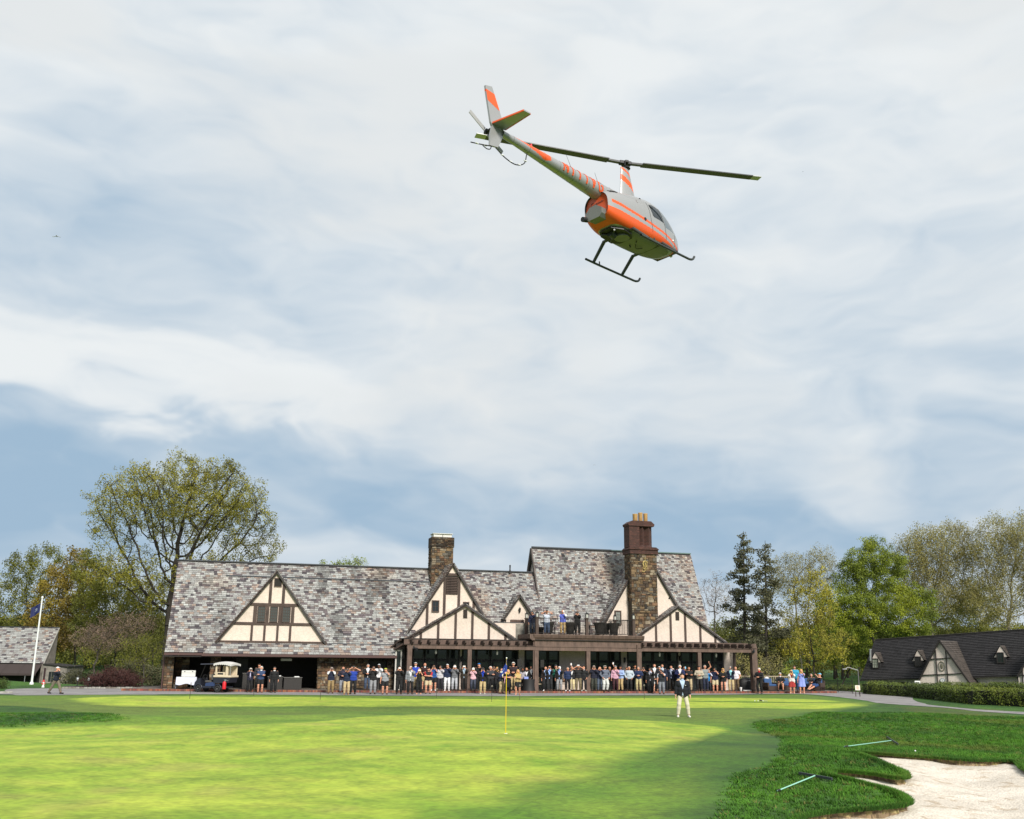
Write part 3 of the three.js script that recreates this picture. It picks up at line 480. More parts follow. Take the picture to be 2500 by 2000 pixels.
// gables: a front wall, timbers on it, two slated slopes running back
function gable(apex, left, right, w, { wallMat = M.stucco, thick = 0.25, verge = 0.17, verticals = [], rails = [], depthL = 3, depthR = 3, over = 0.22, seed = 1, exp = 0.17, tw = 0.16, sill = false, roofs = true } = {}) {
  const z = -w, wall = mesh('wall', prism([apex, left, right].map(([x, y]) => [x, y - 0.02]), z - thick, z), wallMat, club);
  const yOn = (x) => x < apex[0] ? lerp(left[1], apex[1], (x - left[0]) / (apex[0] - left[0])) : lerp(right[1], apex[1], (right[0] - x) / (right[0] - apex[0]));
  for (const [x, y0, y1, ww] of verticals) { const t = Math.min(y1 ?? 99, Math.min(yOn(x - (ww || tw) / 2), yOn(x + (ww || tw) / 2)) - 0.06); mesh('timber', box(x - (ww || tw) / 2, x + (ww || tw) / 2, y0 ?? left[1], t, z, z + 0.045), M.timber, club); }
  for (const [y, x0, x1] of rails) mesh('timber', box(x0, x1, y - 0.09, y + 0.09, z, z + 0.055), M.timber, club);
  if (sill) mesh('timber', box(left[0], right[0], left[1] - 0.12, left[1] + 0.08, z, z + 0.065), M.timber, club);
  mesh('verge_board', seg([left[0] - 0.02, left[1] - verge * 0.3], [apex[0], apex[1] - verge * 0.3], verge, z + over - 0.06, z + over), M.timber, club);
  mesh('verge_board', seg([right[0] + 0.02, right[1] - verge * 0.3], [apex[0], apex[1] - verge * 0.3], verge, z + over - 0.064, z + over - 0.004), M.timber, club);
  if (!roofs) return wall;
  const vl = V3(apex[0] - left[0], apex[1] - left[1], 0), Ll = vl.length(), vr = V3(apex[0] - right[0], apex[1] - right[1], 0), Lr = vr.length(); vl.normalize(); vr.normalize();
  slateRoof(club, slates, V3(left[0], left[1], z - depthL), V3(0, 0, 1), vl, [[0, 0], [depthL + over, 0], [depthL + over, Ll], [0, Ll]], { exp, seed: seed * 10 + 1, rank: 0.25 });
  slateRoof(club, slates, V3(right[0], right[1], z + over), V3(0, 0, -1), vr, [[0, 0], [depthR + over, 0], [depthR + over, Lr], [0, Lr]], { exp, seed: seed * 10 + 2, rank: 0.1 });
  return wall;
}
{ // B: the wide dormer gable over the bays
  const w = 2.1, a = U(676.8, 1394, w), l = U(526.6, 1565.6, w), r = U(795.6, 1571.4, w); l[1] = r[1] = (l[1] + r[1]) / 2;
  const ux = (p) => U(p, 1500, w)[0], uy = (y) => U(660, y, w)[1], y1 = uy(1476.5), y2 = uy(1523.5);
  const on = (y, s) => { const q = s < 0 ? l : r; return lerp(q[0], a[0], (y - q[1]) / (a[1] - q[1])); };
  gable(a, l, r, w, { sill: true, seed: 2, depthL: 3.0, depthR: 3.0, verge: 0.15,
    verticals: [[ux(656.5), y1, null, 0.19], [ux(689), y1, null, 0.19], [ux(622.5), y2, y1, 0.24], [ux(652.5), y2, y1, 0.21], [ux(684), y2, y1, 0.24], [ux(714.5), y2, y1, 0.21], [ux(617.5), l[1], y2, 0.15], [ux(648.5), l[1], y2, 0.15], [ux(680), l[1], y2, 0.15], [ux(711), l[1], y2, 0.15]],
    rails: [[y1, on(y1, -1) + 0.08, on(y1, 1) - 0.08], [y2, on(y2, -1) + 0.08, on(y2, 1) - 0.08]] });
  for (const [p, q] of [[628, 648], [658.5, 678], [688.5, 709]]) windowIn(club, ux(p), ux(q), y2 + 0.1, y1 - 0.1, -w + 0.06, { nx: 3, ny: 5, bar: 0.05, pane: M.paneDim });
  const v = mesh('vent', [box(ux(664), ux(665.2), uy(1433), uy(1411), -w, -w + 0.06), box(ux(682), ux(683.2), uy(1433), uy(1411), -w, -w + 0.06), box(ux(664), ux(683.2), uy(1412.5), uy(1411), -w, -w + 0.06), box(ux(664), ux(683.2), uy(1433), uy(1431.5), -w, -w + 0.06)], M.timberLight, club);
  mesh('grille', box(ux(665.2), ux(682), uy(1431.5), uy(1412.5), -w, -w + 0.02), M.dark, v);
}
{ // C1: the tall gable by the first chimney
  const w = 2.9, a = U(1105.7, 1375, w), s = 1.56, yb = 3.62, l = [a[0] - (a[1] - yb) / s, yb], r = [a[0] + (a[1] - yb) / s, yb], ux = (p) => U(p, 1440, w)[0], uy = (y) => U(1100, y, w)[1];
  const yv = uy(1403);
  gable(a, l, r, w, { seed: 3, depthL: 3.5, depthR: 3.5, verticals: [[ux(1085.5), yb, yv + 0.06, 0.19], [ux(1120.5), yb, yv + 0.06, 0.19], [ux(1044.5), yb, null, 0.18], [ux(1157), yb, null, 0.17]], rails: [[yv, ux(1080), ux(1125.5)]] });
  const lv = mesh('louver', box(ux(1089), ux(1117), uy(1452), yv - 0.1, -w, -w + 0.01), M.dark, club), y0 = uy(1452), n = 11;
  for (let i = 0; i < n; i++) { const y = lerp(y0, yv - 0.14, (i + 0.5) / n), g = box(ux(1089) + 0.02, ux(1117) - 0.02, -0.055, 0.03, 0, 0.012); g.rotateX(-0.6); g.translate(0, y, -w + 0.03); mesh('slat', g, M.timber, lv); }
  windowIn(club, ux(1055), ux(1073), uy(1496), uy(1467), -w + 0.04, { nx: 2, ny: 2, bar: 0.07 });
  windowIn(club, ux(1131), ux(1146), uy(1490), uy(1469), -w + 0.04, { nx: 2, ny: 2, bar: 0.06 });
}
{ // C2: the low wide gable over the porch
  const w = 2.0, a = U(1135.6, 1475, w), l = U(993.5, 1558, w), r = U(1258.8, 1562, w), yb = 3.46; const s = (a[1] - l[1]) / (a[0] - l[0]), s2 = (a[1] - r[1]) / (r[0] - a[0]); l[0] -= (l[1] - yb) / s; r[0] += (r[1] - yb) / s2; l[1] = r[1] = yb;
  const ux = (p) => U(p, 1530, w)[0], uy = (y) => U(1136, y, w)[1];
  gable(a, l, r, w, { seed: 4, depthL: 2.2, depthR: 2.2, verge: 0.2, verticals: [1028, 1070, 1112, 1153, 1193.5, 1234].map((p) => [ux(p), yb, null, 0.17]) });
  const v = mesh('vent', box(ux(1130), ux(1140), uy(1510), uy(1488), -w, -w + 0.03), M.timber, club);
  for (let i = 0; i < 7; i++) mesh('slat', box(ux(1131), ux(1139), lerp(uy(1509), uy(1489), (i + 0.2) / 7), lerp(uy(1509), uy(1489), (i + 0.75) / 7), -w + 0.03, -w + 0.05), M.dark, v);
}
{ // first chimney
  const w = 5.2, z = -w, x0 = U(1055, 1330, w)[0], x1 = U(1107, 1330, w)[0], y1 = U(1080, 1311.5, w)[1], yb = 7.2, yt = U(1080, 1336, w)[1];
  const c = mesh('chimney', box(x0, x1, yb, y1, z - 1.2, z), std(lin(0.075, 0.055, 0.04), 0.95, { map: grainMap }), club);
  mesh('chimney_band', box(x0 - 0.05, x1 + 0.05, yt, y1 - 0.02, z - 1.25, z + 0.05), std(lin(0.085, 0.055, 0.042), 0.95, { map: grainMap }), c);
  stones(rubble, c, pt(x0 - 0.05, yt, w - 0.05), X, V3(0, 0, 1), x1 - x0 + 0.1, y1 - yt - 0.02, { seed: 21, row: [0.08, 0.11], len: [0.16, 0.3], dark: 0.42 });
  stones(rubble, c, pt(x0, yb, w), X, V3(0, 0, 1), x1 - x0, yt - yb, { seed: 22, dark: 0.72, row: [0.08, 0.18], rank: 1.2 });
  stones(rubble, c, pt(x0, yb, w + 1.2), V3(0, 0, 1), V3(-1, 0, 0), 1.2, y1 - yb, { seed: 23, dark: 0.7, row: [0.08, 0.18], rank: 0.5 });
  const cap = mesh('chimney_cap', [box(x0 + 0.12, x1 - 0.12, y1 + 0.02, y1 + 0.24, z - 1.05, z - 0.12), box(x0 + 0.04, x1 - 0.04, y1 + 0.24, y1 + 0.28, z - 1.15, z - 0.02)], std(lin(0.62, 0.60, 0.57), 0.6), c);
  mesh('chimney_cap', box((x0 + x1) / 2 - 0.015, (x0 + x1) / 2 + 0.015, y1 + 0.02, y1 + 0.24, z - 0.12, z - 0.10), M.dark, c);
  const st = std(lin(0.12, 0.06, 0.045), 0.9); for (let i = 0; i < 4; i++) mesh('stepped_flashing', box(x1 - 0.12 - 0.16 * i, x1 - 0.16 * i, 8.0 - i * 0.18, 8.12 - i * 0.18, z + 0.06, z + 0.085), st, c);
  const v = U(1245, 1400, 6)[0]; mesh('vent_pipe', [rod([v, 8.5, -6], [v, 8.85, -6], 0.09, 0.05), rod([v, 8.85, -6], [v, 9.1, -6], 0.05, 0.06), lathe([[0, 0.06], [0.08, 0], [0.06, 0.0], [0, 0.0]], 10).translate(v, 9.1, -6)], M.black, club);
}
{ // D: the little dormer behind the balcony, and the low wall before it
  const w = 3.25, a = U(1267.5, 1452, w), s = 1.42, yb = U(1234, 1512, w)[1], l = [a[0] - (a[1] - yb) / s, yb], r = [a[0] + (a[1] - yb) / s, yb], z = -w;
  gable(a, l, r, w, { seed: 5, depthL: 2.2, depthR: 2.2, verge: 0.12, over: 0.3 });
  const ux = (p) => U(p, 1510, w)[0]; mesh('wall', box(l[0] + 0.3, r[0] - 0.2, 4.4, yb, z - 1.5, z - 0.01), M.stucco, club);
  windowIn(club, ux(1246), ux(1279), 4.75, yb - 0.02, z + 0.06, { nx: 4, ny: 1, bar: 0.1, frameMat: M.timberLight });
  const wl = U(1203, 1535, 2.75)[0]; const lw = mesh('wall', box(wl, 2.3, 3.4, U(1240, 1521, 2.75)[1], -2.95, -2.75), M.stucco, club);
  mesh('coping', box(wl, 2.3, U(1240, 1521, 2.75)[1], U(1240, 1521, 2.75)[1] + 0.04, -2.98, -2.72), M.lead, club);
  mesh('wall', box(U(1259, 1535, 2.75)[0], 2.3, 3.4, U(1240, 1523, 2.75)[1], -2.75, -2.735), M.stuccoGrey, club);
  const sx = U(1268, 1490, w)[0], sy = U(1268, 1490, w)[1]; wallLamp(club, sx, sy, z);
}
function wallLamp(parent, x, y, z) {
  const l = mesh('wall_lantern', [rod([x, y - 0.16, z + 0.12], [x, y + 0.08, z + 0.12], 0.05, 0.08, 6), lathe([[0, 0.14], [0.02, 0.1], [0.11, 0.0], [0, 0]], 6).translate(x, y + 0.08, z + 0.12), box(x - 0.03, x + 0.03, y - 0.2, y - 0.04, z, z + 0.03), bar([x, y - 0.14, z + 0.02], [x, y - 0.2, z + 0.12], 0.025)], M.black, parent); return l;
}
// E: the tall roof; F: its gable with the great chimney
const EE = { w0: 3.4, y0: 3.9, w1: 6.8, y1: U(1500, 1346, 6.8)[1], x0: 3.62, x1: 17.0 };
{
  const [ev, L] = slope(EE.w0, EE.y0, EE.w1, EE.y1);
  slateRoof(club, slates, pt(EE.x0, EE.y0, EE.w0), X, ev, [[-0.1, 0], [EE.x1 - EE.x0, 0], [EE.x1 - EE.x0 + 0.1, L], [0, L]], { exp: 0.145, width: [0.17, 0.32], seed: 7, rank: 0.4, stain: (u, v) => clamp(sstep(0.66, 0.8, fbm(u * 0.8 + 4, v * 0.3, 3)) + 0.5 * sstep(1.0, 0.2, Math.abs(u - 3.6)) * sstep(3, 0, v)) });
  const back = slope(EE.w1 * 2 - EE.w0, EE.y0, EE.w1, EE.y1)[0];
  slateRoof(club, slates, pt(EE.x1, EE.y0, EE.w1 * 2 - EE.w0), X.clone().negate(), back, [[0, 0], [EE.x1 - EE.x0, 0], [EE.x1 - EE.x0, L], [0, L]], { exp: 0.4, width: [0.5, 0.7], seed: 8, rank: 0.01 });
  const half = EE.w1 - EE.w0, end = (x, m) => mesh('wall', prism([[-EE.w1, EE.y1 - 0.2], [-EE.w0 - 0.1, EE.y0], [-EE.w0 - 0.1, 0], [-EE.w1 - half + 0.1, 0], [-EE.w1 - half + 0.1, EE.y0]], 0, 0.25).rotateY(-Math.PI / 2).translate(x, 0, 0), m, club);
  end(EE.x0 + 0.4, M.stucco); end(EE.x1 - 0.15, M.stucco);
  mesh('ridge_cap', bar([EE.x0, EE.y1 + 0.06, -EE.w1], [10.2, EE.y1 + 0.06, -EE.w1], 0.24, 0.09), M.lead, club);
  mesh('ridge_cap', bar([10.2, EE.y1 + 0.05, -EE.w1], [EE.x1 + 0.1, EE.y1 + 0.05, -EE.w1], 0.24, 0.08), std(lin(0.10, 0.16, 0.15), 0.6), club);
  mesh('verge_board', [bar([EE.x0 - 0.06, EE.y0 - 0.1, -EE.w0], [EE.x0 - 0.06, EE.y1 - 0.08, -EE.w1], 0.09, 0.26), bar([EE.x0 - 0.06, EE.y0 - 0.1, -EE.w1 - half], [EE.x0 - 0.06, EE.y1 - 0.08, -EE.w1], 0.088, 0.26)], std(lin(0.15, 0.12, 0.11), 0.8, { map: woodMap }), club);
}
{
  const w = 3.0, a = U(1573.6, 1342, w), s = 1.63, yb = 3.9, l = [a[0] - (a[1] - yb) / s, yb], r = [a[0] + (a[1] - yb) / s, yb], ux = (p) => U(p, 1500, w)[0], uy = (y) => U(1508, y, w)[1];
  gable(a, l, r, w, { seed: 6, depthL: 3.6, depthR: 3.6, verge: 0.14, exp: 0.17 });
  windowIn(club, ux(1500), ux(1516), uy(1527), uy(1491), -w + 0.05, { nx: 2, ny: 4, bar: 0.09, pane: new THREE.MeshPhysicalMaterial({ color: lin(0.22, 0.23, 0.21), roughness: 0.15 }) });
  mesh('vent_hole', rod([ux(1635), U(1635, 1461, w)[1], -w - 0.02], [ux(1635), U(1635, 1461, w)[1], -w + 0.03], 0.07, 0.07, 10), M.dark, club);
  // the great chimney: stone shaft, brick collar, three brick flues set on the angle, clay pots
  const cw = 2.3, cx0 = U(1541.5, 1420, cw)[0], cx1 = U(1604.5, 1420, cw)[0], ys = U(1572, 1346, cw)[1], cz = -cw, depth = 1.25;
  const c = mesh('chimney', box(cx0, cx1, 3.5, ys, cz - depth, cz), std(lin(0.085, 0.065, 0.045), 0.95, { map: grainMap }), club);
  stones(rubble, c, pt(cx0, 3.9, cw), X, V3(0, 0, 1), cx1 - cx0, ys - 3.9, { seed: 31, row: [0.08, 0.26], len: [0.15, 0.62], rank: 1.3, dark: 0.85 });
  stones(rubble, c, pt(cx0, 6.5, cw + depth), V3(0, 0, 1), V3(-1, 0, 0), depth, ys - 6.5, { seed: 32, row: [0.07, 0.19], dark: 0.8, rank: 0.5 });
  const brickTex = tex(256, (u, v) => { const row = Math.floor(v * 16), x = u * 8 + (row % 2) * 0.5, fx = x - Math.floor(x), fy = v * 16 - row, j = fx < 0.06 || fy < 0.16, h = hash2(Math.floor(x) % 8, row); return (j ? [0.30, 0.25, 0.22] : [0.34 + h * 0.12, 0.22 + h * 0.07, 0.19 + h * 0.06]).map((q) => q + (vnoise(u * 60, v * 60, 60, 60) - 0.5) * 0.08); }, 0.62);
  const bm = std(lin(0.50, 0.50, 0.52), 0.9, { map: brickTex }), yc = U(1567, 1336, cw)[1];
  const col = mesh('brick_collar', [box(cx0 - 0.12, cx1 + 0.08, ys - 0.22, ys + 0.1, cz - depth - 0.1, cz + 0.12), prism([[cx0 - 0.18, ys + 0.1], [cx1 + 0.12, ys + 0.1], [cx1 + 0.12, ys + 0.15], [cx1 - 0.1, ys + 0.30], [cx0 - 0.02, ys + 0.30], [cx0 - 0.18, ys + 0.15]], cz - depth - 0.14, cz + 0.2)], bm, c);
  const yt = U(1566, 1279, cw)[1], fz = cz - depth / 2, fx0 = U(1537, 1300, cw)[0], fx1 = U(1596, 1300, cw)[0], W = fx1 - fx0, flue = (x, z, wd, ww) => { const g = box(-wd / 2, wd / 2, ys + 0.3, yt - 0.15, -ww / 2, ww / 2); g.rotateY(0.785); g.translate(x, 0, z); return g; };
  mesh('brick_flue', box(fx0, fx0 + W * 0.42, ys + 0.3, yt - 0.15, fz - 0.5, cz - 0.06), bm, c);
  mesh('brick_flue', flue(fx0 + W * 0.56, fz + 0.12, 0.56, 0.56), bm, c); mesh('brick_flue', flue(fx0 + W * 0.82, fz + 0.12, 0.56, 0.56), bm, c);
  mesh('brick_flue', box(fx0 + W * 0.4, fx1 - 0.12, ys + 0.3, yt - 0.15, fz - 0.5, fz), bm, c);
  for (const [k, h] of [[0.20, 0.3], [0.56, 0.28], [0.82, 0.28]]) { const g = new THREE.ConeGeometry(0.42, 0.42, 4); g.rotateY(0.785 + (k === 0.2 ? 0.785 : 0.785)); g.translate(fx0 + W * k, ys + 0.5, fz + 0.3); mesh('weathering', g, bm, c); }
  mesh('brick_cap', prism([[fx0 - 0.05, yt - 0.18], [fx1 + 0.03, yt - 0.18], [fx1 + 0.08, yt - 0.02], [fx1 - 0.2, yt + 0.22], [fx0 + 0.25, yt + 0.22], [fx0 - 0.10, yt - 0.02]], cz - depth + 0.1, cz + 0.02), bm, c);
  for (const [p, q, t] of [[1548, 1559.5, 1254], [1561.7, 1571.5, 1251], [1574, 1583.7, 1253]]) { const x0 = U(p, 1258, 2.6)[0], x1 = U(q, 1258, 2.6)[0], rr = (x1 - x0) / 2, yy = U(p, t, 2.6)[1]; mesh('chimney_pot', lathe([[rr * 0.98, 0], [rr, yy - yt - 0.25], [rr * 1.05, yy - yt - 0.22], [rr * 1.05, yy - yt - 0.17], [rr * 0.85, yy - yt - 0.17], [rr * 0.8, 0]], 16).translate((x0 + x1) / 2, yt + 0.17, -2.85), M.clay, c); }
  // the gilded monogram: letters J, S and N laced into one another
  const e = (p, q) => { const v = U(p, q, cw); return V3(v[0], v[1], cz + 0.10); }, E2 = (x, y) => e(1500 + x / 5.075, 1220 + y / 5.075);
  mesh('monogram', [tube([E2(375, 712), E2(374, 760), E2(376, 860), E2(368, 890), E2(350, 897), E2(337, 886), E2(340, 872)], 0.016, 30), tube([E2(395, 775), E2(372, 760), E2(352, 775), E2(345, 800), E2(362, 822), E2(378, 842), E2(362, 856), E2(346, 846)], 0.016, 30), tube([E2(358, 835), E2(358, 790), E2(366, 765), E2(382, 800), E2(392, 838), E2(396, 800), E2(394, 762)], 0.016, 30), tube([E2(398, 770), E2(396, 820), E2(395, 872)], 0.014, 12), tube([E2(345, 768), E2(372, 760), E2(406, 783)], 0.014, 12), tube([E2(358, 770), E2(354, 815), E2(366, 868)], 0.014, 12)], std(lin(0.52, 0.39, 0.14), 0.45), c);
  // floodlight and cracks aside, a dark weathered hole low on the shaft
  mesh('vent_hole', box(U(1573, 1480, cw)[0], U(1579, 1480, cw)[0], U(1576, 1487, cw)[1], U(1576, 1476, cw)[1], cz + 0.02, cz + 0.07), M.dark, c);
}
{ // G: the low gable over the right porch
  const w = 2.0, a = U(1654, 1480, w), r0 = U(1771.7, 1569, w), yb = 3.5, s = (a[1] - r0[1]) / (r0[0] - a[0]), r = [a[0] + (a[1] - yb) / s, yb], l = [a[0] - (a[1] - yb) / s, yb], ux = (p) => U(p, 1540, w)[0], uy = (y) => U(1655, y, w)[1];
  gable(a, l, r, w, { seed: 7, depthL: 3.0, depthR: 2.4, verge: 0.17, verticals: [1565, 1601.5, 1637.5, 1673, 1709.5, 1745.5].map((p) => [ux(p), yb, null, 0.165]) });
  const v = mesh('vent', box(ux(1650), ux(1659), uy(1515), uy(1494), -w, -w + 0.03), M.timber, club);
  for (let i = 0; i < 7; i++) mesh('slat', box(ux(1651), ux(1658), lerp(uy(1514), uy(1495), (i + 0.2) / 7), lerp(uy(1514), uy(1495), (i + 0.75) / 7), -w + 0.03, -w + 0.05), M.dark, v);
}
// the porch wall behind the pergola: dark timber, tall glazed doors, stuccoed columns
{
  const w = 2.6, z = -w; const ux = (p) => U(p, 1600, w)[0];
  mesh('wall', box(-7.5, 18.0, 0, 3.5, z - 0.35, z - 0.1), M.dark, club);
  const tan = mesh('wall', box(ux(1366), ux(1431), 0.02, 3.4, z - 0.1, z), M.stucco, club);
  for (const [p, q] of [[1266, 1280], [1516, 1530], [1656, 1660.5], [1122.5, 1127]]) mesh('column', box(ux(p), ux(q), 0.02, 3.4, z - 0.1, z + 0.05), M.stucco, club);
  mesh('column', box(ux(1766), ux(1788), 0.02, 3.4, z - 0.1, z + 0.05), M.stucco, club);
  const spans = [[1007, 1122], [1128, 1265], [1281, 1365], [1432, 1515], [1531, 1655], [1661, 1765]];
  for (const [p, q] of spans) { const x0 = ux(p), x1 = ux(q), n = Math.round((x1 - x0) / 0.95); for (let i = 0; i < n; i++) { const a = lerp(x0, x1, i / n), b = lerp(x0, x1, (i + 1) / n); windowIn(club, a + 0.02, b - 0.02, 2.12, 2.86, z, { bar: 0.09, pane: M.glass, frameMat: M.black }); windowIn(club, a + 0.02, b - 0.02, 0.1, 2.1, z, { nx: 2, ny: 1, bar: 0.1, pane: M.glass, frameMat: M.black }); } }
  mesh('wall', box(ux(1788) - 0.25, ux(1788), 0, 3.4, -9, z + 0.05), M.stucco, club);
  // unseen flat roof over the pergola, placed to keep the porch dark
  mesh('porch_roof', [box(-7.2, 1.9, 3.46, 3.52, -3, -0.5), box(9.7, 18.0, 3.5, 3.56, -3, -0.5)], M.dark, club);
  wallLamp(club, ux(1523), 2.25, z + 0.05); wallLamp(club, ux(1658), 2.4, z + 0.05); wallLamp(club, ux(1125), 2.2, z + 0.05);
  for (const p of [1064, 1213.5, 1610, 1748]) { const x = U(p, 1595, 1.2)[0]; const l = mesh('pendant_lamp', [rod([x, 2.86, -1.2], [x, 3.46, -1.2], 0.012), lathe([[0, 0.1], [0.03, 0.09], [0.1, 0.0], [0, 0]], 10).translate(x, 2.82, -1.2)], M.iron, club); mesh('lamp_glass', lathe([[0.001, 0], [0.07, 0], [0.085, 0.3], [0.001, 0.3]], 10).translate(x, 2.5, -1.2), std(lin(0.30, 0.31, 0.28), 0.15), l); }
  // white framed screen at the corner of the porch
  const a = U(965, 1600, 1.3)[0], b = U(981, 1600, 1.3)[0]; windowIn(club, a, b, 0.1, 2.75, -1.3, { bar: 0.09, frameMat: std(lin(0.5, 0.48, 0.44), 0.7), name: 'screen_window' });
  mesh('wall', box(-7.55, -6.95, 0, 3.4, -2.6, -1.45), M.dark, club);
  // hipped corner of the porch eave
  mesh('porch_hip', [bar([-7.7, 2.75, -1.2], [-6.6, 3.5, -0.3], 0.3, 0.12), bar([-7.7, 2.75, -2.3], [-7.0, 3.4, -1.5], 0.9, 0.08)], M.timber, club);
}
// ---------------------------------------------------------------- pergola on the terrace
const pergola = thing('pergola', 'brown timber pergola of square posts and beams along the terrace before the clubhouse', 'pergola', CLUB_O, CLUB_T);
{
  const t0 = TY - 0.01, P = M.timberLight, D = M.timber;
  for (const [x, wd] of [[-6.88, 0.31], [-2.79, 0.27], [14.21, 0.26], [18.58, 0.42]]) { const h = x > 18 ? 3.3 : 2.84; const p = mesh('post', box(x - wd / 2, x + wd / 2, t0, h, -wd / 2, wd / 2), P, pergola); mesh('post_base', box(x - wd / 2 - 0.03, x + wd / 2 + 0.03, t0 - 0.1, t0 + 0.18, -wd / 2 - 0.03, wd / 2 + 0.03), D, p); }
  mesh('post', box(18.3, 18.6, t0, 3.0, -3.0, -2.7), D, pergola);
  mesh('beam', box(-7.06, 1.86, 2.84, 3.08, -0.15, 0.15), P, pergola); mesh('beam', box(9.75, 18.37, 2.86, 3.12, -0.15, 0.15), P, pergola);
  mesh('beam', box(-7.3, 1.86, 3.08, 3.13, -0.2, 0.19), D, pergola); mesh('beam', box(9.75, 18.9, 3.125, 3.17, -0.2, 0.22), D, pergola);
  mesh('beam', box(18.40, 18.72, 3.17, 3.5, -3.0, 0.25), P, pergola);
  mesh('fascia', box(-7.2, 1.86, 3.14, 3.44, -0.45, -0.36), P, pergola); mesh('fascia', box(9.75, 18.38, 3.18, 3.52, -0.45, -0.36), P, pergola);
  const rafter = (x, y) => { const g = prism([[-2.6, y], [0.30, y], [0.46, y + 0.12], [0.46, y + 0.27], [-2.6, y + 0.27]], -0.05, 0.05); g.rotateY(-Math.PI / 2); g.translate(x, 0, 0); mesh('rafter', g, D, pergola); };
  for (const c of [545, 615, 690, 770, 850, 920, 990, 1065, 1145, 1215, 1290, 1360, 1440, 1505]) rafter(U(850 + c / 3.449, 1570, -0.4)[0], 3.14);
  for (const c of [1110, 1180, 1250, 1318, 1380, 1447, 1515, 1580, 1645, 1715, 1780, 1835, 1893, 1955, 2015]) rafter(U(1250 + c / 3.45, 1578, -0.4)[0], 3.18);
  const fl = mesh('floodlight', [rod([-6.6, 2.86, 0.2], [-6.45, 2.8, 0.42], 0.07, 0.09), box(-6.68, -6.58, 2.8, 3.0, 0.15, 0.2)], M.black, pergola);
  mesh('floodlight', [rod([18.5, 2.96, 0.3], [18.3, 2.9, 0.5], 0.07, 0.1), box(18.45, 18.55, 2.9, 3.1, 0.2, 0.3)], M.black, pergola);
}
// ---------------------------------------------------------------- balcony over the middle of the terrace
const balcony = thing('balcony', 'brown timber balcony with iron railing and lantern posts over the terrace', 'balcony', CLUB_O, CLUB_T);
{
  const P = M.timberLight, D = M.timber, t0 = TY - 0.01;
  for (const x of [1.93, 5.71, 9.56]) mesh('post', box(x - 0.14, x + 0.14, t0, 2.82, -0.14, 0.14), P, balcony);
  mesh('downpipe', [rod([1.72, t0, 0.1], [1.72, 3.4, 0.1], 0.05)], P, balcony); mesh('downpipe', [rod([9.36, t0, 0.17], [9.36, 3.3, 0.17], 0.045)], P, balcony);
  mesh('fascia', box(1.75, 9.74, 2.82, 3.04, -0.16, 0.16), P, balcony); mesh('fascia', box(1.78, 9.72, 3.065, 3.5, -0.14, 0.13), P, balcony);
  mesh('fascia', box(1.78, 2.0, 2.82, 3.5, -3.2, -0.17), P, balcony);
  mesh('cornice', prism([[-0.1, 3.5], [0.18, 3.5], [0.22, 3.62], [0.30, 3.68], [0.36, 3.86], [0.36, 3.92], [-0.1, 3.92]], 0, 8.2).rotateY(-Math.PI / 2).translate(9.86, 0, 0), P, balcony);
  mesh('cornice', prism([[-0.36, 3.62], [-0.2, 3.5], [0, 3.5], [0, 3.92], [-0.36, 3.92]], -3.2, 0.28).translate(1.76, 0, 0), P, balcony);
  mesh('gutter', box(1.70, 9.8, 3.50, 3.56, 0.16, 0.24), M.dark, balcony);
  mesh('deck', box(1.75, 9.7, 3.8, 3.915, -3.3, -0.1), std(lin(0.12, 0.1, 0.09), 0.9, { map: woodMap }), balcony);
  mesh('deck_ceiling', box(1.76, 9.7, 3.44, 3.48, -3.3, -0.16), M.dark, balcony);
  const post = (x, w) => {
    const p = mesh('newel_post', [box(x - 0.1, x + 0.1, 3.9, 5.02, -w - 0.1, -w + 0.1), box(x - 0.14, x + 0.14, 5.02, 5.07, -w - 0.14, -w + 0.14)], D, balcony);
    const l = mesh('lantern', [box(x - 0.09, x + 0.09, 5.07, 5.1, -w - 0.09, -w + 0.09), ...[[-1, -1], [1, -1], [-1, 1], [1, 1]].map(([i, k]) => box(x + i * 0.085 - 0.012, x + i * 0.085 + 0.012, 5.1, 5.36, -w + k * 0.085 - 0.012, -w + k * 0.085 + 0.012)), new THREE.ConeGeometry(0.17, 0.14, 4).rotateY(0.785).translate(x, 5.43, -w), rod([x, 5.48, -w], [x, 5.55, -w], 0.02)], M.black, p);
    mesh('lantern_glass', box(x - 0.065, x + 0.065, 5.1, 5.34, -w - 0.065, -w + 0.065), std(lin(0.42, 0.42, 0.38), 0.1), p);
  };
  const PX = [[2.0, 0.05], [5.67, 0.05], [9.2, 0.05], [1.95, 2.45], [8.7, 2.35]]; for (const [x, w] of PX) post(x, w);
  const rail = (a, b) => { // [x, w] to [x, w]: top and bottom rail and balusters
    const L = Math.hypot(b[0] - a[0], b[1] - a[1]), n = Math.round(L / 0.125);
    mesh('handrail', [bar([a[0], 5.0, -a[1]], [b[0], 5.0, -b[1]], 0.05, 0.035), bar([a[0], 4.02, -a[1]], [b[0], 4.02, -b[1]], 0.03, 0.03)], M.iron, balcony);
    for (let i = 1; i < n; i++) { const x = lerp(a[0], b[0], i / n), w = lerp(a[1], b[1], i / n); mesh('baluster', rod([x, 4.02, -w], [x, 5.0, -w], 0.012, 0.012, 5), M.iron, balcony); }
  };
  rail([2.1, 0.05], [5.57, 0.05]); rail([5.77, 0.05], [9.1, 0.05]); rail([1.96, 0.15], [1.95, 2.35]); rail([9.2, 0.15], [8.72, 2.25]); rail([8.6, 2.35], [7.4, 2.75]);
}
slates.done(); rubble.done();
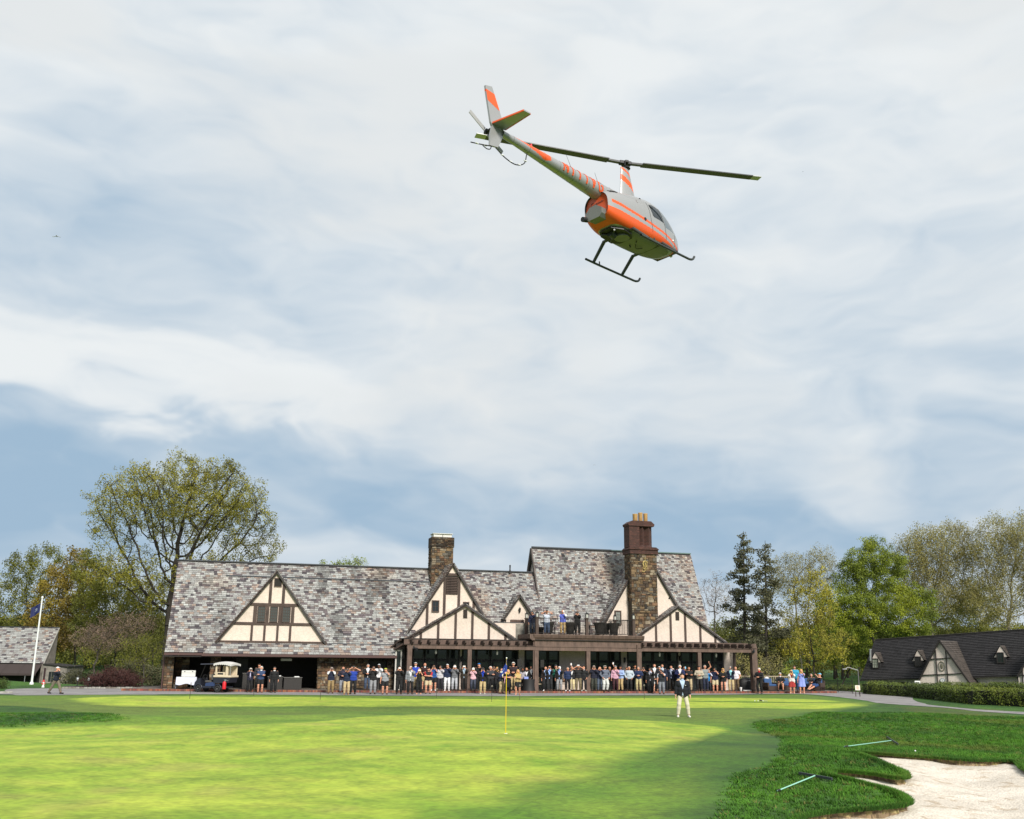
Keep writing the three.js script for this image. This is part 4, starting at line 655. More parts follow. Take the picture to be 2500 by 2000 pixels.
// ---------------------------------------------------------------- the shed and its lean-to, far left
{
  const O = [-44, -1.05, -95], T = 0, SU = frame([O[0], 0, O[2]], T), shed = thing('shed', 'slate roofed shed with a dark awning and grey board gable beyond the flagpole', 'building', O, T);
  const P = new Pieces(shed, 'slate', slateMats, slateV), p = (x, y, w) => { const q = SU(x, y, w); return V3(q[0], q[1] - O[1], -w); };
  const e = p(105, 1620, 0), rd = p(130.6, 1533, 2.4), x0 = -9; e.y = (e.y + p(0, 1619, 0).y) / 2; rd.x = e.x + 0.05;
  const v = V3(0, rd.y - e.y, rd.z - e.z), L = v.length(); v.normalize();
  slateRoof(shed, P, V3(x0, e.y, e.z), X, v, [[0, 0], [e.x - x0, 0], [e.x - x0, L], [0, L]], { exp: 0.2, width: [0.26, 0.44], seed: 61 }); P.done();
  const boards = std(lin(0.30, 0.27, 0.235), 0.9, { map: woodMap });
  mesh('gable_wall', prism([[0, e.y - 0.1], [-rd.z, rd.y - 0.1], [-rd.z, 0], [0, 0]], 0, 0.14).rotateY(Math.PI / 2).translate(e.x - 0.16, 0, 0).scale(1, 1, 1), boards, shed);
  for (let i = 0; i < 9; i++) { const t = (i + 0.5) / 9; mesh('board', box(e.x - 0.02, e.x + 0.012, 0.05, lerp(e.y, rd.y, t) - 0.15, -rd.z * -1 * t - 0.11, -rd.z * -1 * t + 0.11), boards, shed); }
  mesh('wall', [box(x0, e.x - 0.2, 0, e.y, -0.6, -0.4), box(x0, e.x - 0.2, 0, rd.y - 0.2, rd.z - 0.1, rd.z + 0.05)], M.dark, shed);
  mesh('verge_board', bar([e.x + 0.06, e.y - 0.05, e.z], [e.x + 0.06, rd.y - 0.03, rd.z], 0.06, 0.14), std(lin(0.36, 0.34, 0.31), 0.8), shed);
  mesh('ridge_cap', bar([x0, rd.y + 0.05, rd.z], [e.x, rd.y + 0.05, rd.z], 0.2, 0.06), M.lead, shed);
  const a0 = p(103, 1622, 0), a1 = p(87, 1645, -1.6); const aw = std(lin(0.045, 0.032, 0.03), 0.85);
  for (let i = 0; i < 6; i++) { const xa = lerp(x0, a0.x, i / 6), xb = lerp(x0, a0.x, (i + 1) / 6) - 0.02, s = new Soup(), w = [1, 1, 1], k = (a1.x - x0) / (a0.x - x0), A = [x0 + (xa - x0) * 1, a0.y, 0.02], B = [xb, a0.y, 0.02], C = [x0 + (xb - x0) * k, a1.y, 1.6], D = [x0 + (xa - x0) * k, a1.y, 1.6]; for (const q of [0, -0.04]) { const f = (z) => [z[0], z[1] + q, z[2]]; s.tri(f(A), f(D), f(C), w); s.tri(f(A), f(C), f(B), w); } s.tri(D, [D[0], D[1] - 0.18, D[2]], C, w); s.tri(C, [D[0], D[1] - 0.18, D[2]], [C[0], C[1] - 0.18, C[2]], w); const m = aw.clone(); m.side = THREE.DoubleSide; mesh('awning', s.geo(false), m, shed); }
  mesh('awning_post', [rod([p(61, 1650, -1.5).x, 0, 1.5], [p(61, 1650, -1.5).x, a1.y, 1.5], 0.03)], M.silver, shed);
  // the lean-to
  const lx0 = p(102, 1650, -1.0).x, lx1 = p(161, 1650, -1.0).x, ly = p(130, 1626, -1.0).y, lb = std(lin(0.34, 0.31, 0.27), 0.9, { map: grainMap });
  mesh('wall', prism([[lx0, 0], [lx1, 0], [lx1, ly - 0.12], [lx0 + 1.0, ly + 0.1], [lx0, ly + 0.1]], -2.6, 1.0), lb, shed);
  mesh('lean_to_roof', bar([lx0 - 0.05, ly + 0.16, -0.7], [lx1 + 0.1, ly - 0.06, -0.7], 3.7, 0.08), M.dark, shed);
  const w1 = p(114, 1668, -1.0), w2 = p(136, 1638, -1.0); windowIn(shed, w1.x, w2.x, w1.y, w2.y, 1.03, { nx: 2, ny: 1, bar: 0.1, frameMat: lb });
  const d1 = p(141.5, 1681, -1.0), d2 = p(150, 1644, -1.0); const dr = mesh('door', box(d1.x, d2.x, 0.05, d2.y, 1.0, 1.04), std(lin(0.02, 0.018, 0.018), 0.6), shed); mesh('handle', box(d2.x - 0.1, d2.x - 0.06, 0.9, 1.05, 1.04, 1.08), M.brass, dr);
  mesh('door', box(p(104.5, 1660, -1.0).x, p(109, 1660, -1.0).x, 0.05, ly - 0.2, 1.0, 1.03), std(lin(0.03, 0.012, 0.014), 0.6), shed);
}
// ---------------------------------------------------------------- the dark-roofed house, right: its floor steps up along the slope, so x and y come from the picture plane of its front
{
  const O = V3(0, 0, 0).copy(atDepth(2300, 1655, 90)); O.y = 0; const T = -0.74, HU = frame([O.x, 0, O.z], T), house = thing('cottage', 'long dark shingled cottage with pale gables and three small dormers behind the hedges', 'building', [O.x, 0, O.z], T);
  const p = (x, y, w = 0) => { const q = HU(x, y, w); return V3(q[0], q[1], -w); };
  const roofM = std(lin(0.026, 0.024, 0.026), 0.75, { map: slateGrain }), roofSunlit = std(lin(0.085, 0.068, 0.058), 0.8, { map: slateGrain }), wallM = std(lin(0.74, 0.64, 0.57), 0.95, { map: stuccoMap, bumpMap: roughBump, bumpScale: 0.006 }), tim = std(lin(0.02, 0.016, 0.015), 0.7);  // right-facing slopes get a lighter shingle copy, sunlight painted into the colour
  // courses of shingles on a quad a (eave start) b (eave end) c (ridge end) d (ridge start)
  const courses = (a, b, c, d, n, m, seed, nm = 'roof') => {
    const s = new Soup(), r = rng(seed), nrm = b.clone().sub(a).cross(d.clone().sub(a)).normalize(), cols = Math.max(1, Math.round(a.distanceTo(b) / 0.35));
    for (let i = 0; i < n; i++) for (let k = 0; k < cols; k++) {
      const t0 = i / n, t1 = (i + 1.02) / n, L = (t, u) => a.clone().lerp(d, t).lerp(b.clone().lerp(c, t), u), u0 = k / cols, u1 = (k + 0.985) / cols, h = 0.045 + r() * 0.02, f = 0.7 + r() * 0.6, q = [f, f, f];
      const A = L(t0, u0).addScaledVector(nrm, h), B = L(t0, u1).addScaledVector(nrm, h), C = L(t1, u1).addScaledVector(nrm, 0.012), D = L(t1, u0).addScaledVector(nrm, 0.012), A0 = L(t0, u0), B0 = L(t0, u1), z = (v) => [v.x, v.y, v.z], uv = (t, u) => [u * cols * 0.35, t * n * 0.2];
      s.tri(z(A), z(B), z(C), q, uv(t0, u0), uv(t0, u1), uv(t1, u1)); s.tri(z(A), z(C), z(D), q, uv(t0, u0), uv(t1, u1), uv(t1, u0)); s.tri(z(A0), z(B0), z(B), q); s.tri(z(A0), z(B), z(A), q);
    }
    const mm = m.clone(); mm.vertexColors = true; mm.side = THREE.DoubleSide; return mesh(nm, s.geo(), mm, house);
  };
  const w1 = 3.1, eL = p(2100.5, 1660, 0), eR = p(2600, 1646, 0), rL = p(2136.5, 1563, w1), rR = p(2600, 1531, w1);
  courses(eL, eR, rR, rL, 26, roofM, 71);
  courses(V3(eR.x, eR.y, -2 * w1), V3(eL.x, eL.y, -2 * w1), rL, rR, 10, roofM, 72);
  mesh('ridge_cap', bar(rL.clone().add(V3(0, 0.05, 0)), rR.clone().add(V3(0, 0.05, 0)), 0.25, 0.06), std(lin(0.05, 0.045, 0.04), 0.7), house);
  mesh('gutter', bar(eL.clone().add(V3(0, -0.06, 0.06)), eR.clone().add(V3(0, -0.06, 0.06)), 0.12, 0.1), tim, house);
  const base = -1.6, quadWall = (x0, y0, x1, y1, w, m, nm = 'wall') => mesh(nm, prism([[x0, base], [x1, base], [x1, y1], [x0, y0]], -w - 0.2, -w), m, house);
  quadWall(eL.x + 0.6, eL.y, eR.x, eR.y, 0.5, wallM);
  mesh('wall', prism([[0, eL.y], [w1, rL.y - 0.2], [2 * w1, eL.y], [2 * w1, base], [0, base]], 0, 0.2).rotateY(Math.PI / 2).translate(eL.x + 0.6, 0, 0), wallM, house);
  for (const [a, b] of [[2150, 2190], [2192, 2217], [2428, 2458]]) { const q = p(a, 1662, 0.5), s = p(b, 1660, 0.5); windowIn(house, q.x, s.x, q.y - 1.2, q.y - 0.12, -0.48, { nx: 2, ny: 2, bar: 0.08, frameMat: tim }); }
  // gables that stand forward of the roof
  const gab = (ap, lf, rt, w, seed, lines) => {
    const a = p(...ap, w), l = p(...lf, w), r = p(...rt, w);
    const wl = mesh('gable_wall', prism([[a.x, a.y - 0.05], [l.x, l.y], [l.x, base], [r.x, base], [r.x, r.y]], -w - 0.2, -w), wallM, house);
    for (const [x0, y0, x1, y1] of lines) { const q = p(x0, y0, w), s = p(x1, y1, w); mesh('timber', bar(q.setZ(-w + 0.03), s.setZ(-w + 0.03), 0.06, 0.15, V3(0, 0, 1)).scale(1, 1, 1), tim, house); }
    const k = 5.2, f = (v, z) => V3(v.x, v.y, z); const z0 = -w + 0.22;
    courses(f(r, z0), f(r, z0 - k), f(a, z0 - k), f(a, z0), 22, roofSunlit, seed); courses(f(l, z0 - k), f(l, z0), f(a, z0), f(a, z0 - k), 22, roofM, seed + 1);
    mesh('verge_board', bar(f(l, z0 - 0.02), f(a, z0 - 0.02), 0.05, 0.14), tim, house); mesh('verge_board', bar(f(r, z0 - 0.02), f(a, z0 - 0.02), 0.05, 0.14), tim, house); return wl;
  };
  gab([2295, 1564], [2246, 1662], [2371, 1671], -1.6, 73, [[2284.5, 1588, 2290.5, 1676], [2309, 1586, 2316, 1674], [2271, 1609.5, 2325, 1606.5], [2252, 1648.5, 2353, 1644.5]]);
  gab([2540, 1560], [2486, 1652], [2605, 1664], -0.6, 75, [[2497, 1634, 2499, 1690], [2488, 1649, 2600, 1645]]);
  const em = p(2299.6, 1627, -1.6); mesh('emblem', [new THREE.TorusGeometry(0.34, 0.035, 6, 28).scale(0.72, 1.15, 1).translate(em.x, em.y, 1.64), new THREE.SphereGeometry(0.15, 10, 8).scale(0.7, 1.5, 0.25).translate(em.x, em.y, 1.63), new THREE.ConeGeometry(0.1, 0.3, 5).scale(1, 1, 0.3).translate(em.x - 0.03, em.y + 0.12, 1.64)], std(lin(0.13, 0.12, 0.08), 0.7), house);
  { const ck = p(2301.5, 1662, -1.6), c = mesh('clock', new THREE.CylinderGeometry(0.20, 0.20, 0.06, 24).rotateX(Math.PI / 2).translate(ck.x, ck.y, 1.64), std(lin(0.12, 0.17, 0.22), 0.5), house); mesh('dial', new THREE.CylinderGeometry(0.15, 0.15, 0.02, 24).rotateX(Math.PI / 2).translate(ck.x, ck.y, 1.685), M.white, c); mesh('clock_hand', [box(ck.x - 0.01, ck.x + 0.01, ck.y, ck.y + 0.12, 1.695, 1.703), bar([ck.x, ck.y, 1.70], [ck.x + 0.08, ck.y + 0.02, 1.70], 0.015)], M.black, c); }
  for (const [ap, lf, rt, wn, lit] of [[[2136, 1593], [2124, 1618], [2152, 1617], [2130.5, 1608, 2144.5, 1632], 1], [[2240, 1587], [2227, 1614], [2257, 1612.5], [2235, 1603, 2248.5, 1627.5], 0], [[2442, 1576.5], [2426, 1605.5], [2461.5, 1604], [2435, 1593, 2450.5, 1619.5], 0]]) {
    const w = 0.75, a = p(...ap, w), l = p(...lf, w), r = p(...rt, w), q = p(wn[0], wn[3], w), s = p(wn[2], wn[1], w), z = -w, k = 2.4, f = (v, zz) => V3(v.x, v.y, zz);
    const d = mesh('dormer', prism([[a.x, a.y - 0.03], [l.x + 0.05, l.y], [r.x - 0.05, r.y]], z - 0.1, z), wallM, house);
    mesh('dormer_cheek', prism([[q.x - 0.12, q.y - 0.1], [s.x + 0.12, q.y - 0.1], [s.x + 0.12, r.y], [q.x - 0.12, l.y]], z - 1.6, z - 0.02), roofM, d);
    courses(f(r, z + 0.05), f(r, z - k), f(a, z - k), f(a, z + 0.05), 7, roofSunlit, 80); courses(f(l, z - k), f(l, z + 0.05), f(a, z + 0.05), f(a, z - k), 7, roofM, 81);
    windowIn(house, q.x, s.x, q.y, s.y, z + 0.03, { nx: lit ? 3 : 2, ny: 3, bar: 0.07, frameMat: tim, pane: lit ? new THREE.MeshPhysicalMaterial({ color: lin(0.34, 0.36, 0.30), roughness: 0.2 }) : M.glass });  // panes of the lit dormer are painted pale in place of light
  }
  const vp = p(2125, 1606, 0.4), vt = p(2125, 1585, 0.4); mesh('vent_pipe', [rod([vp.x, vp.y - 0.3, -0.4], [vt.x, vt.y - 0.1, -0.4], 0.09), rod([vt.x, vt.y - 0.1, -0.4], [vt.x, vt.y, -0.4], 0.13, 0.13)], M.silver, house);
  const dpx = p(2487, 1660, -0.1); mesh('downpipe', tube([[eR.x * 0 + p(2484, 1652, 0).x, p(2484, 1652, 0).y, 0.05], [dpx.x, dpx.y - 0.1, 0.1], [dpx.x, base, 0.1]], 0.05, 14, 6), tim, house);
}
{ const b = atDepth(2240, 1672, 76), t = thing('notice_board', 'small white notice board on a post above the long hedge', 'sign', [b.x, 0, b.z]); mesh('post', box(-0.03, 0.03, -0.3, b.y + 0.2, -0.03, 0.03), M.timber, t); const w = mesh('board', box(-0.2, 0.2, b.y, b.y + 0.28, 0.03, 0.06), M.white, t); for (const [x, y] of [[-0.1, 0.17], [0.08, 0.17], [-0.07, 0.07], [0.1, 0.08]]) mesh('printed_panel', box(x - 0.06, x + 0.06, b.y + y - 0.035, b.y + y + 0.035, 0.062, 0.066), std(lin(0.12, 0.12, 0.14), 0.6), w); }
// ---------------------------------------------------------------- trees grown towards points scattered in their crowns
const barkMap = tex(256, (u, v) => 0.75 + (fbm(u * 20, v * 5, 4, 20, 5) - 0.5) * 0.7, 1);
const bark = (r, g, b) => std(lin(r, g, b), 0.95, { map: barkMap });
const BARK = { dark: bark(0.055, 0.045, 0.035), grey: bark(0.12, 0.105, 0.085), pale: bark(0.28, 0.25, 0.18), brown: bark(0.09, 0.065, 0.05), red: bark(0.06, 0.025, 0.025) };
const leafMat = new THREE.MeshPhysicalMaterial({ color: 0xffffff, roughness: 0.75, side: THREE.DoubleSide, transmission: 0.2, thickness: 0 });
function clump(n, rad, size, seed, flat = 0.75) {               // a handful of leaves, each a bent kite of two triangles
  const s = new Soup(), r = rng(seed), c = [1, 1, 1];
  for (let i = 0; i < n; i++) {
    const a = r() * 6.28, b = Math.acos(2 * r() - 1), q = rad * Math.cbrt(r()), o = [q * Math.sin(b) * Math.cos(a), q * Math.cos(b) * flat, q * Math.sin(b) * Math.sin(a)];
    const d = V3(r() - 0.5, r() - 0.5, r() - 0.5).normalize(), e = V3(r() - 0.5, r() - 0.5, r() - 0.5).cross(d).normalize(), L = size * (0.6 + r() * 0.7), w = L * 0.32, f = (k, m) => [o[0] + d.x * k + e.x * m, o[1] + d.y * k + e.y * m, o[2] + d.z * k + e.z * m];
    const A = f(0, 0), B = f(L * 0.5, w), C = f(L, 0), D = f(L * 0.5, -w); s.tri(A, B, C, c); s.tri(A, C, D, c);
  }
  return s.geo(false);
}
const CLUMP = { fine: clump(20, 0.42, 0.14, 1), leafy: clump(30, 0.50, 0.17, 2), bud: clump(11, 0.42, 0.10, 3), needle: clump(26, 0.42, 0.2, 4, 0.35), hedge: clump(22, 0.24, 0.10, 5, 1) };
function growSkeleton(root, trunkTop, pts, { step = 0.5, kill = 0.9, infl = 30, iters = 90, seed = 1, wob = 0.12 }) {
  kill = Math.max(kill, step * 1.15); const r = rng(seed), nodes = [{ p: root.clone(), par: -1 }], kids = [0]; let last = 0;
  const n0 = Math.max(2, Math.round(root.distanceTo(trunkTop) / step)); for (let i = 1; i <= n0; i++) { const p = root.clone().lerp(trunkTop, i / n0); p.x += (r() - 0.5) * wob; p.z += (r() - 0.5) * wob; nodes.push({ p, par: last }); last = nodes.length - 1; }
  const near = pts.map(() => [1e9, -1]), alive = pts.map(() => true);
  const feed = (from) => { for (let i = 0; i < pts.length; i++) if (alive[i]) for (let k = from; k < nodes.length; k++) { const d = pts[i].distanceToSquared(nodes[k].p); if (d < near[i][0]) near[i] = [d, k]; } };
  feed(Math.max(1, n0 - 1));
  for (let it = 0; it < iters; it++) {
    const pull = new Map();
    for (let i = 0; i < pts.length; i++) if (alive[i]) { if (near[i][0] < kill * kill) { alive[i] = false; continue; } if (near[i][0] > infl * infl) continue; const k = near[i][1]; const v = pts[i].clone().sub(nodes[k].p).normalize(); pull.has(k) ? pull.get(k).add(v) : pull.set(k, v); }
    if (!pull.size) break; const from = nodes.length;
    for (const [k, v] of pull) { if (v.lengthSq() < 1e-4) continue; v.normalize(); v.x += (r() - 0.5) * 0.45; v.y += (r() - 0.5) * 0.35 + 0.06; v.z += (r() - 0.5) * 0.45; v.normalize(); const p = nodes[k].p.clone().addScaledVector(v, step); nodes.push({ p, par: k }); }
    feed(from); if (nodes.length > 5200) break;
  }
  return nodes;
}
function limbs(nodes, { tip = 0.014, power = 2.35, max = 9, flare = 1.35 }) {
  const R = nodes.map(() => 0), kids = nodes.map(() => 0); for (const n of nodes) if (n.par >= 0) kids[n.par]++;
  for (let i = nodes.length - 1; i >= 0; i--) { if (!kids[i]) R[i] = Math.pow(tip, power); if (nodes[i].par >= 0) R[nodes[i].par] += R[i]; }
  const rad = R.map((x) => Math.min(max, Math.pow(x, 1 / power)));
  const pos = [], idx = [], uv = [];
  for (let i = 1; i < nodes.length; i++) {
    const a = nodes[nodes[i].par].p, b = nodes[i].p, ra = Math.min(rad[nodes[i].par], rad[i] * 1.5) * (nodes[i].par === 0 ? flare : 1), rb = rad[i], S = rb > 0.12 ? 8 : rb > 0.04 ? 5 : 3;
    const d = b.clone().sub(a).normalize(), s = V3(0.31, 0.2, 0.93).cross(d).normalize(), t = d.clone().cross(s), o = pos.length / 3;
    for (let e = 0; e < 2; e++) for (let k = 0; k < S; k++) { const w = k / S * Math.PI * 2, c = Math.cos(w), q = Math.sin(w), P = e ? b : a, r = e ? rb : ra; pos.push(P.x + (s.x * c + t.x * q) * r, P.y + (s.y * c + t.y * q) * r, P.z + (s.z * c + t.z * q) * r); uv.push(k / S * 2, P.y); }
    for (let k = 0; k < S; k++) { const m = (k + 1) % S; idx.push(o + k, o + m, o + S + m, o + k, o + S + m, o + S + k); }
  }
  const g = new THREE.BufferGeometry(); g.setAttribute('position', new THREE.Float32BufferAttribute(pos, 3)); g.setAttribute('uv', new THREE.Float32BufferAttribute(uv, 2)); g.setIndex(idx); g.computeVertexNormals(); return { g, rad, kids };
}
function scatter(name, geo, spots, parent, colors, r, size = [0.7, 1.3], m = leafMat) {
  const im = new THREE.InstancedMesh(geo, m, spots.length), M4 = new THREE.Matrix4(), c = new THREE.Color(), q = new THREE.Quaternion();
  spots.forEach((p, i) => {
    const s = lerp(size[0], size[1], r()); q.setFromEuler(new THREE.Euler((r() - 0.5) * 1.2, r() * 6.28, (r() - 0.5) * 1.2)); im.setMatrixAt(i, M4.compose(p, q, V3(s, s, s)));
    const n = clamp(fbm(p.x * 0.45 + 90, p.y * 0.45 + p.z * 0.3 + 50, 3) * 1.5 - 0.25 + (r() - 0.5) * 0.5), k = n * (colors.length - 1), a = colors[Math.floor(k)], b = colors[Math.min(colors.length - 1, Math.floor(k) + 1)], f = k - Math.floor(k); im.setColorAt(i, c.setRGB(lerp(a[0], b[0], f), lerp(a[1], b[1], f), lerp(a[2], b[2], f)));
  });
  im.name = name; im.castShadow = im.receiveShadow = true; im.userData.kind = 'stuff'; parent.add(im); return im;
}
const PAL = {
  oak: [[0.10, 0.096, 0.005], [0.175, 0.165, 0.007], [0.265, 0.25, 0.012], [0.22, 0.185, 0.010]],
  brown: [[0.125, 0.085, 0.006], [0.21, 0.15, 0.009], [0.27, 0.21, 0.012]],
  olive: [[0.068, 0.078, 0.004], [0.135, 0.142, 0.006], [0.205, 0.205, 0.009]],
  green: [[0.09, 0.125, 0.003], [0.185, 0.235, 0.005], [0.31, 0.345, 0.010]],
  yellow: [[0.17, 0.16, 0.010], [0.31, 0.275, 0.016], [0.41, 0.37, 0.03]],
  tan: [[0.17, 0.15, 0.042], [0.26, 0.23, 0.065], [0.31, 0.28, 0.08]],
  dusk: [[0.162, 0.106, 0.0765], [0.221, 0.149, 0.102], [0.17, 0.145, 0.0425]],
  dark: [[0.05, 0.052, 0.022], [0.085, 0.085, 0.032], [0.12, 0.115, 0.045]],
  hedge: [[0.035, 0.062, 0.004], [0.085, 0.125, 0.006], [0.16, 0.19, 0.010]],
  red: [[0.045, 0.011, 0.010], [0.066, 0.016, 0.012], [0.058, 0.024, 0.014]],
};
// crown: ellipsoids as [px, py, half width, half height] in the photograph at depth z
function tree(name, label, z, basePx, crown, { trunkTop = 0.3, n = 900, step = 0.55, kill = 0.8, pal = 'green', clumpName = 'fine', per = 3, barkM = BARK.dark, seed = 1, size = [0.7, 1.3], tip = 0.014, spread = 0.45, group, category = 'tree', baseY = 0, shell = 0.45, thin = 0.05, maxR = 9 } = {}) {
  const r = rng(seed * 977 + 5), b = atDepth(basePx[0], basePx[1], z); b.y = baseY + relief(b.x, b.z) - 0.1;
  const balls = crown.map(([x, y, hw, hh, dz = 0]) => { const c = atDepth(x, y, z + dz), e = atDepth(x + hw, y, z + dz), t = atDepth(x, y - hh, z + dz); return { c, rx: Math.abs(e.x - c.x), ry: Math.abs(t.y - c.y), rz: Math.abs(e.x - c.x) * 0.85 }; });
  const vol = balls.map((q) => q.rx * q.ry * q.rz), tot = vol.reduce((s, v) => s + v, 0), pts = [];
  balls.forEach((q, i) => { const m = Math.round(n * vol[i] / tot); for (let k = 0; k < m; k++) { const a = r() * 6.283, cb = 2 * r() - 1, sb = Math.sqrt(1 - cb * cb), d = Math.pow(lerp(shell * shell * shell, 1, r()), 1 / 3) * (0.70 + 0.30 * vnoise(a * 1.7 + i * 9, cb * 3 + 7)); if (vnoise(a * 2.6 + i * 5 + 40, cb * 3.2 + seed) < 0.22 && r() < 0.6) continue; pts.push(V3(q.c.x + q.rx * d * sb * Math.cos(a), q.c.y + q.ry * d * cb, q.c.z + q.rz * d * sb * Math.sin(a))); } });
  const lo = Math.min(...balls.map((q) => q.c.y - q.ry)), hi = Math.max(...balls.map((q) => q.c.y + q.ry)); const top = b.clone(); top.y = Math.max(b.y + 0.5, lerp(lo, hi, trunkTop)); const big = balls[vol.indexOf(Math.max(...vol))]; top.x = lerp(b.x, big.c.x, clamp((top.y - b.y) / (big.c.y - b.y)) * 0.6); top.z = b.z;
  for (const p of pts) p.z += b.z - balls[0].c.z;
  const nodes = growSkeleton(b, top, pts, { step, kill, seed }), { g, rad, kids } = limbs(nodes, { tip, max: maxR });
  const t = thing(name, label, category, [b.x, b.y, b.z], 0, group); g.translate(-b.x, -b.y, -b.z); mesh('trunk', g, barkM, t);
  const spots = []; nodes.forEach((q, i) => { if (rad[i] < thin && q.p.y > b.y + Math.min(0.6, 0.1 * (hi - b.y))) for (let k = 0; k < per; k++) if (r() < 0.85) spots.push(V3(q.p.x - b.x + (r() - 0.5) * 2 * spread, q.p.y - b.y + (r() - 0.5) * 2 * spread * 0.8, q.p.z - b.z + (r() - 0.5) * 2 * spread)); });
  if (spots.length) scatter('crown', CLUMP[clumpName], spots, t, PAL[pal], r, size);
  return t;
}
// left of the clubhouse
tree('oak_tree', 'huge spreading oak with young olive leaves behind the slate roof end', 84, [398, 1660], [[445, 1225, 235, 128], [300, 1255, 105, 105], [580, 1290, 120, 100], [330, 1400, 120, 70], [650, 1345, 62, 42], [440, 1390, 110, 75], [380, 1470, 70, 60], [540, 1370, 90, 50]], { trunkTop: 0.12, n: 3200, step: 0.58, kill: 0.7, pal: 'oak', per: 4, seed: 1, tip: 0.023, size: [0.55, 1.05], spread: 0.5, shell: 0.3, thin: 0.045 });
tree('tree', 'open green tree with crooked limbs at the edge of the woods beyond the shed', 112, [70, 1640], [[60, 1440, 85, 125], [110, 1370, 60, 55], [20, 1500, 60, 90]], { n: 900, step: 0.8, kill: 1.0, pal: 'olive', seed: 2, per: 6, size: [0.8, 1.4], tip: 0.02 });
tree('tree', 'rusty brown budding tree behind the shed and flagpole', 102, [185, 1640], [[175, 1440, 95, 110], [140, 1520, 90, 90]], { n: 1000, step: 0.75, kill: 0.9, pal: 'brown', seed: 3, per: 7, size: [0.9, 1.5] });
tree('tree', 'dense olive green tree between the brown tree and the huge oak', 96, [285, 1650], [[270, 1480, 110, 120], [225, 1400, 70, 80], [330, 1530, 90, 90]], { n: 1100, step: 0.75, kill: 0.9, pal: 'olive', seed: 4, per: 6, size: [0.8, 1.4] });
tree('tree', 'pale blossoming tree glimpsed under the oak limbs by the roof end', 104, [375, 1650], [[365, 1560, 70, 70]], { n: 500, step: 0.7, kill: 0.9, pal: 'tan', seed: 5, per: 3, clumpName: 'bud', size: [0.9, 1.4], barkM: BARK.grey });
tree('crabapple_tree', 'wide pinkish brown tree of fine bare twigs behind the red maple mound', 76, [222, 1672], [[250, 1560, 95, 45], [310, 1530, 80, 38], [195, 1565, 45, 28]], { n: 1300, step: 0.4, kill: 0.5, pal: 'dusk', seed: 6, per: 4, clumpName: 'bud', size: [0.6, 1.0], tip: 0.012, barkM: BARK.grey, trunkTop: 0.05, shell: 0.2, maxR: 0.3 });
tree('small_tree', 'low green tree with layered foliage and a forked trunk by the end pier', 71, [349, 1676], [[350, 1575, 70, 22], [375, 1600, 45, 20], [320, 1610, 50, 20], [375, 1560, 40, 18]], { n: 900, step: 0.35, kill: 0.45, pal: 'olive', seed: 7, per: 3, clumpName: 'bud', size: [0.6, 1.0], tip: 0.01, barkM: BARK.grey, trunkTop: 0.0, maxR: 0.13 });
tree('red_maple', 'low mound of dark red weeping maple beside the asphalt path', 70.5, [278, 1681], [[278, 1658, 58, 24], [245, 1668, 40, 14], [315, 1666, 38, 16]], { n: 1000, step: 0.25, kill: 0.3, pal: 'red', seed: 8, per: 9, clumpName: 'fine', size: [0.35, 0.6], tip: 0.008, barkM: BARK.red, trunkTop: 0, category: 'shrub', maxR: 0.1 });
tree('tree', 'far fresh green treetop showing over the long roof ridge', 118, [845, 1640], [[858, 1375, 42, 20], [815, 1384, 40, 14]], { n: 500, step: 0.7, kill: 0.8, pal: 'green', seed: 9, per: 3, trunkTop: 0 });
// right of the clubhouse
tree('bare_tree', 'small rounded leafless tree beside the tall slate roof verge', 108, [1745, 1640], [[1748, 1455, 50, 66]], { n: 1500, step: 0.5, kill: 0.5, pal: 'dusk', seed: 11, per: 2, shell: 0.15, maxR: 0.25, clumpName: 'bud', size: [0.7, 1.1], barkM: BARK.grey, tip: 0.013 });
tree('tree', 'young yellow green tree with a forked dark trunk behind the women in dresses', 90, [1990, 1660], [[1975, 1490, 78, 90], [1945, 1560, 70, 60], [2020, 1570, 70, 60], [1985, 1430, 50, 50]], { n: 1100, step: 0.6, kill: 0.75, pal: 'yellow', seed: 12, per: 5, size: [0.6, 1.1], trunkTop: 0.12 });
tree('sycamore_tree', 'pale bare sycamore rising behind the yellow green tree', 122, [1960, 1640], [[1930, 1410, 65, 70], [2000, 1395, 60, 75]], { n: 1600, step: 0.6, kill: 0.7, pal: 'tan', seed: 13, per: 6, clumpName: 'bud', size: [0.9, 1.5], barkM: BARK.pale, tip: 0.015, shell: 0.2, maxR: 0.3 });
tree('maple_tree', 'bright green maple with a dark trunk behind the far roof end', 118, [2172, 1640], [[2130, 1400, 95, 90], [2075, 1490, 105, 80], [2200, 1490, 100, 85], [2130, 1350, 55, 55]], { n: 1800, step: 0.75, kill: 0.85, pal: 'green', seed: 14, per: 8, clumpName: 'leafy', size: [0.7, 1.2], trunkTop: 0.15, shell: 0.2 });
tree('sycamore_tree', 'tall pale sycamore with twisting white limbs above the dark roof dormers', 128, [2285, 1640], [[2260, 1370, 100, 100], [2330, 1340, 75, 85], [2290, 1460, 110, 80]], { n: 3000, step: 0.65, kill: 0.8, pal: 'tan', seed: 15, per: 8, clumpName: 'bud', size: [1.1, 1.8], barkM: BARK.pale, tip: 0.017, trunkTop: 0.1, spread: 0.6, shell: 0.2, maxR: 0.4 });
tree('sycamore_tree', 'tallest pale sycamore with a leaning white trunk above the near roof end', 124, [2475, 1640], [[2440, 1350, 90, 105], [2500, 1330, 80, 90], [2420, 1470, 90, 80], [2540, 1430, 80, 110]], { n: 3000, step: 0.65, kill: 0.8, pal: 'tan', seed: 16, per: 8, clumpName: 'bud', size: [1.1, 1.8], barkM: BARK.pale, tip: 0.017, trunkTop: 0.1, spread: 0.6, shell: 0.2, maxR: 0.4 });
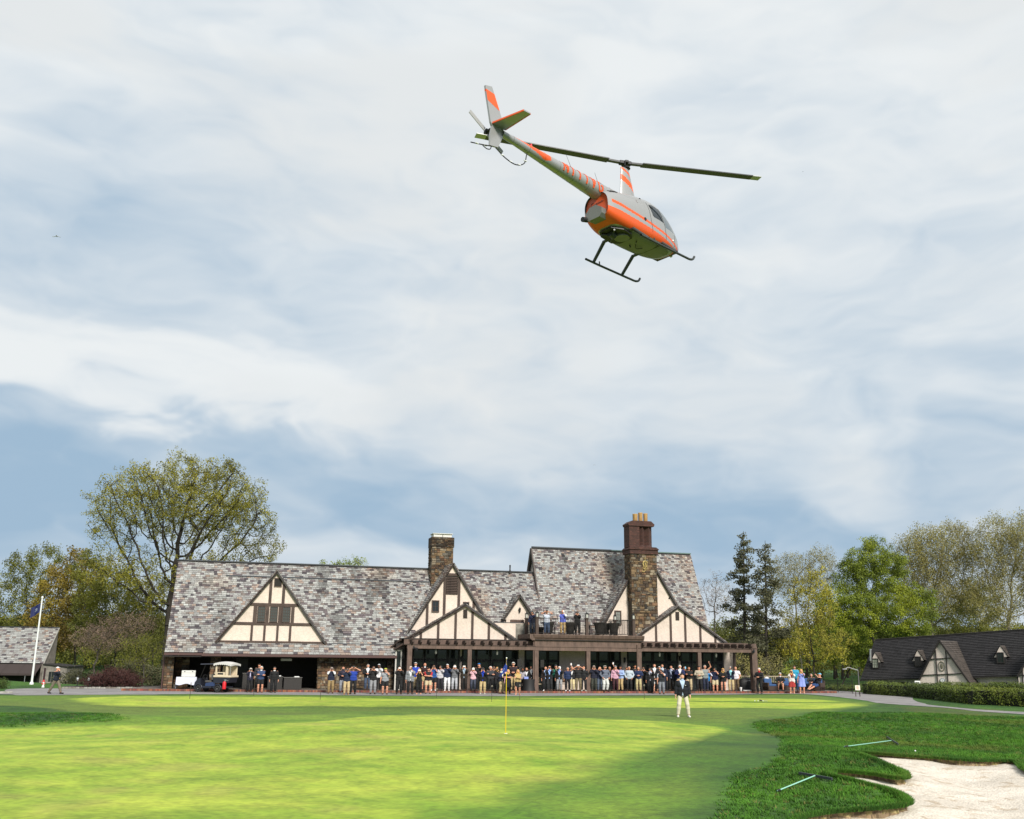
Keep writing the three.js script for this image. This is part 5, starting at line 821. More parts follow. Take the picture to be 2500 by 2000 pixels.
tree('tree', 'broad leafy green tree filling the gap below the maple and over the hedge', 138, [2050, 1650], [[2050, 1560, 100, 75], [2140, 1580, 110, 70]], { n: 1000, step: 0.9, kill: 1, pal: 'green', seed: 17, per: 6, clumpName: 'leafy', size: [0.9, 1.6] });
tree('tree', 'olive leafed tree standing between the two tall sycamores', 140, [2380, 1640], [[2385, 1480, 70, 90], [2340, 1540, 90, 60]], { n: 900, step: 0.9, kill: 1, pal: 'olive', seed: 18, per: 4, clumpName: 'leafy', size: [0.8, 1.4] });
tree('tree', 'shaded olive tree low behind the conifers and the pergola end', 112, [1790, 1650], [[1790, 1560, 75, 60], [1860, 1590, 70, 50]], { n: 900, step: 0.8, kill: 0.9, pal: 'olive', seed: 19, per: 5, size: [0.9, 1.5] });
tree('rhododendron', 'tan leaved shrub seen through the open end of the pergola', 79.5, [1790, 1682], [[1800, 1635, 42, 46], [1775, 1650, 30, 36]], { n: 500, step: 0.35, kill: 0.4, pal: 'tan', seed: 20, per: 3, clumpName: 'bud', size: [0.7, 1.2], category: 'shrub', barkM: BARK.grey, trunkTop: 0, maxR: 0.09 });
tree('rhododendron', 'tan and green branching shrub behind the blue cushioned sofas', 81, [1878, 1682], [[1880, 1622, 42, 30], [1855, 1645, 36, 30], [1905, 1650, 30, 26]], { n: 700, step: 0.35, kill: 0.4, pal: 'tan', seed: 21, per: 2, clumpName: 'bud', size: [0.7, 1.1], category: 'shrub', barkM: BARK.grey, trunkTop: 0, maxR: 0.08 });
tree('shrub', 'small bright green shrub behind the man in shorts on the terrace', 82, [1925, 1680], [[1925, 1648, 26, 18]], { n: 250, step: 0.3, kill: 0.4, pal: 'green', seed: 22, per: 4, category: 'shrub', size: [0.5, 0.9], maxR: 0.06 });
tree('round_bush', 'clipped yellow green bush by the white kerb end beside the bank', 65.5, [6, 1692], [[4, 1675, 15, 17]], { n: 350, step: 0.16, kill: 0.16, pal: 'hedge', seed: 23, per: 5, clumpName: 'bud', size: [0.5, 0.8], category: 'shrub', spread: 0.12, tip: 0.006, maxR: 0.05, trunkTop: 0 });
tree('tree', 'yellowish budding tree low behind the crabapple and red maple', 90, [330, 1660], [[330, 1500, 80, 80], [390, 1470, 60, 90]], { n: 800, step: 0.7, kill: 0.85, pal: 'oak', seed: 31, per: 4, size: [0.7, 1.2] });
for (const [i, x, y, hw, hh, lb] of [[0, 200, 1660, 60, 26, 'dark evergreen shrub behind the path lights beside the lean-to'], [1, 380, 1655, 45, 28, 'dark evergreen shrub in the shade of the layered tree by the end pier'], [2, 320, 1640, 50, 30, 'dark evergreen shrub rising behind the red maple mound']]) tree('evergreen_shrub', lb, 80 + i, [x, 1690], [[x, y, hw, hh]], { n: 420, step: 0.4, kill: 0.5, pal: 'dark', seed: 32 + i, per: 6, clumpName: 'fine', size: [0.6, 1.1], category: 'shrub', trunkTop: 0, maxR: 0.08 });
// conifers: a straight stem with drooping tiers
function conifer(label, z, topPx, half, seed, bare) {
  const r = rng(seed), b = atDepth(topPx[0] + 4, 1660, z), top = atDepth(topPx[0], topPx[1], z); b.y = 0; const Ht = top.y, W = half * z / 2474;
  const t = thing('conifer_tree', label, 'tree', [b.x, 0, b.z]), g = [rod([0, -0.1, 0], [top.x - b.x, Ht, 0], 0.2, 0.02, 8)], spots = [];
  for (let y = 2; y < Ht - 0.3; y += 0.10 + r() * 0.13) {
    const f = (Ht - y) / Ht, L = W * 1.25 * Math.pow(f, 0.85) * (0.45 + r() * 0.75), a = r() * 6.28, dr = -0.10 - f * 0.22 + r() * 0.25, x0 = (top.x - b.x) * y / Ht, P = [];
    for (let k = 0; k <= 4; k++) { const s = k / 4, q = L * s; P.push(V3(x0 + Math.cos(a) * q, y + q * dr + s * s * 0.35 * L * 0.4, Math.sin(a) * q)); }
    for (let k = 0; k < 4; k++) g.push(rod(P[k], P[k + 1], 0.05 * f * (1 - k / 5) + 0.012, 0.05 * f * (1 - (k + 1) / 5) + 0.01, 4));
    const n = Math.round(L * 9 * (1 - bare)) + 1; for (let k = 0; k < n; k++) { const s = 0.15 + 0.9 * Math.sqrt(r()), q = L * Math.min(1, s); spots.push(V3(x0 + Math.cos(a) * q + (r() - 0.5) * 0.7, y + q * dr + (r() - 0.6) * 0.5, Math.sin(a) * q + (r() - 0.5) * 0.7)); }
  }
  mesh('trunk', g, BARK.dark, t); scatter('crown', CLUMP.needle, spots, t, PAL.dark, r, [0.6, 1.15]);
}
conifer('tallest dark conifer with sparse tiers beyond the pergola end', 94, [1815, 1297], 84, 5, 0.58);
conifer('second dark conifer, nearer the yellow green tree and slightly shorter', 90, [1868, 1320], 72, 9, 0.52);
// the woods behind it all: one far mass
{
  const r = rng(404), spots = [], g = [];
  for (const [x0, x1, h0, h1] of [[-320, 430, 5, 10], [1690, 2900, 5, 10]]) for (let i = 0; i < 7500; i++) { const p = atDepth(lerp(x0, x1, r()), 1600, 150 + r() * 40), h = lerp(h0, h1, fbm(p.x * 0.09, 3, 3)); spots.push(V3(p.x, Math.pow(r(), 0.7) * h, p.z)); if (i % 110 === 0) g.push(rod([p.x, -0.5, p.z], [p.x + (r() - 0.5) * 2, h, p.z], 0.22, 0.06, 5)); }
  const w = new THREE.Group(); w.name = 'far_wood'; w.userData.kind = 'stuff'; tag(w, 'far green wood closing the gaps behind the trees'); scene.add(w);
  mesh('trunk', g, BARK.dark, w); scatter('foliage', CLUMP.leafy, spots, w, PAL.olive, r, [1.2, 2.0]);
}
// hedges: an added solid core, dark as the shaded inside, with a skin of small leaves
function hedge(label, pathPts, wide, y1) {
  const r = rng(pathPts.length * 31 + Math.round(y1 * 100)), o = pathPts[0], t = thing('hedge', label, 'hedge', [o.x, 0, o.z]), g = [], spots = [];
  for (let i = 0; i + 1 < pathPts.length; i++) {
    const a = pathPts[i], b = pathPts[i + 1], d = b.clone().sub(a); d.y = 0; const L = d.length(); d.normalize(); const s = V3(-d.z, 0, d.x), ha = a.y, hb = b.y;
    const core = bar(a.clone().sub(o).setY((ha - 0.1) / 2), b.clone().sub(o).setY((hb - 0.1) / 2), wide - 0.25, Math.min(ha, hb) - 0.12); g.push(core);
    const n = Math.round(L * (wide + 2 * ha) * 26); for (let k = 0; k < n; k++) { const u = r(), h = lerp(ha, hb, u), q = r() * (wide + 2 * h) , [v, y] = q < h ? [-wide / 2, q] : q < h + wide ? [q - h - wide / 2, h] : [wide / 2, q - h - wide]; const bump = (fbm(u * L * 1.3 + 40, y * 1.5, 2) - 0.5) * 0.16, p = a.clone().sub(o).addScaledVector(d, u * L).addScaledVector(s, v + bump * Math.sign(v)); p.y = y - 0.06 + (Math.abs(y - h) < 0.01 ? bump : 0); spots.push(p); }
  }
  mesh('stems', g, std(lin(0.012, 0.014, 0.006), 1), t); scatter('foliage', CLUMP.hedge, spots, t, PAL.hedge, r, [0.6, 1.05]);
}
const hp = (x, yb, yt, z) => { const b = atDepth(x, yb, z), t = atDepth(x, yt, z); return V3(b.x, t.y, b.z); };
hedge('long clipped hedge nearest the grass, running in front of the dark roofed house', [hp(2122, 1693, 1664, 76), hp(2250, 1702, 1670, 70), hp(2400, 1720, 1678, 60), hp(2640, 1728, 1687, 55)].map((p) => { p.y -= 0.08; return p; }), 1.3, 1);
hedge('second clipped hedge just behind the long one, close to the gable', [hp(2290, 1688, 1669, 83), hp(2640, 1688, 1670, 72)], 1.1, 1.1);
hedge('low hedge strip behind the terrace end by the fence', [hp(2008, 1684, 1676, 84), hp(2100, 1686, 1674, 80)], 0.7, 0.6);
// ---------------------------------------------------------------- helicopter: x forward, y up, z to its right; origin under the mast at skid height
{
  const H = thing('helicopter', 'orange and silver helicopter flying nose-away over the clubhouse lawn', 'helicopter');
  H.matrixAutoUpdate = true;
  const basis = new THREE.Matrix4().makeBasis(V3(0.70615, -0.00441, -0.70805), V3(-0.04648, 0.99753, -0.05258), V3(0.70653, 0.07004, 0.7042));
  H.position.set(3.751, 14.627, -28.759); H.quaternion.setFromRotationMatrix(basis);
  const silver = std(lin(0.37, 0.37, 0.37), 0.32, { metalness: 0.35 }), orange = std(lin(0.72, 0.10, 0.018), 0.35), belly = std(lin(0.19, 0.19, 0.18), 0.5, { metalness: 0.2 }), dark = std(lin(0.012, 0.012, 0.013), 0.5), steel = std(lin(0.06, 0.065, 0.06), 0.4, { metalness: 0.4 });  // belly grey is darker than the silver, underside shade put into the colour
  const glass = new THREE.MeshPhysicalMaterial({ color: lin(0.5, 0.54, 0.55), roughness: 0.05, transmission: 0.9, thickness: 0, side: THREE.DoubleSide });
  // body sections: x, bottom, top, half width
  const SEC = [[-1.70, 0.78, 1.62, 0.46], [-1.45, 0.66, 1.74, 0.54], [-1.1, 0.56, 1.84, 0.60], [-0.5, 0.50, 1.97, 0.635], [0, 0.48, 2.06, 0.645], [0.5, 0.48, 2.10, 0.645], [0.9, 0.49, 2.04, 0.63], [1.3, 0.52, 1.86, 0.585], [1.65, 0.57, 1.61, 0.51], [1.95, 0.66, 1.34, 0.40], [2.15, 0.77, 1.12, 0.26], [2.25, 0.88, 0.99, 0.09]];
  const sec = (x) => { let i = 0; while (i < SEC.length - 2 && x > SEC[i + 1][0]) i++; const p = SEC[Math.max(0, i - 1)], a = SEC[i], b = SEC[i + 1], c = SEC[Math.min(SEC.length - 1, i + 2)], t = clamp((x - a[0]) / (b[0] - a[0])); return [1, 2, 3].map((k) => { const m0 = (b[k] - p[k]) / (b[0] - p[0]), m1 = (c[k] - a[k]) / (c[0] - a[0]), h = b[0] - a[0], t2 = t * t, t3 = t2 * t; return (2 * t3 - 3 * t2 + 1) * a[k] + (t3 - 2 * t2 + t) * h * m0 + (-2 * t3 + 3 * t2) * b[k] + (t3 - t2) * h * m1; }); };
  const surf = (x, w, off = 0) => { const [yb, yt, hw] = sec(x), ym = lerp(yb, yt, 0.40), c = Math.cos(w), s = Math.sin(w), e = s > 0 ? 0.72 : 0.50, z = Math.sign(c) * Math.pow(Math.abs(c), s > 0 ? 0.85 : 0.55) * (hw + off), y = ym + Math.sign(s) * Math.pow(Math.abs(s), e) * ((s > 0 ? yt - ym : ym - yb) + off); return [x, y, z]; };
  const NX = 220, NW = 176, x0 = -1.70, x1 = 2.25, soups = {};
  const put = (k, a, b, c, d) => { const s = soups[k] ??= new Soup(), w = [1, 1, 1]; s.tri(a, b, c, w); s.tri(a, c, d, w); };
  const inPoly = (P, x, y) => { let q = false; for (let i = 0, j = P.length - 1; i < P.length; j = i++) if ((P[i][1] > y) !== (P[j][1] > y) && x < (P[j][0] - P[i][0]) * (y - P[i][1]) / (P[j][1] - P[i][1]) + P[i][0]) q = !q; return q; };
  const REAR_WIN = [[0.20, 1.70], [0.45, 1.78], [0.74, 1.76], [0.92, 1.26], [0.34, 1.31]], DOOR_WIN = [[0.80, 1.76], [0.98, 1.72], [1.16, 1.62], [1.40, 1.40], [1.57, 1.15], [1.02, 1.15]], SCREEN = [[0.98, 2.2], [0.98, 1.84], [1.22, 1.68], [1.50, 1.40], [1.66, 1.14], [1.80, 0.98], [2.4, 0.88], [2.4, 2.2]];
  const band = (x, P) => { let i = 0; while (i < P.length - 2 && x > P[i + 1][0]) i++; return lerp(P[i][1], P[i + 1][1], clamp((x - P[i][0]) / (P[i + 1][0] - P[i][0]))); };
  const LOW = [[-1.8, 0.66], [-0.9, 0.58], [0.3, 0.585], [1.3, 0.60], [1.9, 0.60]], UP = [[-1.8, 1.06], [-0.9, 0.93], [0.3, 0.83], [1.2, 0.72], [1.9, 0.60]], ST = [[-1.55, 1.24], [-0.9, 1.13], [0, 1.03], [1, 0.90], [1.6, 0.78], [2.05, 0.68]];
  const WS = (j) => { const q = j / NW * 4, i = Math.floor(q), f = q - i, h = Math.PI / 2; return i % 2 === 0 ? i * h + h * Math.pow(f, 1.7) : (i + 1) * h - h * Math.pow(1 - f, 1.7); };
  for (let i = 0; i < NX; i++) for (let j = 0; j < NW; j++) {
    const xa = lerp(x0, x1, i / NX), xb = lerp(x0, x1, (i + 1) / NX), wa = WS(j), wb = WS(j + 1), A = surf(xa, wa), B = surf(xb, wa), C = surf(xb, wb), D = surf(xa, wb), x = (xa + xb) / 2, y = (A[1] + C[1]) / 2, z = Math.abs(A[2] + C[2]) / 2;
    let k = y < 0.56 && z < 0.60 ? 'belly' : 'fuselage';
    if (inPoly(REAR_WIN, x, y) && z > 0.2) k = 'rear_window'; else if (inPoly(DOOR_WIN, x, y) && z > 0.15) k = 'door_window'; else if (inPoly(SCREEN, x, y) && z > 0.03) k = 'windscreen';
    else if (k === 'fuselage' && x < 1.86 && y > band(x, LOW) && y < band(x, UP)) k = 'stripe'; else if (k === 'fuselage' && x > -1.56 && Math.abs(y - band(x, ST)) < lerp(0.055, 0.038, (x + 1.5) / 3.5)) k = 'stripe';
    put(k, A, D, C, B);
  }
  const smooth = (s) => { const g = mergeVertices(s.geo(false).deleteAttribute('normal').deleteAttribute('uv'), 1e-4); g.computeVertexNormals(); return g; };
  const body = mesh('fuselage', smooth(soups.fuselage), silver, H); mesh('stripe', smooth(soups.stripe), orange, body); mesh('belly', smooth(soups.belly), belly, body);
  const tint = glass.clone(); tint.color = lin(0.10, 0.115, 0.125); for (const k of ['rear_window', 'door_window', 'windscreen']) mesh(k, smooth(soups[k]), k === 'rear_window' ? tint : glass, H);
  // rear bulkhead
  const rim = []; for (let j = 0; j < 48; j++) { const p = surf(x0, j / 48 * Math.PI * 2, -0.012); rim.push([p[2], p[1]]); }
  mesh('rear_bulkhead', prism(rim, 0, 0.02).rotateY(-Math.PI / 2).translate(x0 + 0.08, 0, 0), std(lin(0.60, 0.085, 0.02), 0.4, { side: THREE.DoubleSide }), H);
  const sh = mesh('exhaust_shroud', prism([[-0.20, 0.70], [0.22, 0.70], [0.32, 0.80], [0.33, 0.98], [0.1, 1.14], [-0.14, 1.12], [-0.32, 0.94], [-0.31, 0.78]], 0, 0.5).rotateY(-Math.PI / 2).translate(-1.36, 0, 0), belly, H); sh.material = belly.clone(); sh.material.side = THREE.DoubleSide;
  mesh('exhaust_pipe', rod([-1.80, 0.80, -0.30], [-2.0, 0.76, -0.32], 0.08, 0.08, 14), dark, H);
  // engine bay in the belly: a flat panel painted dark for its shaded opening, the muffler and belts inside
  const bay = mesh('engine_bay', prism([[-1.35, -0.26], [-1.12, -0.40], [-0.62, -0.40], [-0.42, -0.2], [-0.42, 0.28], [-0.62, 0.42], [-1.0, 0.42], [-1.35, 0.2]], 0, 0.03).rotateX(Math.PI / 2).translate(0, 0.525, 0).rotateZ(0), dark, H); bay.rotation.z = -0.10; bay.position.y = -0.10;
  mesh('air_filter_disc', rod([-0.62, 0.43, 0.08], [-0.62, 0.49, 0.08], 0.24, 0.24, 24), belly, H);
  mesh('cooling_fan', [rod([-1.2, 0.475, -0.25], [-0.6, 0.465, 0.3], 0.035), rod([-1.2, 0.47, 0.25], [-0.7, 0.46, -0.3], 0.03), rod([-1.1, 0.49, 0.0], [-0.9, 0.45, 0.0], 0.12, 0.12, 12)], steel, H);
  mesh('belly_antenna', [tube([[0.1, 0.47, 0.05], [0.25, 0.42, -0.05], [0.45, 0.45, 0.05]], 0.012, 10, 5), rod([-0.05, 0.48, 0.2], [-0.1, 0.40, 0.22], 0.015), rod([0, 0.48, -0.1], [0.02, 0.4, -0.1], 0.02)], dark, H);
  mesh('air_vent', [0, 1, 2, 3, 4].map((i) => { const a = surf(-1.46 + i * 0.07, 0.80, 0.012), b = surf(-1.44 + i * 0.07, 1.12, 0.012); return bar(a, b, 0.03, 0.02); }), dark, H);
  { const p = surf(-0.1, 0.04, 0.0); mesh('fuel_cap', rod([p[0], 1.06, p[2] - 0.02], [p[0], 1.06, p[2] + 0.015], 0.055, 0.055, 16), dark, H); }
  mesh('door_seam', [[0.76, 1.75, 0.97, 1.18], [0.97, 1.18, 1.02, 0.72], [0.12, 1.75, 0.28, 0.75], [1.60, 1.12, 1.60, 0.72]].map(([a, b, c, d]) => { const zz = (x, y) => { let best = 9, w0 = 0; for (let w = -1.2; w < 1.5; w += 0.01) { const p = surf(x, w); if (Math.abs(p[1] - y) < best) { best = Math.abs(p[1] - y); w0 = w; } } return surf(x, w0, 0.003); }; const P = []; for (let k = 0; k <= 6; k++) P.push(V3(...zz(lerp(a, c, k / 6), lerp(b, d, k / 6)))); return new THREE.TubeGeometry(new THREE.CatmullRomCurve3(P), 12, 0.007, 4); }), steel, H);
  // lettering like the hand-written company line on the cabin and the bulkhead, as thin strokes
  const script = (o, du, dv, m) => { const L = []; const st = (pts, r) => L.push(tube(pts.map(([u, v]) => V3(...o).addScaledVector(V3(...du), u).addScaledVector(V3(...dv), v)), r, 10, 4)); st([[0.09, 0.085], [0.03, 0.1], [0, 0.05], [0.03, 0.0], [0.1, 0.02]], 0.006); for (let k = 0; k < 7; k++) { const u = 0.13 + k * 0.052; st(k % 2 ? [[u, 0], [u + 0.012, 0.05], [u + 0.03, 0.0]] : [[u, 0.05], [u, 0.01], [u + 0.02, 0.0], [u + 0.032, 0.04]], 0.005); } return mesh('lettering', L, m, H); };
  script([-1.652, 1.27, -0.22], [0, 0.03, 1], [0, 1, 0], dark); script([-0.42, 1.55, 0.595], [1, -0.03, 0.015], [0, 1, -0.35], std(lin(0.10, 0.05, 0.05), 0.5));
  // cabin inside: floor, seats, a pilot in a dark shirt with a headset
  mesh('cabin_floor', box(-0.1, 1.9, 0.62, 0.66, -0.42, 0.42), dark, H); mesh('firewall', box(-0.12, -0.06, 0.66, 1.85, -0.5, 0.5), dark, H);
  for (const [x, z] of [[0.95, -0.28], [0.95, 0.28], [0.12, -0.28], [0.12, 0.28]]) mesh('seat', [bevelBox(0.45, 0.2, 0.44, 0.05).translate(x + 0.1, 0.86, z), bevelBox(0.14, 0.62, 0.42, 0.05).translate(x - 0.12, 1.2, z)], std(lin(0.05, 0.045, 0.04), 0.8), H);
  mesh('instrument_panel', [bevelBox(0.2, 0.42, 0.5, 0.05).translate(1.72, 0.98, 0.05)], dark, H);
  // tail boom
  const boomC = (x) => V3(x, lerp(1.70, 1.99, (x + 1.2) / -4.5), 0), boomR = (x) => lerp(0.285, 0.095, clamp((x + 1.2) / -4.5)) , bq = {};
  const NB = 90, NR = 48;
  for (let i = 0; i < NB; i++) for (let j = 0; j < NR; j++) { const f = (a, b) => { const x = lerp(-0.8, -5.72, a / NB), c = boomC(x), r = boomR(x), w = b / NR * Math.PI * 2; return [x, c.y + Math.sin(w) * r, Math.cos(w) * r]; }; const A = f(i, j), B = f(i + 1, j), C = f(i + 1, j + 1), D = f(i, j + 1), x = (A[0] + C[0]) / 2, an = (j + 0.5) / NR * 6.283; const rel = Math.sin(an), side = Math.abs(Math.cos(an)); const t = (-3.85 - x) / 1.5; const k = t > 0 && t < 1 && rel > lerp(-1.0, 0.6, t) + (t < 0.15 ? (0.15 - t) * 5 : 0) ? 'b' : 'a'; const s = bq[k] ??= new Soup(); s.tri(A, B, C, [1, 1, 1]); s.tri(A, C, D, [1, 1, 1]); }
  const boom = mesh('tail_boom', smooth(bq.a), silver, H); mesh('stripe', smooth(bq.b), orange, boom);
  mesh('boom_fairing', lathe([[0.29, 0], [0.285, 0.5], [0.24, 1.1], [0.1, 1.5], [0, 1.55]], 24).rotateZ(-Math.PI / 2).translate(-1.25, 1.70, 0), silver, boom);
  for (let i = 0; i < 7; i++) mesh('boom_seam', new THREE.TorusGeometry(boomR(-1.6 - i * 0.62) + 0.001, 0.004, 4, 24).rotateY(Math.PI / 2).translate(-1.6 - i * 0.62, boomC(-1.6 - i * 0.62).y, 0), steel, boom);
  // registration letters wrapped on the boom: N111VG
  { const GL = { N: [[[0, 0], [0, 1]], [[0, 1], [0.62, 0]], [[0.62, 0], [0.62, 1]]], 1: [[[0.3, 0], [0.3, 1]], [[0.3, 1], [0.08, 0.94]]], V: [[[0, 1], [0.32, 0]], [[0.32, 0], [0.64, 1]]], G: [[[0.62, 0.82], [0.4, 1]], [[0.4, 1], [0.14, 0.92]], [[0.14, 0.92], [0, 0.5]], [[0, 0.5], [0.14, 0.08]], [[0.14, 0.08], [0.42, 0]], [[0.42, 0], [0.62, 0.14]], [[0.62, 0.14], [0.62, 0.46]], [[0.62, 0.46], [0.36, 0.46]]] };
    [...'N111VG'].forEach((ch, i) => { const xl = -3.32 + i * 0.30, L = []; for (const [p, q] of GL[ch]) { const P = []; for (let k = 0; k <= 5; k++) { const u = lerp(p[0], q[0], k / 5), v = lerp(p[1], q[1], k / 5), x = xl + u * 0.27, w = lerp(-0.58, 1.02, v), r = boomR(x) + 0.007, c = boomC(x); P.push(V3(x, c.y + Math.sin(w) * r, Math.cos(w) * r)); } for (let k = 0; k < 5; k++) { const n = P[k].clone().add(P[k + 1]).multiplyScalar(0.5).sub(boomC(P[k].x)).setX(0).normalize(); const d = P[k + 1].clone().sub(P[k]).multiplyScalar(0.15); L.push(bar(P[k].clone().sub(d), P[k + 1].clone().add(d), 0.06, 0.008, n)); } } mesh('letter', L, orange, boom); }); }
  // tail: fins, stabilizer, tail rotor, guard
  const fin = (poly, th, m, p = H, nm = 'fin') => mesh(nm, prism(poly, -th, th), m, p);
  const uf = [[-5.66, 2.06], [-5.74, 2.5], [-5.90, 2.92], [-6.07, 3.34], [-6.33, 3.27], [-6.25, 2.7], [-6.17, 2.17], [-6.10, 2.0]];
  const f1 = fin(uf, 0.03, silver, H, 'upper_fin'); fin([[-5.80, 2.66], [-5.985, 3.13], [-6.315, 3.16], [-6.265, 2.82]], 0.033, orange, f1, 'stripe');
  fin([[-5.61, 2.06], [-5.72, 1.84], [-5.91, 1.46], [-6.23, 1.40], [-6.20, 1.75], [-6.12, 2.06]], 0.028, silver, H, 'lower_fin');
  const st = mesh('stabilizer', prism([[-6.12, 0.03], [-5.90, 1.06], [-5.66, 1.07], [-5.62, 0.03]], -0.02, 0.02).rotateX(Math.PI / 2).translate(0, 2.14, 0), silver, H);
  mesh('stripe', [bar([-5.62, 2.14, 0.05], [-5.655, 2.14, 1.06], 0.03, 0.048), bar([-6.12, 2.14, 0.05], [-5.905, 2.14, 1.05], 0.03, 0.048)], orange, st);
  const tr = mesh('tail_rotor_hub', [rod([-6.0, 2.08, -0.02], [-6.0, 2.08, -0.36], 0.045), rod([-6.0, 2.08, -0.28], [-6.0, 2.08, -0.36], 0.09, 0.07, 10), rod([-6.08, 2.0, -0.32], [-5.92, 2.16, -0.32], 0.035)], dark, H);
  for (const s of [1, -1]) mesh('tail_rotor_blade', bar([-6.0 - s * 0.06, 2.08 + s * 0.06, -0.33], [-6.0 - s * 0.62, 2.08 + s * 0.40, -0.33], 0.125, 0.018, V3(0, 0, 1)), std(lin(0.35, 0.35, 0.35), 0.4), tr);
  mesh('tail_guard', [tube([[-5.98, 1.43, 0], [-5.6, 1.26, 0], [-5.19, 1.22, 0], [-4.85, 1.4, 0], [-4.72, 1.76, 0]], 0.016, 30, 6), tube([[-6.12, 1.42, 0], [-6.5, 1.34, -0.04], [-6.85, 1.28, -0.08]], 0.016, 14, 6), tube([[-6.15, 1.40, 0], [-6.22, 1.28, 0.02], [-6.35, 1.24, 0.02], [-6.5, 1.28, 0.02]], 0.014, 12, 6)], dark, H);
  for (const [x, y] of [[-5.72, 1.31], [-5.4, 1.235], [-5.06, 1.27], [-4.8, 1.5], [-6.35, 1.375], [-6.65, 1.315]]) mesh('guard_band', rod([x - 0.05, y - 0.004, x < -6.1 ? -0.03 : 0], [x + 0.05, y + 0.004, x < -6.1 ? -0.05 : 0], 0.021, 0.021, 6), M.white, H);
  mesh('antenna', rod([-2.71, 1.96, 0], [-2.99, 2.47, 0], 0.007, 0.004, 5), dark, H); mesh('antenna', rod([-1.47, 1.9, 0], [-1.66, 2.36, 0], 0.007, 0.004, 5), dark, H);
  mesh('beacon', lathe([[0.001, 0.14], [0.03, 0.12], [0.035, 0], [0.001, 0]], 10).translate(-4.52, 2.04, 0), M.red, H);
  // mast fairing with slanting bands, hub and two blades
  const air = (t) => { const xl = lerp(0.34, 0.07, t), xt = lerp(-0.46, -0.30, t), y = lerp(1.92, 3.10, t), P = []; for (let k = 0; k < 28; k++) { const a = k / 28 * Math.PI * 2, c = Math.cos(a), u = (c + 1) / 2, x = lerp(xt, xl, u), th = lerp(0.155, 0.10, t) * Math.sin(a) * Math.sqrt(Math.max(0, 0.25 + u * 0.75)); P.push([x, y, th]); } return P; };
  const fq = {}; const NT = 70; for (let i = 0; i < NT; i++) { const P = air(i / NT), Q = air((i + 1) / NT); for (let k = 0; k < 28; k++) { const m = (k + 1) % 28, y = (P[k][1] + Q[k][1]) / 2 + (P[k][0]) * 0.62; const on = (y > 2.42 && y < 2.66) || (y > 2.86 && y < 2.95) || (y < 2.12 && P[k][0] > 0.12); const s = fq[on ? 'b' : 'a'] ??= new Soup(); s.tri(P[k], Q[k], Q[m], [1, 1, 1]); s.tri(P[k], Q[m], P[m], [1, 1, 1]); } }
  const mast = mesh('mast_fairing', smooth(fq.a), silver, H); mesh('stripe', smooth(fq.b), orange, mast);
  mesh('mast_cap', prism(air(1).map((p) => [p[0], p[2]]), 0, 0.01).rotateX(Math.PI / 2).translate(0, 3.105, 0), silver, mast);
  const hub = mesh('rotor_hub', [rod([-0.05, 3.0, 0], [-0.05, 3.42, 0], 0.035), rod([-0.05, 3.13, 0], [-0.05, 3.17, 0], 0.16, 0.14, 14), bevelBox(0.42, 0.13, 0.16, 0.03).rotateY(-0.47).translate(-0.05, 3.34, 0), bevelBox(0.14, 0.10, 0.34, 0.03).rotateY(-0.47).translate(-0.05, 3.33, 0), rod([-0.2, 3.16, 0.1], [-0.2, 3.32, 0.12], 0.015), rod([0.1, 3.16, -0.1], [0.12, 3.32, -0.1], 0.015)], dark, H);
  const bl = std(lin(0.045, 0.047, 0.05), 0.35);
  for (const s of [1, -1]) { const a = 27 / 57.3, d = V3(Math.cos(a) * s, 0.04, Math.sin(a) * s).normalize(), o = V3(-0.05, 3.34, 0); const g = mesh('rotor_blade', [bar(o.clone().addScaledVector(d, 0.18), o.clone().addScaledVector(d, 0.62), 0.12, 0.06), bar(o.clone().addScaledVector(d, 0.6), o.clone().addScaledVector(d, 4.7), 0.255, 0.032)], bl, hub); mesh('blade_tip', bar(o.clone().addScaledVector(d, 4.7), o.clone().addScaledVector(d, 5.03), 0.25, 0.028), std(lin(0.5, 0.5, 0.5), 0.4), g); }
  // skids
  for (const s of [1, -1]) {
    const k = mesh('skid', tube([[-1.02, 0.03, s * 1.09], [-0.4, 0.02, s * 1.09], [0.4, 0.02, s * 1.09], [1.2, 0.02, s * 1.09], [1.52, 0.03, s * 1.09], [1.68, 0.09, s * 1.09], [1.77, 0.2, s * 1.09]], 0.038, 40, 10), steel, H);
    mesh('leg', [rod([0.80, 0.05, s * 1.08], [0.80, 0.55, s * 0.58], 0.05, 0.058, 10)], steel, H); mesh('leg', [rod([-0.64, 0.05, s * 1.08], [-0.68, 0.55, s * 0.58], 0.05, 0.058, 10)], steel, H);
    mesh('foot_cleat', [box(-0.36, -0.32, 0.05, 0.16, s * 1.09 - 0.01, s * 1.09 + 0.01)], steel, k);
  }
  mesh('cross_tube', [rod([0.80, 0.53, -0.62], [0.80, 0.53, 0.62], 0.05), rod([-0.68, 0.55, -0.62], [-0.68, 0.55, 0.62], 0.05)], steel, H);
  mesh('landing_light', lathe([[0.001, 0], [0.05, 0.0], [0.055, 0.03], [0.001, 0.04]], 12).rotateZ(-Math.PI / 2).translate(1.9, 0.63, 0.12), M.white, H);
  { const p = surf(1.45, -0.12, 0.0); mesh('position_light', new THREE.SphereGeometry(0.035, 10, 8).translate(p[0], p[1], p[2]), M.white, H); }
}
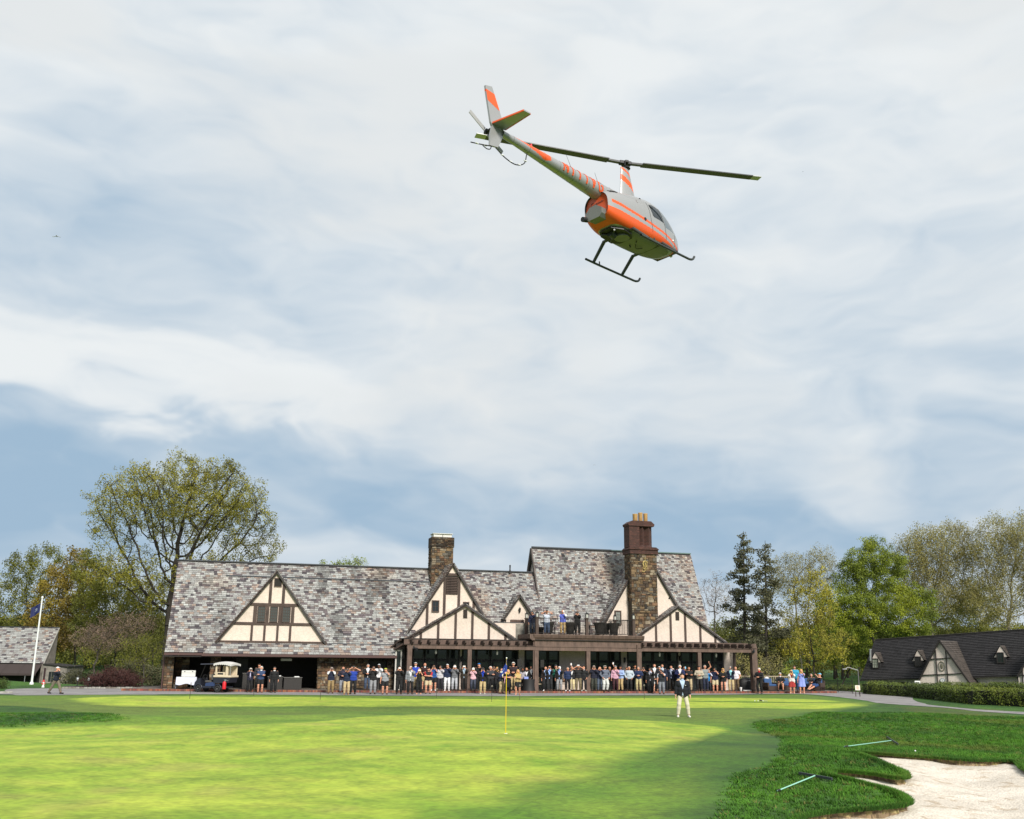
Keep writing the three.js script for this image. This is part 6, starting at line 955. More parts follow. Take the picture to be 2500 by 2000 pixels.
// ---------------------------------------------------------------- people: a skeleton of joints, a smooth skin meshed round it, clothes meshed on the same bones
const sub = (a, b) => [a[0] - b[0], a[1] - b[1], a[2] - b[2]], dot = (a, b) => a[0] * b[0] + a[1] * b[1] + a[2] * b[2], len = (a) => Math.sqrt(dot(a, a)), mix = (a, b, t) => [lerp(a[0], b[0], t), lerp(a[1], b[1], t), lerp(a[2], b[2], t)];
const bone = (a, b, r0, r1 = r0, flat = false) => ({ a, b, d: sub(b, a), L2: Math.max(1e-9, dot(sub(b, a), sub(b, a))), r0, r1, flat });
function dBone(q, x, y, z) {
  const px = x - q.a[0], py = y - q.a[1], pz = z - q.a[2], h = clamp((px * q.d[0] + py * q.d[1] + pz * q.d[2]) / q.L2), ex = px - q.d[0] * h, ey = py - q.d[1] * h, ez = pz - q.d[2] * h;
  let d = Math.sqrt(ex * ex + ey * ey + ez * ez) - lerp(q.r0, q.r1, h);
  if (q.flat) { const s = ((x - q.b[0]) * q.d[0] + (y - q.b[1]) * q.d[1] + (z - q.b[2]) * q.d[2]) / Math.sqrt(q.L2); if (s > d) d = s; }
  return d;
}
function field(bones, k) { return (x, y, z) => { let d = 1e3; for (const q of bones) { const e = dBone(q, x, y, z); if (d - e > k) d = e; else if (e - d < k) { const h = clamp(0.5 + 0.5 * (d - e) / k); d = lerp(d, e, h) - k * h * (1 - h); } } return d; }; }
function meshField(f, lo, hi, cell) {                            // surface nets
  const n = [0, 1, 2].map((i) => Math.ceil((hi[i] - lo[i]) / cell) + 2), [nx, ny, nz] = n, F = new Float32Array(nx * ny * nz), I = (i, j, k) => (k * ny + j) * nx + i;
  for (let k = 0; k < nz; k++) for (let j = 0; j < ny; j++) for (let i = 0; i < nx; i++) F[I(i, j, k)] = f(lo[0] + i * cell, lo[1] + j * cell, lo[2] + k * cell);
  const id = new Int32Array(nx * ny * nz).fill(-1), pos = [], idx = [];
  const C = [[0, 0, 0], [1, 0, 0], [0, 1, 0], [1, 1, 0], [0, 0, 1], [1, 0, 1], [0, 1, 1], [1, 1, 1]], E = [[0, 1], [2, 3], [4, 5], [6, 7], [0, 2], [1, 3], [4, 6], [5, 7], [0, 4], [1, 5], [2, 6], [3, 7]];
  for (let k = 0; k < nz - 1; k++) for (let j = 0; j < ny - 1; j++) for (let i = 0; i < nx - 1; i++) {
    const v = C.map(([a, b, c]) => F[I(i + a, j + b, k + c)]); let m = 0; for (let q = 0; q < 8; q++) if (v[q] < 0) m |= 1 << q; if (m === 0 || m === 255) continue;
    let sx = 0, sy = 0, sz = 0, c = 0; for (const [a, b] of E) if ((v[a] < 0) !== (v[b] < 0)) { const t = v[a] / (v[a] - v[b]); sx += lerp(C[a][0], C[b][0], t); sy += lerp(C[a][1], C[b][1], t); sz += lerp(C[a][2], C[b][2], t); c++; }
    id[I(i, j, k)] = pos.length / 3; pos.push(lo[0] + (i + sx / c) * cell, lo[1] + (j + sy / c) * cell, lo[2] + (k + sz / c) * cell);
  }
  const quad = (a, b, c, d, flip) => { if (a < 0 || b < 0 || c < 0 || d < 0) return; flip ? idx.push(a, c, b, a, d, c) : idx.push(a, b, c, a, c, d); };
  for (let k = 1; k < nz - 1; k++) for (let j = 1; j < ny - 1; j++) for (let i = 1; i < nx - 1; i++) {
    const a = F[I(i, j, k)] < 0;
    if (a !== (F[I(i + 1, j, k)] < 0)) quad(id[I(i, j - 1, k - 1)], id[I(i, j, k - 1)], id[I(i, j, k)], id[I(i, j - 1, k)], !a);
    if (a !== (F[I(i, j + 1, k)] < 0)) quad(id[I(i - 1, j, k - 1)], id[I(i - 1, j, k)], id[I(i, j, k)], id[I(i, j, k - 1)], !a);
    if (a !== (F[I(i, j, k + 1)] < 0)) quad(id[I(i - 1, j - 1, k)], id[I(i, j - 1, k)], id[I(i, j, k)], id[I(i - 1, j, k)], !a);
  }
  const g = new THREE.BufferGeometry(); g.setAttribute('position', new THREE.Float32BufferAttribute(pos, 3)); g.setAttribute('uv', new THREE.Float32BufferAttribute(new Float32Array(pos.length / 3 * 2), 2)); g.setIndex(idx); g.computeVertexNormals(); return g;
}
function joinSmooth(list) { let n = 0; const pos = [], nor = [], idx = []; for (const g of list) { pos.push(...g.attributes.position.array); nor.push(...g.attributes.normal.array); for (const i of g.index.array) idx.push(i + n); n += g.attributes.position.count; } const g = new THREE.BufferGeometry(); g.setAttribute('position', new THREE.Float32BufferAttribute(pos, 3)); g.setAttribute('normal', new THREE.Float32BufferAttribute(nor, 3)); g.setAttribute('uv', new THREE.Float32BufferAttribute(new Float32Array(n * 2), 2)); g.setIndex(idx); return g; }
// head: origin at its centre, face to +z
const headField = (() => { const b = [bone([0, 0.035, -0.018], [0, 0.03, 0.015], 0.080, 0.076), bone([0, -0.01, 0.015], [0, -0.07, 0.052], 0.064, 0.036), bone([-0.03, -0.05, 0.02], [0.03, -0.05, 0.02], 0.045)], nose = bone([0, 0.012, 0.088], [0, -0.022, 0.110], 0.009, 0.014), ears = [bone([0.077, 0.015, -0.005], [0.074, -0.02, 0.0], 0.014, 0.009), bone([-0.077, 0.015, -0.005], [-0.074, -0.02, 0.0], 0.014, 0.009)], eye = [[0.031, 0.012, 0.098], [-0.031, 0.012, 0.098]], lip = bone([-0.018, -0.05, 0.088], [0.018, -0.05, 0.088], 0.008); const f = field([...b, lip], 0.03), s = field([nose, ...ears], 0.008); return (x, y, z) => { let d = f(x, y, z); const e = s(x, y, z), h = clamp(0.5 + 0.5 * (d - e) / 0.012); d = lerp(d, e, h) - 0.012 * h * (1 - h); for (const q of eye) { const k = 0.017 - Math.hypot(x - q[0], y - q[1], z - q[2]); if (k > d) d = k; } return d; }; })();
// hand: wrist at the origin, fingers along +y, palm to +z, thumb on +x
function handBones(curl) {
  const B = [bone([0, 0, 0], [-0.004, 0.05, 0], 0.026, 0.03)], F = [[0.027, 0.088, 0.080], [0.009, 0.094, 0.090], [-0.010, 0.09, 0.084], [-0.027, 0.080, 0.066]];
  for (const [x, y, L] of F) { const a = [x * 0.75, 0.035, 0], k = [x, y, 0]; B.push(bone(a, k, 0.014, 0.0105)); let p = k, an = curl * 0.5; for (const s of [0.45, 0.32, 0.26]) { const q = [p[0] + x * 0.06 * s, p[1] + Math.cos(an) * L * s, p[2] + Math.sin(an) * L * s]; B.push(bone(p, q, 0.0098, 0.0086)); p = q; an += curl; } }
  const t1 = [0.048, 0.045, 0.018], t2 = [0.056, 0.072, 0.026 + curl * 0.008]; B.push(bone([0.02, 0.012, 0.004], t1, 0.015, 0.012), bone(t1, t2, 0.011, 0.009)); return B;
}
const handGeo = [0.35, 0.95].map((c) => meshField(field(handBones(c), 0.008), [-0.06, -0.05, -0.05], [0.085, 0.20, 0.11], 0.0075));
const headGeoLow = meshField(headField, [-0.11, -0.13, -0.12], [0.11, 0.14, 0.14], 0.0115), headGeoFine = meshField(headField, [-0.11, -0.13, -0.12], [0.11, 0.14, 0.14], 0.006);
function elbow(S, W, L1, L2, hint) { const d = sub(W, S), D = Math.min(len(d), (L1 + L2) * 0.998), u = d.map((v) => v / len(d)), a = (L1 * L1 - L2 * L2 + D * D) / (2 * D), h = Math.sqrt(Math.max(0, L1 * L1 - a * a)); let n = sub(hint, u.map((v) => v * dot(hint, u))); const nl = len(n) || 1; n = n.map((v) => v / nl); return [[0, 1, 2].map((i) => S[i] + u[i] * a + n[i] * h), [0, 1, 2].map((i) => S[i] + u[i] * D)]; }
// poses of a person 1.75 m tall who faces +z: wrists, elbow hints, feet, head tilt
const POSES = {
  both_up: { wr: [0.075, 1.54, 0.27], wl: [-0.075, 1.54, 0.27], er: [0.55, -1, 0.1], el: [-0.55, -1, 0.1], tilt: -0.32 },
  both_high: { wr: [0.12, 1.66, 0.22], wl: [-0.12, 1.66, 0.22], er: [1, -0.45, 0.1], el: [-1, -0.45, 0.1], tilt: -0.42 },
  one_up: { wr: [0.06, 1.55, 0.26], wl: [-0.27, 0.83, 0.05], er: [0.6, -1, 0.1], el: [-0.6, 0, -0.6], tilt: -0.30 },
  high_one: { wr: [0.24, 1.86, 0.20], wl: [-0.26, 0.83, 0.05], er: [0.9, -0.1, 0.2], el: [-0.6, 0, -0.6], tilt: -0.35 },
  down: { wr: [0.27, 0.83, 0.04], wl: [-0.27, 0.83, 0.04], er: [0.6, 0, -0.7], el: [-0.6, 0, -0.7], tilt: -0.36 },
  clasp: { wr: [0.07, 1.13, 0.24], wl: [-0.07, 1.12, 0.24], er: [0.8, -0.3, -0.4], el: [-0.8, -0.3, -0.4], tilt: -0.30 },
  folded: { wr: [-0.11, 1.22, 0.21], wl: [0.11, 1.17, 0.22], er: [0.8, -0.5, 0], el: [-0.8, -0.5, 0], tilt: -0.32 },
  pockets: { wr: [0.2, 0.93, 0.10], wl: [-0.2, 0.93, 0.10], er: [0.9, 0, -0.6], el: [-0.9, 0, -0.6], tilt: -0.33 },
  walk: { wr: [0.25, 0.90, -0.16], wl: [-0.06, 1.52, 0.18], er: [0.5, 0, -0.8], el: [-0.6, -0.6, 0.3], fr: [0.09, 0.09, 0.34], fl: [-0.09, 0.12, -0.36], tilt: -0.2 },
  wide: { wr: [0.29, 0.84, 0.05], wl: [-0.28, 0.84, 0.03], er: [0.7, 0, -0.7], el: [-0.7, 0, -0.7], fr: [0.22, 0.09, 0.0], fl: [-0.20, 0.09, 0.05], tilt: -0.13, fine: true },
  sit: { hip: 0.50, wr: [0.14, 0.68, 0.36], wl: [-0.14, 0.68, 0.36], er: [0.8, -0.3, -0.3], el: [-0.8, -0.3, -0.3], fr: [0.16, 0.09, 0.5], fl: [-0.16, 0.09, 0.5], tilt: -0.28 },
  loll: { hip: 0.48, lean: -0.28, wr: [0.05, 1.18, 0.12], wl: [-0.3, 0.66, 0.2], er: [0.8, -0.6, 0], el: [-0.8, -0.3, -0.3], fr: [0.12, 0.12, 0.78], fl: [-0.12, 0.12, 0.72], tilt: -0.35 },
};
const cacheP = {};
function poseParts(pose, fem) {
  const key = pose + (fem ? 'f' : ''); if (cacheP[key]) return cacheP[key];
  const P = POSES[pose], sw = fem ? 0.158 : 0.185, hy = P.hip ?? 0.93, up = hy - 0.93, ln = P.lean ?? 0, tz = (y) => ln * (y - hy);
  const at = (x, y, z = 0) => [x, y + up, z + tz(y + up)];
  const sh = [1, -1].map((s) => at(s * sw, 1.42, -0.015)), hip = [1, -1].map((s) => [s * 0.09, hy, 0]);
  const ank = [P.fr ?? [0.115, 0.09, 0.0], P.fl ?? [-0.115, 0.09, 0.02]], knee = ank.map((a, i) => elbow(hip[i], a, 0.43, 0.43, [i ? -0.15 : 0.15, 0.12, 1])), kn = knee.map((k) => k[0]), an = knee.map((k) => k[1]);
  const arm = [P.wr, P.wl].map((w, i) => elbow(sh[i], w, fem ? 0.27 : 0.29, fem ? 0.245 : 0.26, i ? P.el : P.er)), el = arm.map((a) => a[0]), wr = arm.map((a) => a[1]);
  const hc = at(0, 1.635, 0.03 + Math.sin(P.tilt) * -0.0 - 0.02), neck = at(0, 1.46, -0.02), m = fem ? 0.9 : 1;
  const torso = (k) => [bone(at(-0.105 * m, 1.30, 0), at(0.105 * m, 1.30, 0), 0.108 * m + k), bone(at(-sw + 0.035, 1.405, -0.015), at(sw - 0.035, 1.405, -0.015), 0.062 * m + k), bone(at(-0.065, 1.09, 0.01), at(0.065, 1.09, 0.01), (fem ? 0.088 : 0.112) + k), bone([-0.085, hy + 0.03, 0], [0.085, hy + 0.03, 0], 0.108 + k), bone(at(0, 1.10, 0.02), at(0, 1.28, 0.01), 0.105 * m + k)];
  const legs = (k, end = 1, k2 = k) => [0, 1].flatMap((i) => { const e = end <= 0.5 ? mix(hip[i], kn[i], end * 2) : kn[i]; const o = [bone([hip[i][0], hip[i][1], 0], e, 0.088 + k, lerp(0.088, 0.056, Math.min(1, end * 2)) + k2, end <= 0.5)]; if (end > 0.5) { const f = mix(kn[i], an[i], (end - 0.5) * 2); o.push(bone(kn[i], mix(kn[i], f, 0.4), 0.056 + k2, 0.055 + k2), bone(mix(kn[i], f, 0.4), f, 0.055 + k2, lerp(0.055, 0.038, (end - 0.5) * 2) + k2, true)); } return o; });
  const arms = (k, end = 1) => [0, 1].flatMap((i) => { const e = end <= 0.5 ? mix(sh[i], el[i], end * 2) : el[i]; const o = [bone(sh[i], e, 0.052 * m + k, lerp(0.052, 0.040, Math.min(1, end * 2)) * m + k, end <= 0.5)]; if (end > 0.5) o.push(bone(el[i], mix(el[i], wr[i], (end - 0.5) * 2), 0.040 * m + k, lerp(0.040, 0.027, (end - 0.5) * 2) * m + k, true)); return o; });
  const foot = (k) => [0, 1].flatMap((i) => [bone([an[i][0], Math.max(0.035, an[i][1] - 0.05), an[i][2] - 0.045], [an[i][0] + (i ? -0.02 : 0.02), Math.max(0.03, an[i][1] - 0.06), an[i][2] + 0.15], 0.034 + k, 0.036 + k), bone(an[i], [an[i][0], an[i][1] - 0.04, an[i][2] - 0.02], 0.036 + k)]);
  const lo = [-0.62, -0.03, -0.6], hi = [0.62, 2.15, 0.95], cell = P.fine ? 0.013 : 0.019;
  const bound = (bones) => { const L = [9, 9, 9], Hh = [-9, -9, -9]; for (const b of bones) for (const p of [b.a, b.b]) for (let i = 0; i < 3; i++) { const r = Math.max(b.r0, b.r1) + 0.05; L[i] = Math.min(L[i], p[i] - r); Hh[i] = Math.max(Hh[i], p[i] + r); } return [L, Hh]; };
  const make = (bones, k = 0.03, cut = null, cl = cell) => { const f = field(bones, k), [L, Hh] = bound(bones); return meshField(cut ? (x, y, z) => cut(f(x, y, z), x, y, z) : f, L, Hh, cl); };
  const headM = new THREE.Matrix4().compose(V3(...hc), new THREE.Quaternion().setFromEuler(new THREE.Euler(P.tilt, 0, 0)), V3(1, 1, 1));
  const handM = [0, 1].map((i) => { const y = V3(...sub(wr[i], el[i])).normalize(), up2 = wr[i][1] > 1.4, z0 = up2 ? V3(0, 0, -1) : V3(i ? 1 : -1, 0, 0.2); const x = y.clone().cross(z0).normalize(), z = x.clone().cross(y); return new THREE.Matrix4().makeBasis(x, y, z).setPosition(...wr[i]); });
  const hd = (P.fine ? headGeoFine : headGeoLow).clone().applyMatrix4(headM);
  const lazy = {}, get = (n, f) => lazy[n] ??= f();
  const flesh = () => { const core = make([...torso(0), ...legs(0), ...arms(0), ...foot(-0.004), bone(neck, [hc[0], hc[1] - 0.05, hc[2] - 0.015], 0.056, 0.052)], 0.035); return joinSmooth([core, hd, ...[0, 1].map((i) => handGeo[wr[i][1] > 1.0 ? 1 : 0].clone().applyMatrix4(handM[i]))]); };
  const neckCut = (d, x, y, z) => { const t = y - up - (1.475 - Math.abs(x) * 0.12 + z * 0.12); return Math.max(d, t); };
  const hem = (y0) => (d, x, y, z) => Math.max(neckCut(d, x, y, z), (hy + y0) - y);
  const out = cacheP[key] = {
    hc, headM, wr, hy,
    body: () => get('body', flesh),
    short_top: () => get('st', () => make([...torso(0.016), ...arms(0.018, 0.42), bone([-0.08, hy - 0.06, 0], [0.08, hy - 0.06, 0], 0.108)], 0.03, hem(-0.07))),
    long_top: () => get('lt', () => make([...torso(0.018), ...arms(0.016, 0.97), bone([-0.08, hy - 0.06, 0], [0.08, hy - 0.06, 0], 0.11)], 0.03, hem(-0.07))),
    vest: () => get('ve', () => make([...torso(0.026), bone([-0.08, hy - 0.04, 0], [0.08, hy - 0.04, 0], 0.12)], 0.03, hem(-0.05))),
    jacket: () => get('ja', () => make([...torso(0.034), ...arms(0.026, 0.95), bone([-0.09, hy - 0.10, 0], [0.09, hy - 0.10, 0], 0.122)], 0.035, (d, x, y, z) => { d = hem(-0.16)(d, x, y, z); const t = y - up, w = Math.max(Math.abs(x) - (t > 1.10 ? (t - 1.10) * 0.30 : (1.02 - t) * 0.22), -(z - tz(y) - 0.03)); return Math.max(d, -w); })),
    trousers: () => get('tr', () => make([bone([-0.082, hy + 0.06, 0], [0.082, hy + 0.06, 0], 0.113), ...legs(0.016, 0.97, 0.024)], 0.025, (d, x, y) => Math.max(d, y - (hy + 0.10)))),
    shorts: () => get('so', () => make([bone([-0.082, hy + 0.06, 0], [0.082, hy + 0.06, 0], 0.113), ...legs(0.022, 0.44, 0.035)], 0.025, (d, x, y) => Math.max(d, y - (hy + 0.10)))),
    skirt: () => get('sk', () => make([bone([-0.07, hy + 0.08, 0], [0.07, hy + 0.08, 0], 0.11), bone([-0.07, hy + 0.05, 0], [-0.07, hy - 0.42, 0.01], 0.115, 0.15, true), bone([0.07, hy + 0.05, 0], [0.07, hy - 0.42, 0.01], 0.115, 0.15, true)], 0.04, (d, x, y) => Math.max(d, y - (hy + 0.13)))),
    mini: () => get('mi', () => make([bone([-0.07, hy + 0.08, 0], [0.07, hy + 0.08, 0], 0.11), bone([-0.07, hy + 0.05, 0], [-0.08, hy - 0.20, 0.01], 0.115, 0.14, true), bone([0.07, hy + 0.05, 0], [0.08, hy - 0.20, 0.01], 0.115, 0.14, true)], 0.04, (d, x, y) => Math.max(d, y - (hy + 0.13)))),
    dress: () => get('dr', () => make([...torso(0.016), ...arms(0.016, 0.36), bone([-0.06, hy + 0.1, 0], [-0.09, hy - 0.44, 0.01], 0.11, 0.17, true), bone([0.06, hy + 0.1, 0], [0.09, hy - 0.44, 0.01], 0.11, 0.17, true)], 0.04, neckCut)),
    shoes: () => get('sh', () => make(foot(0.008), 0.02, (d, x, y) => Math.max(d, -(y - 0.002)), 0.014)),
    hair: () => get('ha', () => meshField((x, y, z) => { const d = headField(x, y, z) - 0.012, e = headField(x, y, z); return Math.max(d, -(e + 0.004), -(y - (0.02 - z * 0.05 + (z > 0.03 ? (z - 0.03) * 0.42 : -0.06)))); }, [-0.12, -0.1, -0.13], [0.12, 0.16, 0.13], 0.0115).applyMatrix4(headM)),
    long_hair: () => get('lh', () => meshField(field([bone([0, 0.045, -0.025], [0, 0.04, -0.005], 0.097, 0.092), bone([0, 0, -0.06], [0, -0.22, -0.07], 0.085, 0.06), bone([0.07, 0, -0.02], [0.075, -0.17, 0.0], 0.035, 0.028), bone([-0.07, 0, -0.02], [-0.075, -0.17, 0.0], 0.035, 0.028)], 0.03), [-0.15, -0.33, -0.2], [0.15, 0.16, 0.1], 0.014).applyMatrix4(headM)),
    cap: () => get('ca', () => meshField((x, y, z) => { const dome = Math.max(Math.hypot(x / 1.0, (y - 0.03) * 0.92, (z + 0.005) * 0.87) - 0.097, -(y - 0.045)), brim = Math.max(Math.hypot(x, (z - 0.085) * 0.8) - 0.078, Math.abs(y - 0.048 + (z - 0.08) * 0.12) - 0.009, -(z - 0.03)); return Math.min(dome, brim); }, [-0.12, 0.02, -0.13], [0.12, 0.16, 0.2], 0.011).applyMatrix4(headM)),
    glasses: () => get('gl', () => { const g = [bar([-0.066, 0.016, 0.1], [0.066, 0.016, 0.1], 0.012, 0.03), bar([0.07, 0.018, 0.095], [0.083, 0.018, 0.0], 0.006, 0.01), bar([-0.07, 0.018, 0.095], [-0.083, 0.018, 0.0], 0.006, 0.01)]; return merge(g).applyMatrix4(headM); }),
    tie: () => get('ti', () => prism([[-0.022, up + 1.42], [0.022, up + 1.42], [0.034, up + 1.08], [0, up + 1.02], [-0.034, up + 1.08]], 0.118, 0.145)),
    collar: () => get('co', () => make([bone([neck[0], neck[1] - 0.02, neck[2] + 0.005], [hc[0], neck[1] + 0.035, hc[2] - 0.012], 0.068, 0.066)], 0.01, null, 0.012)),
  };
  return out;
}
const cloth = {}, C = (c, r = 0.85) => cloth[c] ??= std(hex('#' + c), r);
const SKIN = ['c98f74', 'd9a388', 'b57a5c', '7a4c36', 'e0b39a'].map((c) => std(hex('#' + c), 0.6));
const HAIRC = { k: '15100d', b: '3a2618', g: '8d8984', w: 'd8d5cf', y: 'c49a55', n: null };
// a person: px of the head, y of the head top and the feet in the photograph, where they stand, clothes
// at: 'P' on the asphalt just before the step, 'S' at the edge of the terrace, 'T' further back, 'B' on the balcony
const people = [];
function person(short, more, px, top, at, pose, o) {
  const fem = !!o.f, parts = poseParts(pose, fem), d = ray(px, top); let q;
  if (o.feet) { const [x, z] = onGround(px, o.feet); q = V3(x, relief(x, z), z); }
  else if (at === 'B') { const u = U(px, top, o.w ?? 0.75); q = clubWorld(u[0], 3.915, o.w ?? 0.75); }
  else { const off = { P: -0.75, S: 0.3, T: 1.0, R: 1.7 }[at] + (o.dz ?? 0); let x = (px - 1250) / 2474 * 69, z = -69; for (let i = 0; i < 4; i++) { z = terraceZ(x) - off; const k = atDepth(px, o.footY ?? 1640, -z); x = k.x; } q = V3(x, at === 'P' ? relief(x, z) + 0.014 : TY, z); }
  const t = EYE.clone().addScaledVector(d, (q.z - EYE.z) / d.z).y - q.y, h = o.h ?? clamp(t / (pose === 'sit' || pose === 'loll' ? 0.74 : pose === 'high_one' ? 1.0 : 1.0), 1.5, 1.95), s = h / 1.75;
  const yaw = Math.atan2(-q.x, -q.z) + (o.turn ?? 0);
  const g = thing('person', more ? `${short}, ${more}` : short, 'person', [q.x, q.y, q.z], yaw); g.scale.set(s * (o.fat ?? 1.12), s, s * (o.fat ?? 1.12));
  mesh('body', parts.body(), SKIN[o.skin ?? 0], g);
  const add = (n, k, m) => mesh(n, parts[k](), m, g);
  const top1 = o.top, under = o.shirt;
  if (o.jacket) { if (under) add('shirt', 'short_top', C(under)); add('jacket', 'jacket', C(o.jacket)); if (under) add('collar', 'collar', C(under)); }
  else if (o.vest) { if (under) add('shirt', o.bare ? 'short_top' : 'long_top', C(under)); add('vest', 'vest', C(o.vest)); }
  else if (o.dress) add('dress', 'dress', C(o.dress));
  else if (top1) { add('shirt', o.bare ? 'short_top' : 'long_top', C(top1)); if (o.coll) add('collar', 'collar', C(o.coll)); }
  if (o.cardigan) add('cardigan', 'jacket', C(o.cardigan));
  if (o.tie) add('tie', 'tie', C(o.tie));
  if (o.legs) add({ trousers: 'trousers', shorts: 'shorts', skirt: 'skirt', mini: 'skirt' }[o.kind ?? 'trousers'], o.kind ?? 'trousers', C(o.legs));
  add('shoes', 'shoes', C(o.shoe ?? '1a1512', 0.5));
  if (o.hair && o.hair !== 'n') add('hair', o.long ? 'long_hair' : 'hair', C(HAIRC[o.hair], 0.7));
  if (o.cap) add('cap', 'cap', C(o.cap));
  if (o.shades) add('sunglasses', 'glasses', M.black);
  if (o.phone) { const i = 0, w = pose === 'both_up' || pose === 'both_high' ? mix(parts.wr[0], parts.wr[1], 0.5) : parts.wr[0], c = V3(w[0], w[1] + 0.10, w[2] + 0.035).multiply(g.scale).applyAxisAngle(V3(0, 1, 0), yaw).add(q); const land = pose !== 'high_one' && pose !== 'one_up'; const ph = lone('phone', bevelBox(land ? 0.16 : 0.08, land ? 0.08 : 0.16, 0.012, 0.006), o.phone === 1 ? M.black : C(o.phone, 0.4), 'phone held up by ' + short.replace(/^person/, 'the person'), 'phone', undefined); ph.position.copy(c); ph.rotation.set(-0.25, yaw, 0); }
  people.push({ g, q, px, o }); return g;
}
// ---------------------------------------------------------------- the crowd, from the open bays to the sofas
const NAVY = '141c33', BLK = '111113', KH = 'a8946c', WHT = 'd6d6d8', GRY = '77787c', LGRY = 'a9abb0', DGRY = '2c2d30', JEAN = '2b3a55', CHAR = '333438';
person('man in a dark sweater and striped tie', 'photographing beside the beverage cart', 608, 1633, 'P', 'both_up', { feet: 1691, top: '1c1c30', coll: WHT, tie: 'b9b4d4', legs: BLK, hair: 'w', phone: 1 });
person('white haired man in a blue sweater and black shorts', 'arms folded', 634, 1627, 'P', 'folded', { feet: 1692, top: '2a3c5e', coll: WHT, legs: BLK, kind: 'shorts', shoe: '6b3b2a', hair: 'w' });
person('man in sunglasses and a plain black jacket', 'standing before the wicker counters', 666.5, 1628, 'P', 'down', { feet: 1692, top: BLK, coll: WHT, legs: BLK, hair: 'k', shades: 1 });
person('man in a black cap', 'half hidden behind the white haired man in black shorts', 632, 1621, 'T', 'down', { top: CHAR, legs: BLK, cap: BLK, dz: -0.4 });
person('man in a navy vest over white sleeves', 'first of the group by the stone wall', 806.5, 1629, 'P', 'both_up', { feet: 1694, vest: NAVY, shirt: WHT, legs: '8b7550', hair: 'g', phone: 1, shoe: '3a2418' });
person('man in a dark plum blazer and pale jeans', 'before the stone wall, hands lowered', 835, 1627, 'P', 'clasp', { feet: 1692, jacket: '1d1828', shirt: '2a2536', legs: '7d8088', hair: 'b' });
person('man in a zipped navy jacket and tan trousers', 'photographing by the stone wall', 845, 1631, 'P', 'both_up', { feet: 1697, top: '16223c', legs: 'b39d78', hair: 'k', phone: 1, shoe: '8a6a48', skin: 2 });
person('man in a bright blue polo and black cap', 'arms raised before the stone wall', 860.5, 1628, 'P', 'both_high', { feet: 1695.5, top: '1c3a92', bare: 1, legs: BLK, cap: BLK, fat: 1.2, phone: 1 });
person('man in a black blazer and blue jeans', 'beside the dark stone doorway', 898, 1622, 'S', 'clasp', { jacket: BLK, shirt: WHT, legs: '3a4960', hair: 'g', dz: 0.2 });
person('man in a black pullover and grey trousers', 'photographing before the dark doorway', 909.5, 1627, 'P', 'both_up', { feet: 1695.5, top: '1a1a1b', legs: '85868a', hair: 'b', phone: 1 });
person('man in a white shirt and long black tie', 'behind the man in the grey polo', 925, 1622, 'S', 'one_up', { top: WHT, tie: BLK, legs: BLK, cap: 'c9ccd2', phone: 1, skin: 3 });
person('man in a grey polo and yellow green cap', 'standing in black shorts and dark socks', 939, 1632, 'P', 'one_up', { feet: 1696, top: '8a8c92', bare: 1, legs: BLK, kind: 'shorts', cap: 'c2c84e', fat: 1.22 });
person('man all in black with both hands up', 'below the white framed screen', 973.5, 1627, 'P', 'both_up', { feet: 1696, top: BLK, legs: BLK, hair: 'b', phone: 'c8c8c8', fat: 1.15 });
person('man in a grey blazer and white shirt', 'one arm up by the first pergola post', 1001, 1627, 'P', 'one_up', { feet: 1696, jacket: '7c7f84', shirt: WHT, legs: BLK, hair: 'w', phone: 1 });
person('man in a royal blue shirt and white cap', 'standing on the terrace in khaki trousers', 1014, 1618, 'S', 'down', { top: '1a3aa0', legs: KH, cap: WHT, coll: WHT });
person('blonde woman in a black dress', 'hands at her face, before the royal blue shirt', 1022, 1633, 'P', 'both_up', { feet: 1695.5, f: 1, top: '131312', bare: 1, legs: BLK, hair: 'y', long: 1, phone: WHT, shoe: 'c98f74' });
person('man in a maroon sweater and khaki shorts', 'standing back under the porch', 1037, 1619, 'T', 'clasp', { top: '2b1518', coll: WHT, legs: KH, kind: 'shorts', hair: 'n' });
person('man in a black vest with red sleeves', 'in khaki shorts and a black cap', 1044.5, 1630, 'P', 'folded', { feet: 1694.5, vest: '1b1c20', shirt: 'a81224', bare: 1, legs: 'b9a98a', kind: 'shorts', cap: BLK, fat: 1.2 });
person('man in a mid blue shirt and black shorts', 'next to the red sleeved man', 1059, 1624, 'S', 'both_up', { top: '1f4b8a', bare: 1, legs: BLK, kind: 'shorts', hair: 'b', phone: 1, shoe: WHT });
person('man in a pale grey half-zip and sunglasses', 'in dark trousers at the terrace edge', 1075, 1625, 'S', 'one_up', { top: 'b9b6ba', legs: '1c1a22', hair: 'b', shades: 1, phone: 1 });
person('man in a navy shirt and white trousers', 'shading his eyes under a white cap', 1092, 1622, 'S', 'one_up', { top: '15233f', legs: WHT, cap: WHT, shoe: WHT });
person('man in a grey sweater and light grey trousers', 'holding up a phone', 1110, 1624, 'S', 'both_up', { top: '66686c', legs: 'a3a5ab', hair: 'w', phone: WHT });
person('man in an olive brown blazer', 'pale blue shirt showing, by the second pergola post', 1133, 1623, 'S', 'both_up', { jacket: '2b241a', shirt: '9fb3c4', legs: '1c1612', cap: BLK, phone: 'd0d0cc', fat: 1.15 });
person('woman in a white and pink flowered top', 'in grey jeans beside the second pergola post', 1155.5, 1630, 'S', 'both_up', { f: 1, top: 'd3a9b2', legs: '3d4252', hair: 'w', phone: WHT });
person('man in a bright blue cap', 'black shirted, standing behind the open jacket man', 1169, 1620, 'S', 'one_up', { top: BLK, legs: BLK, cap: '2a78c8', dz: 0.3 });
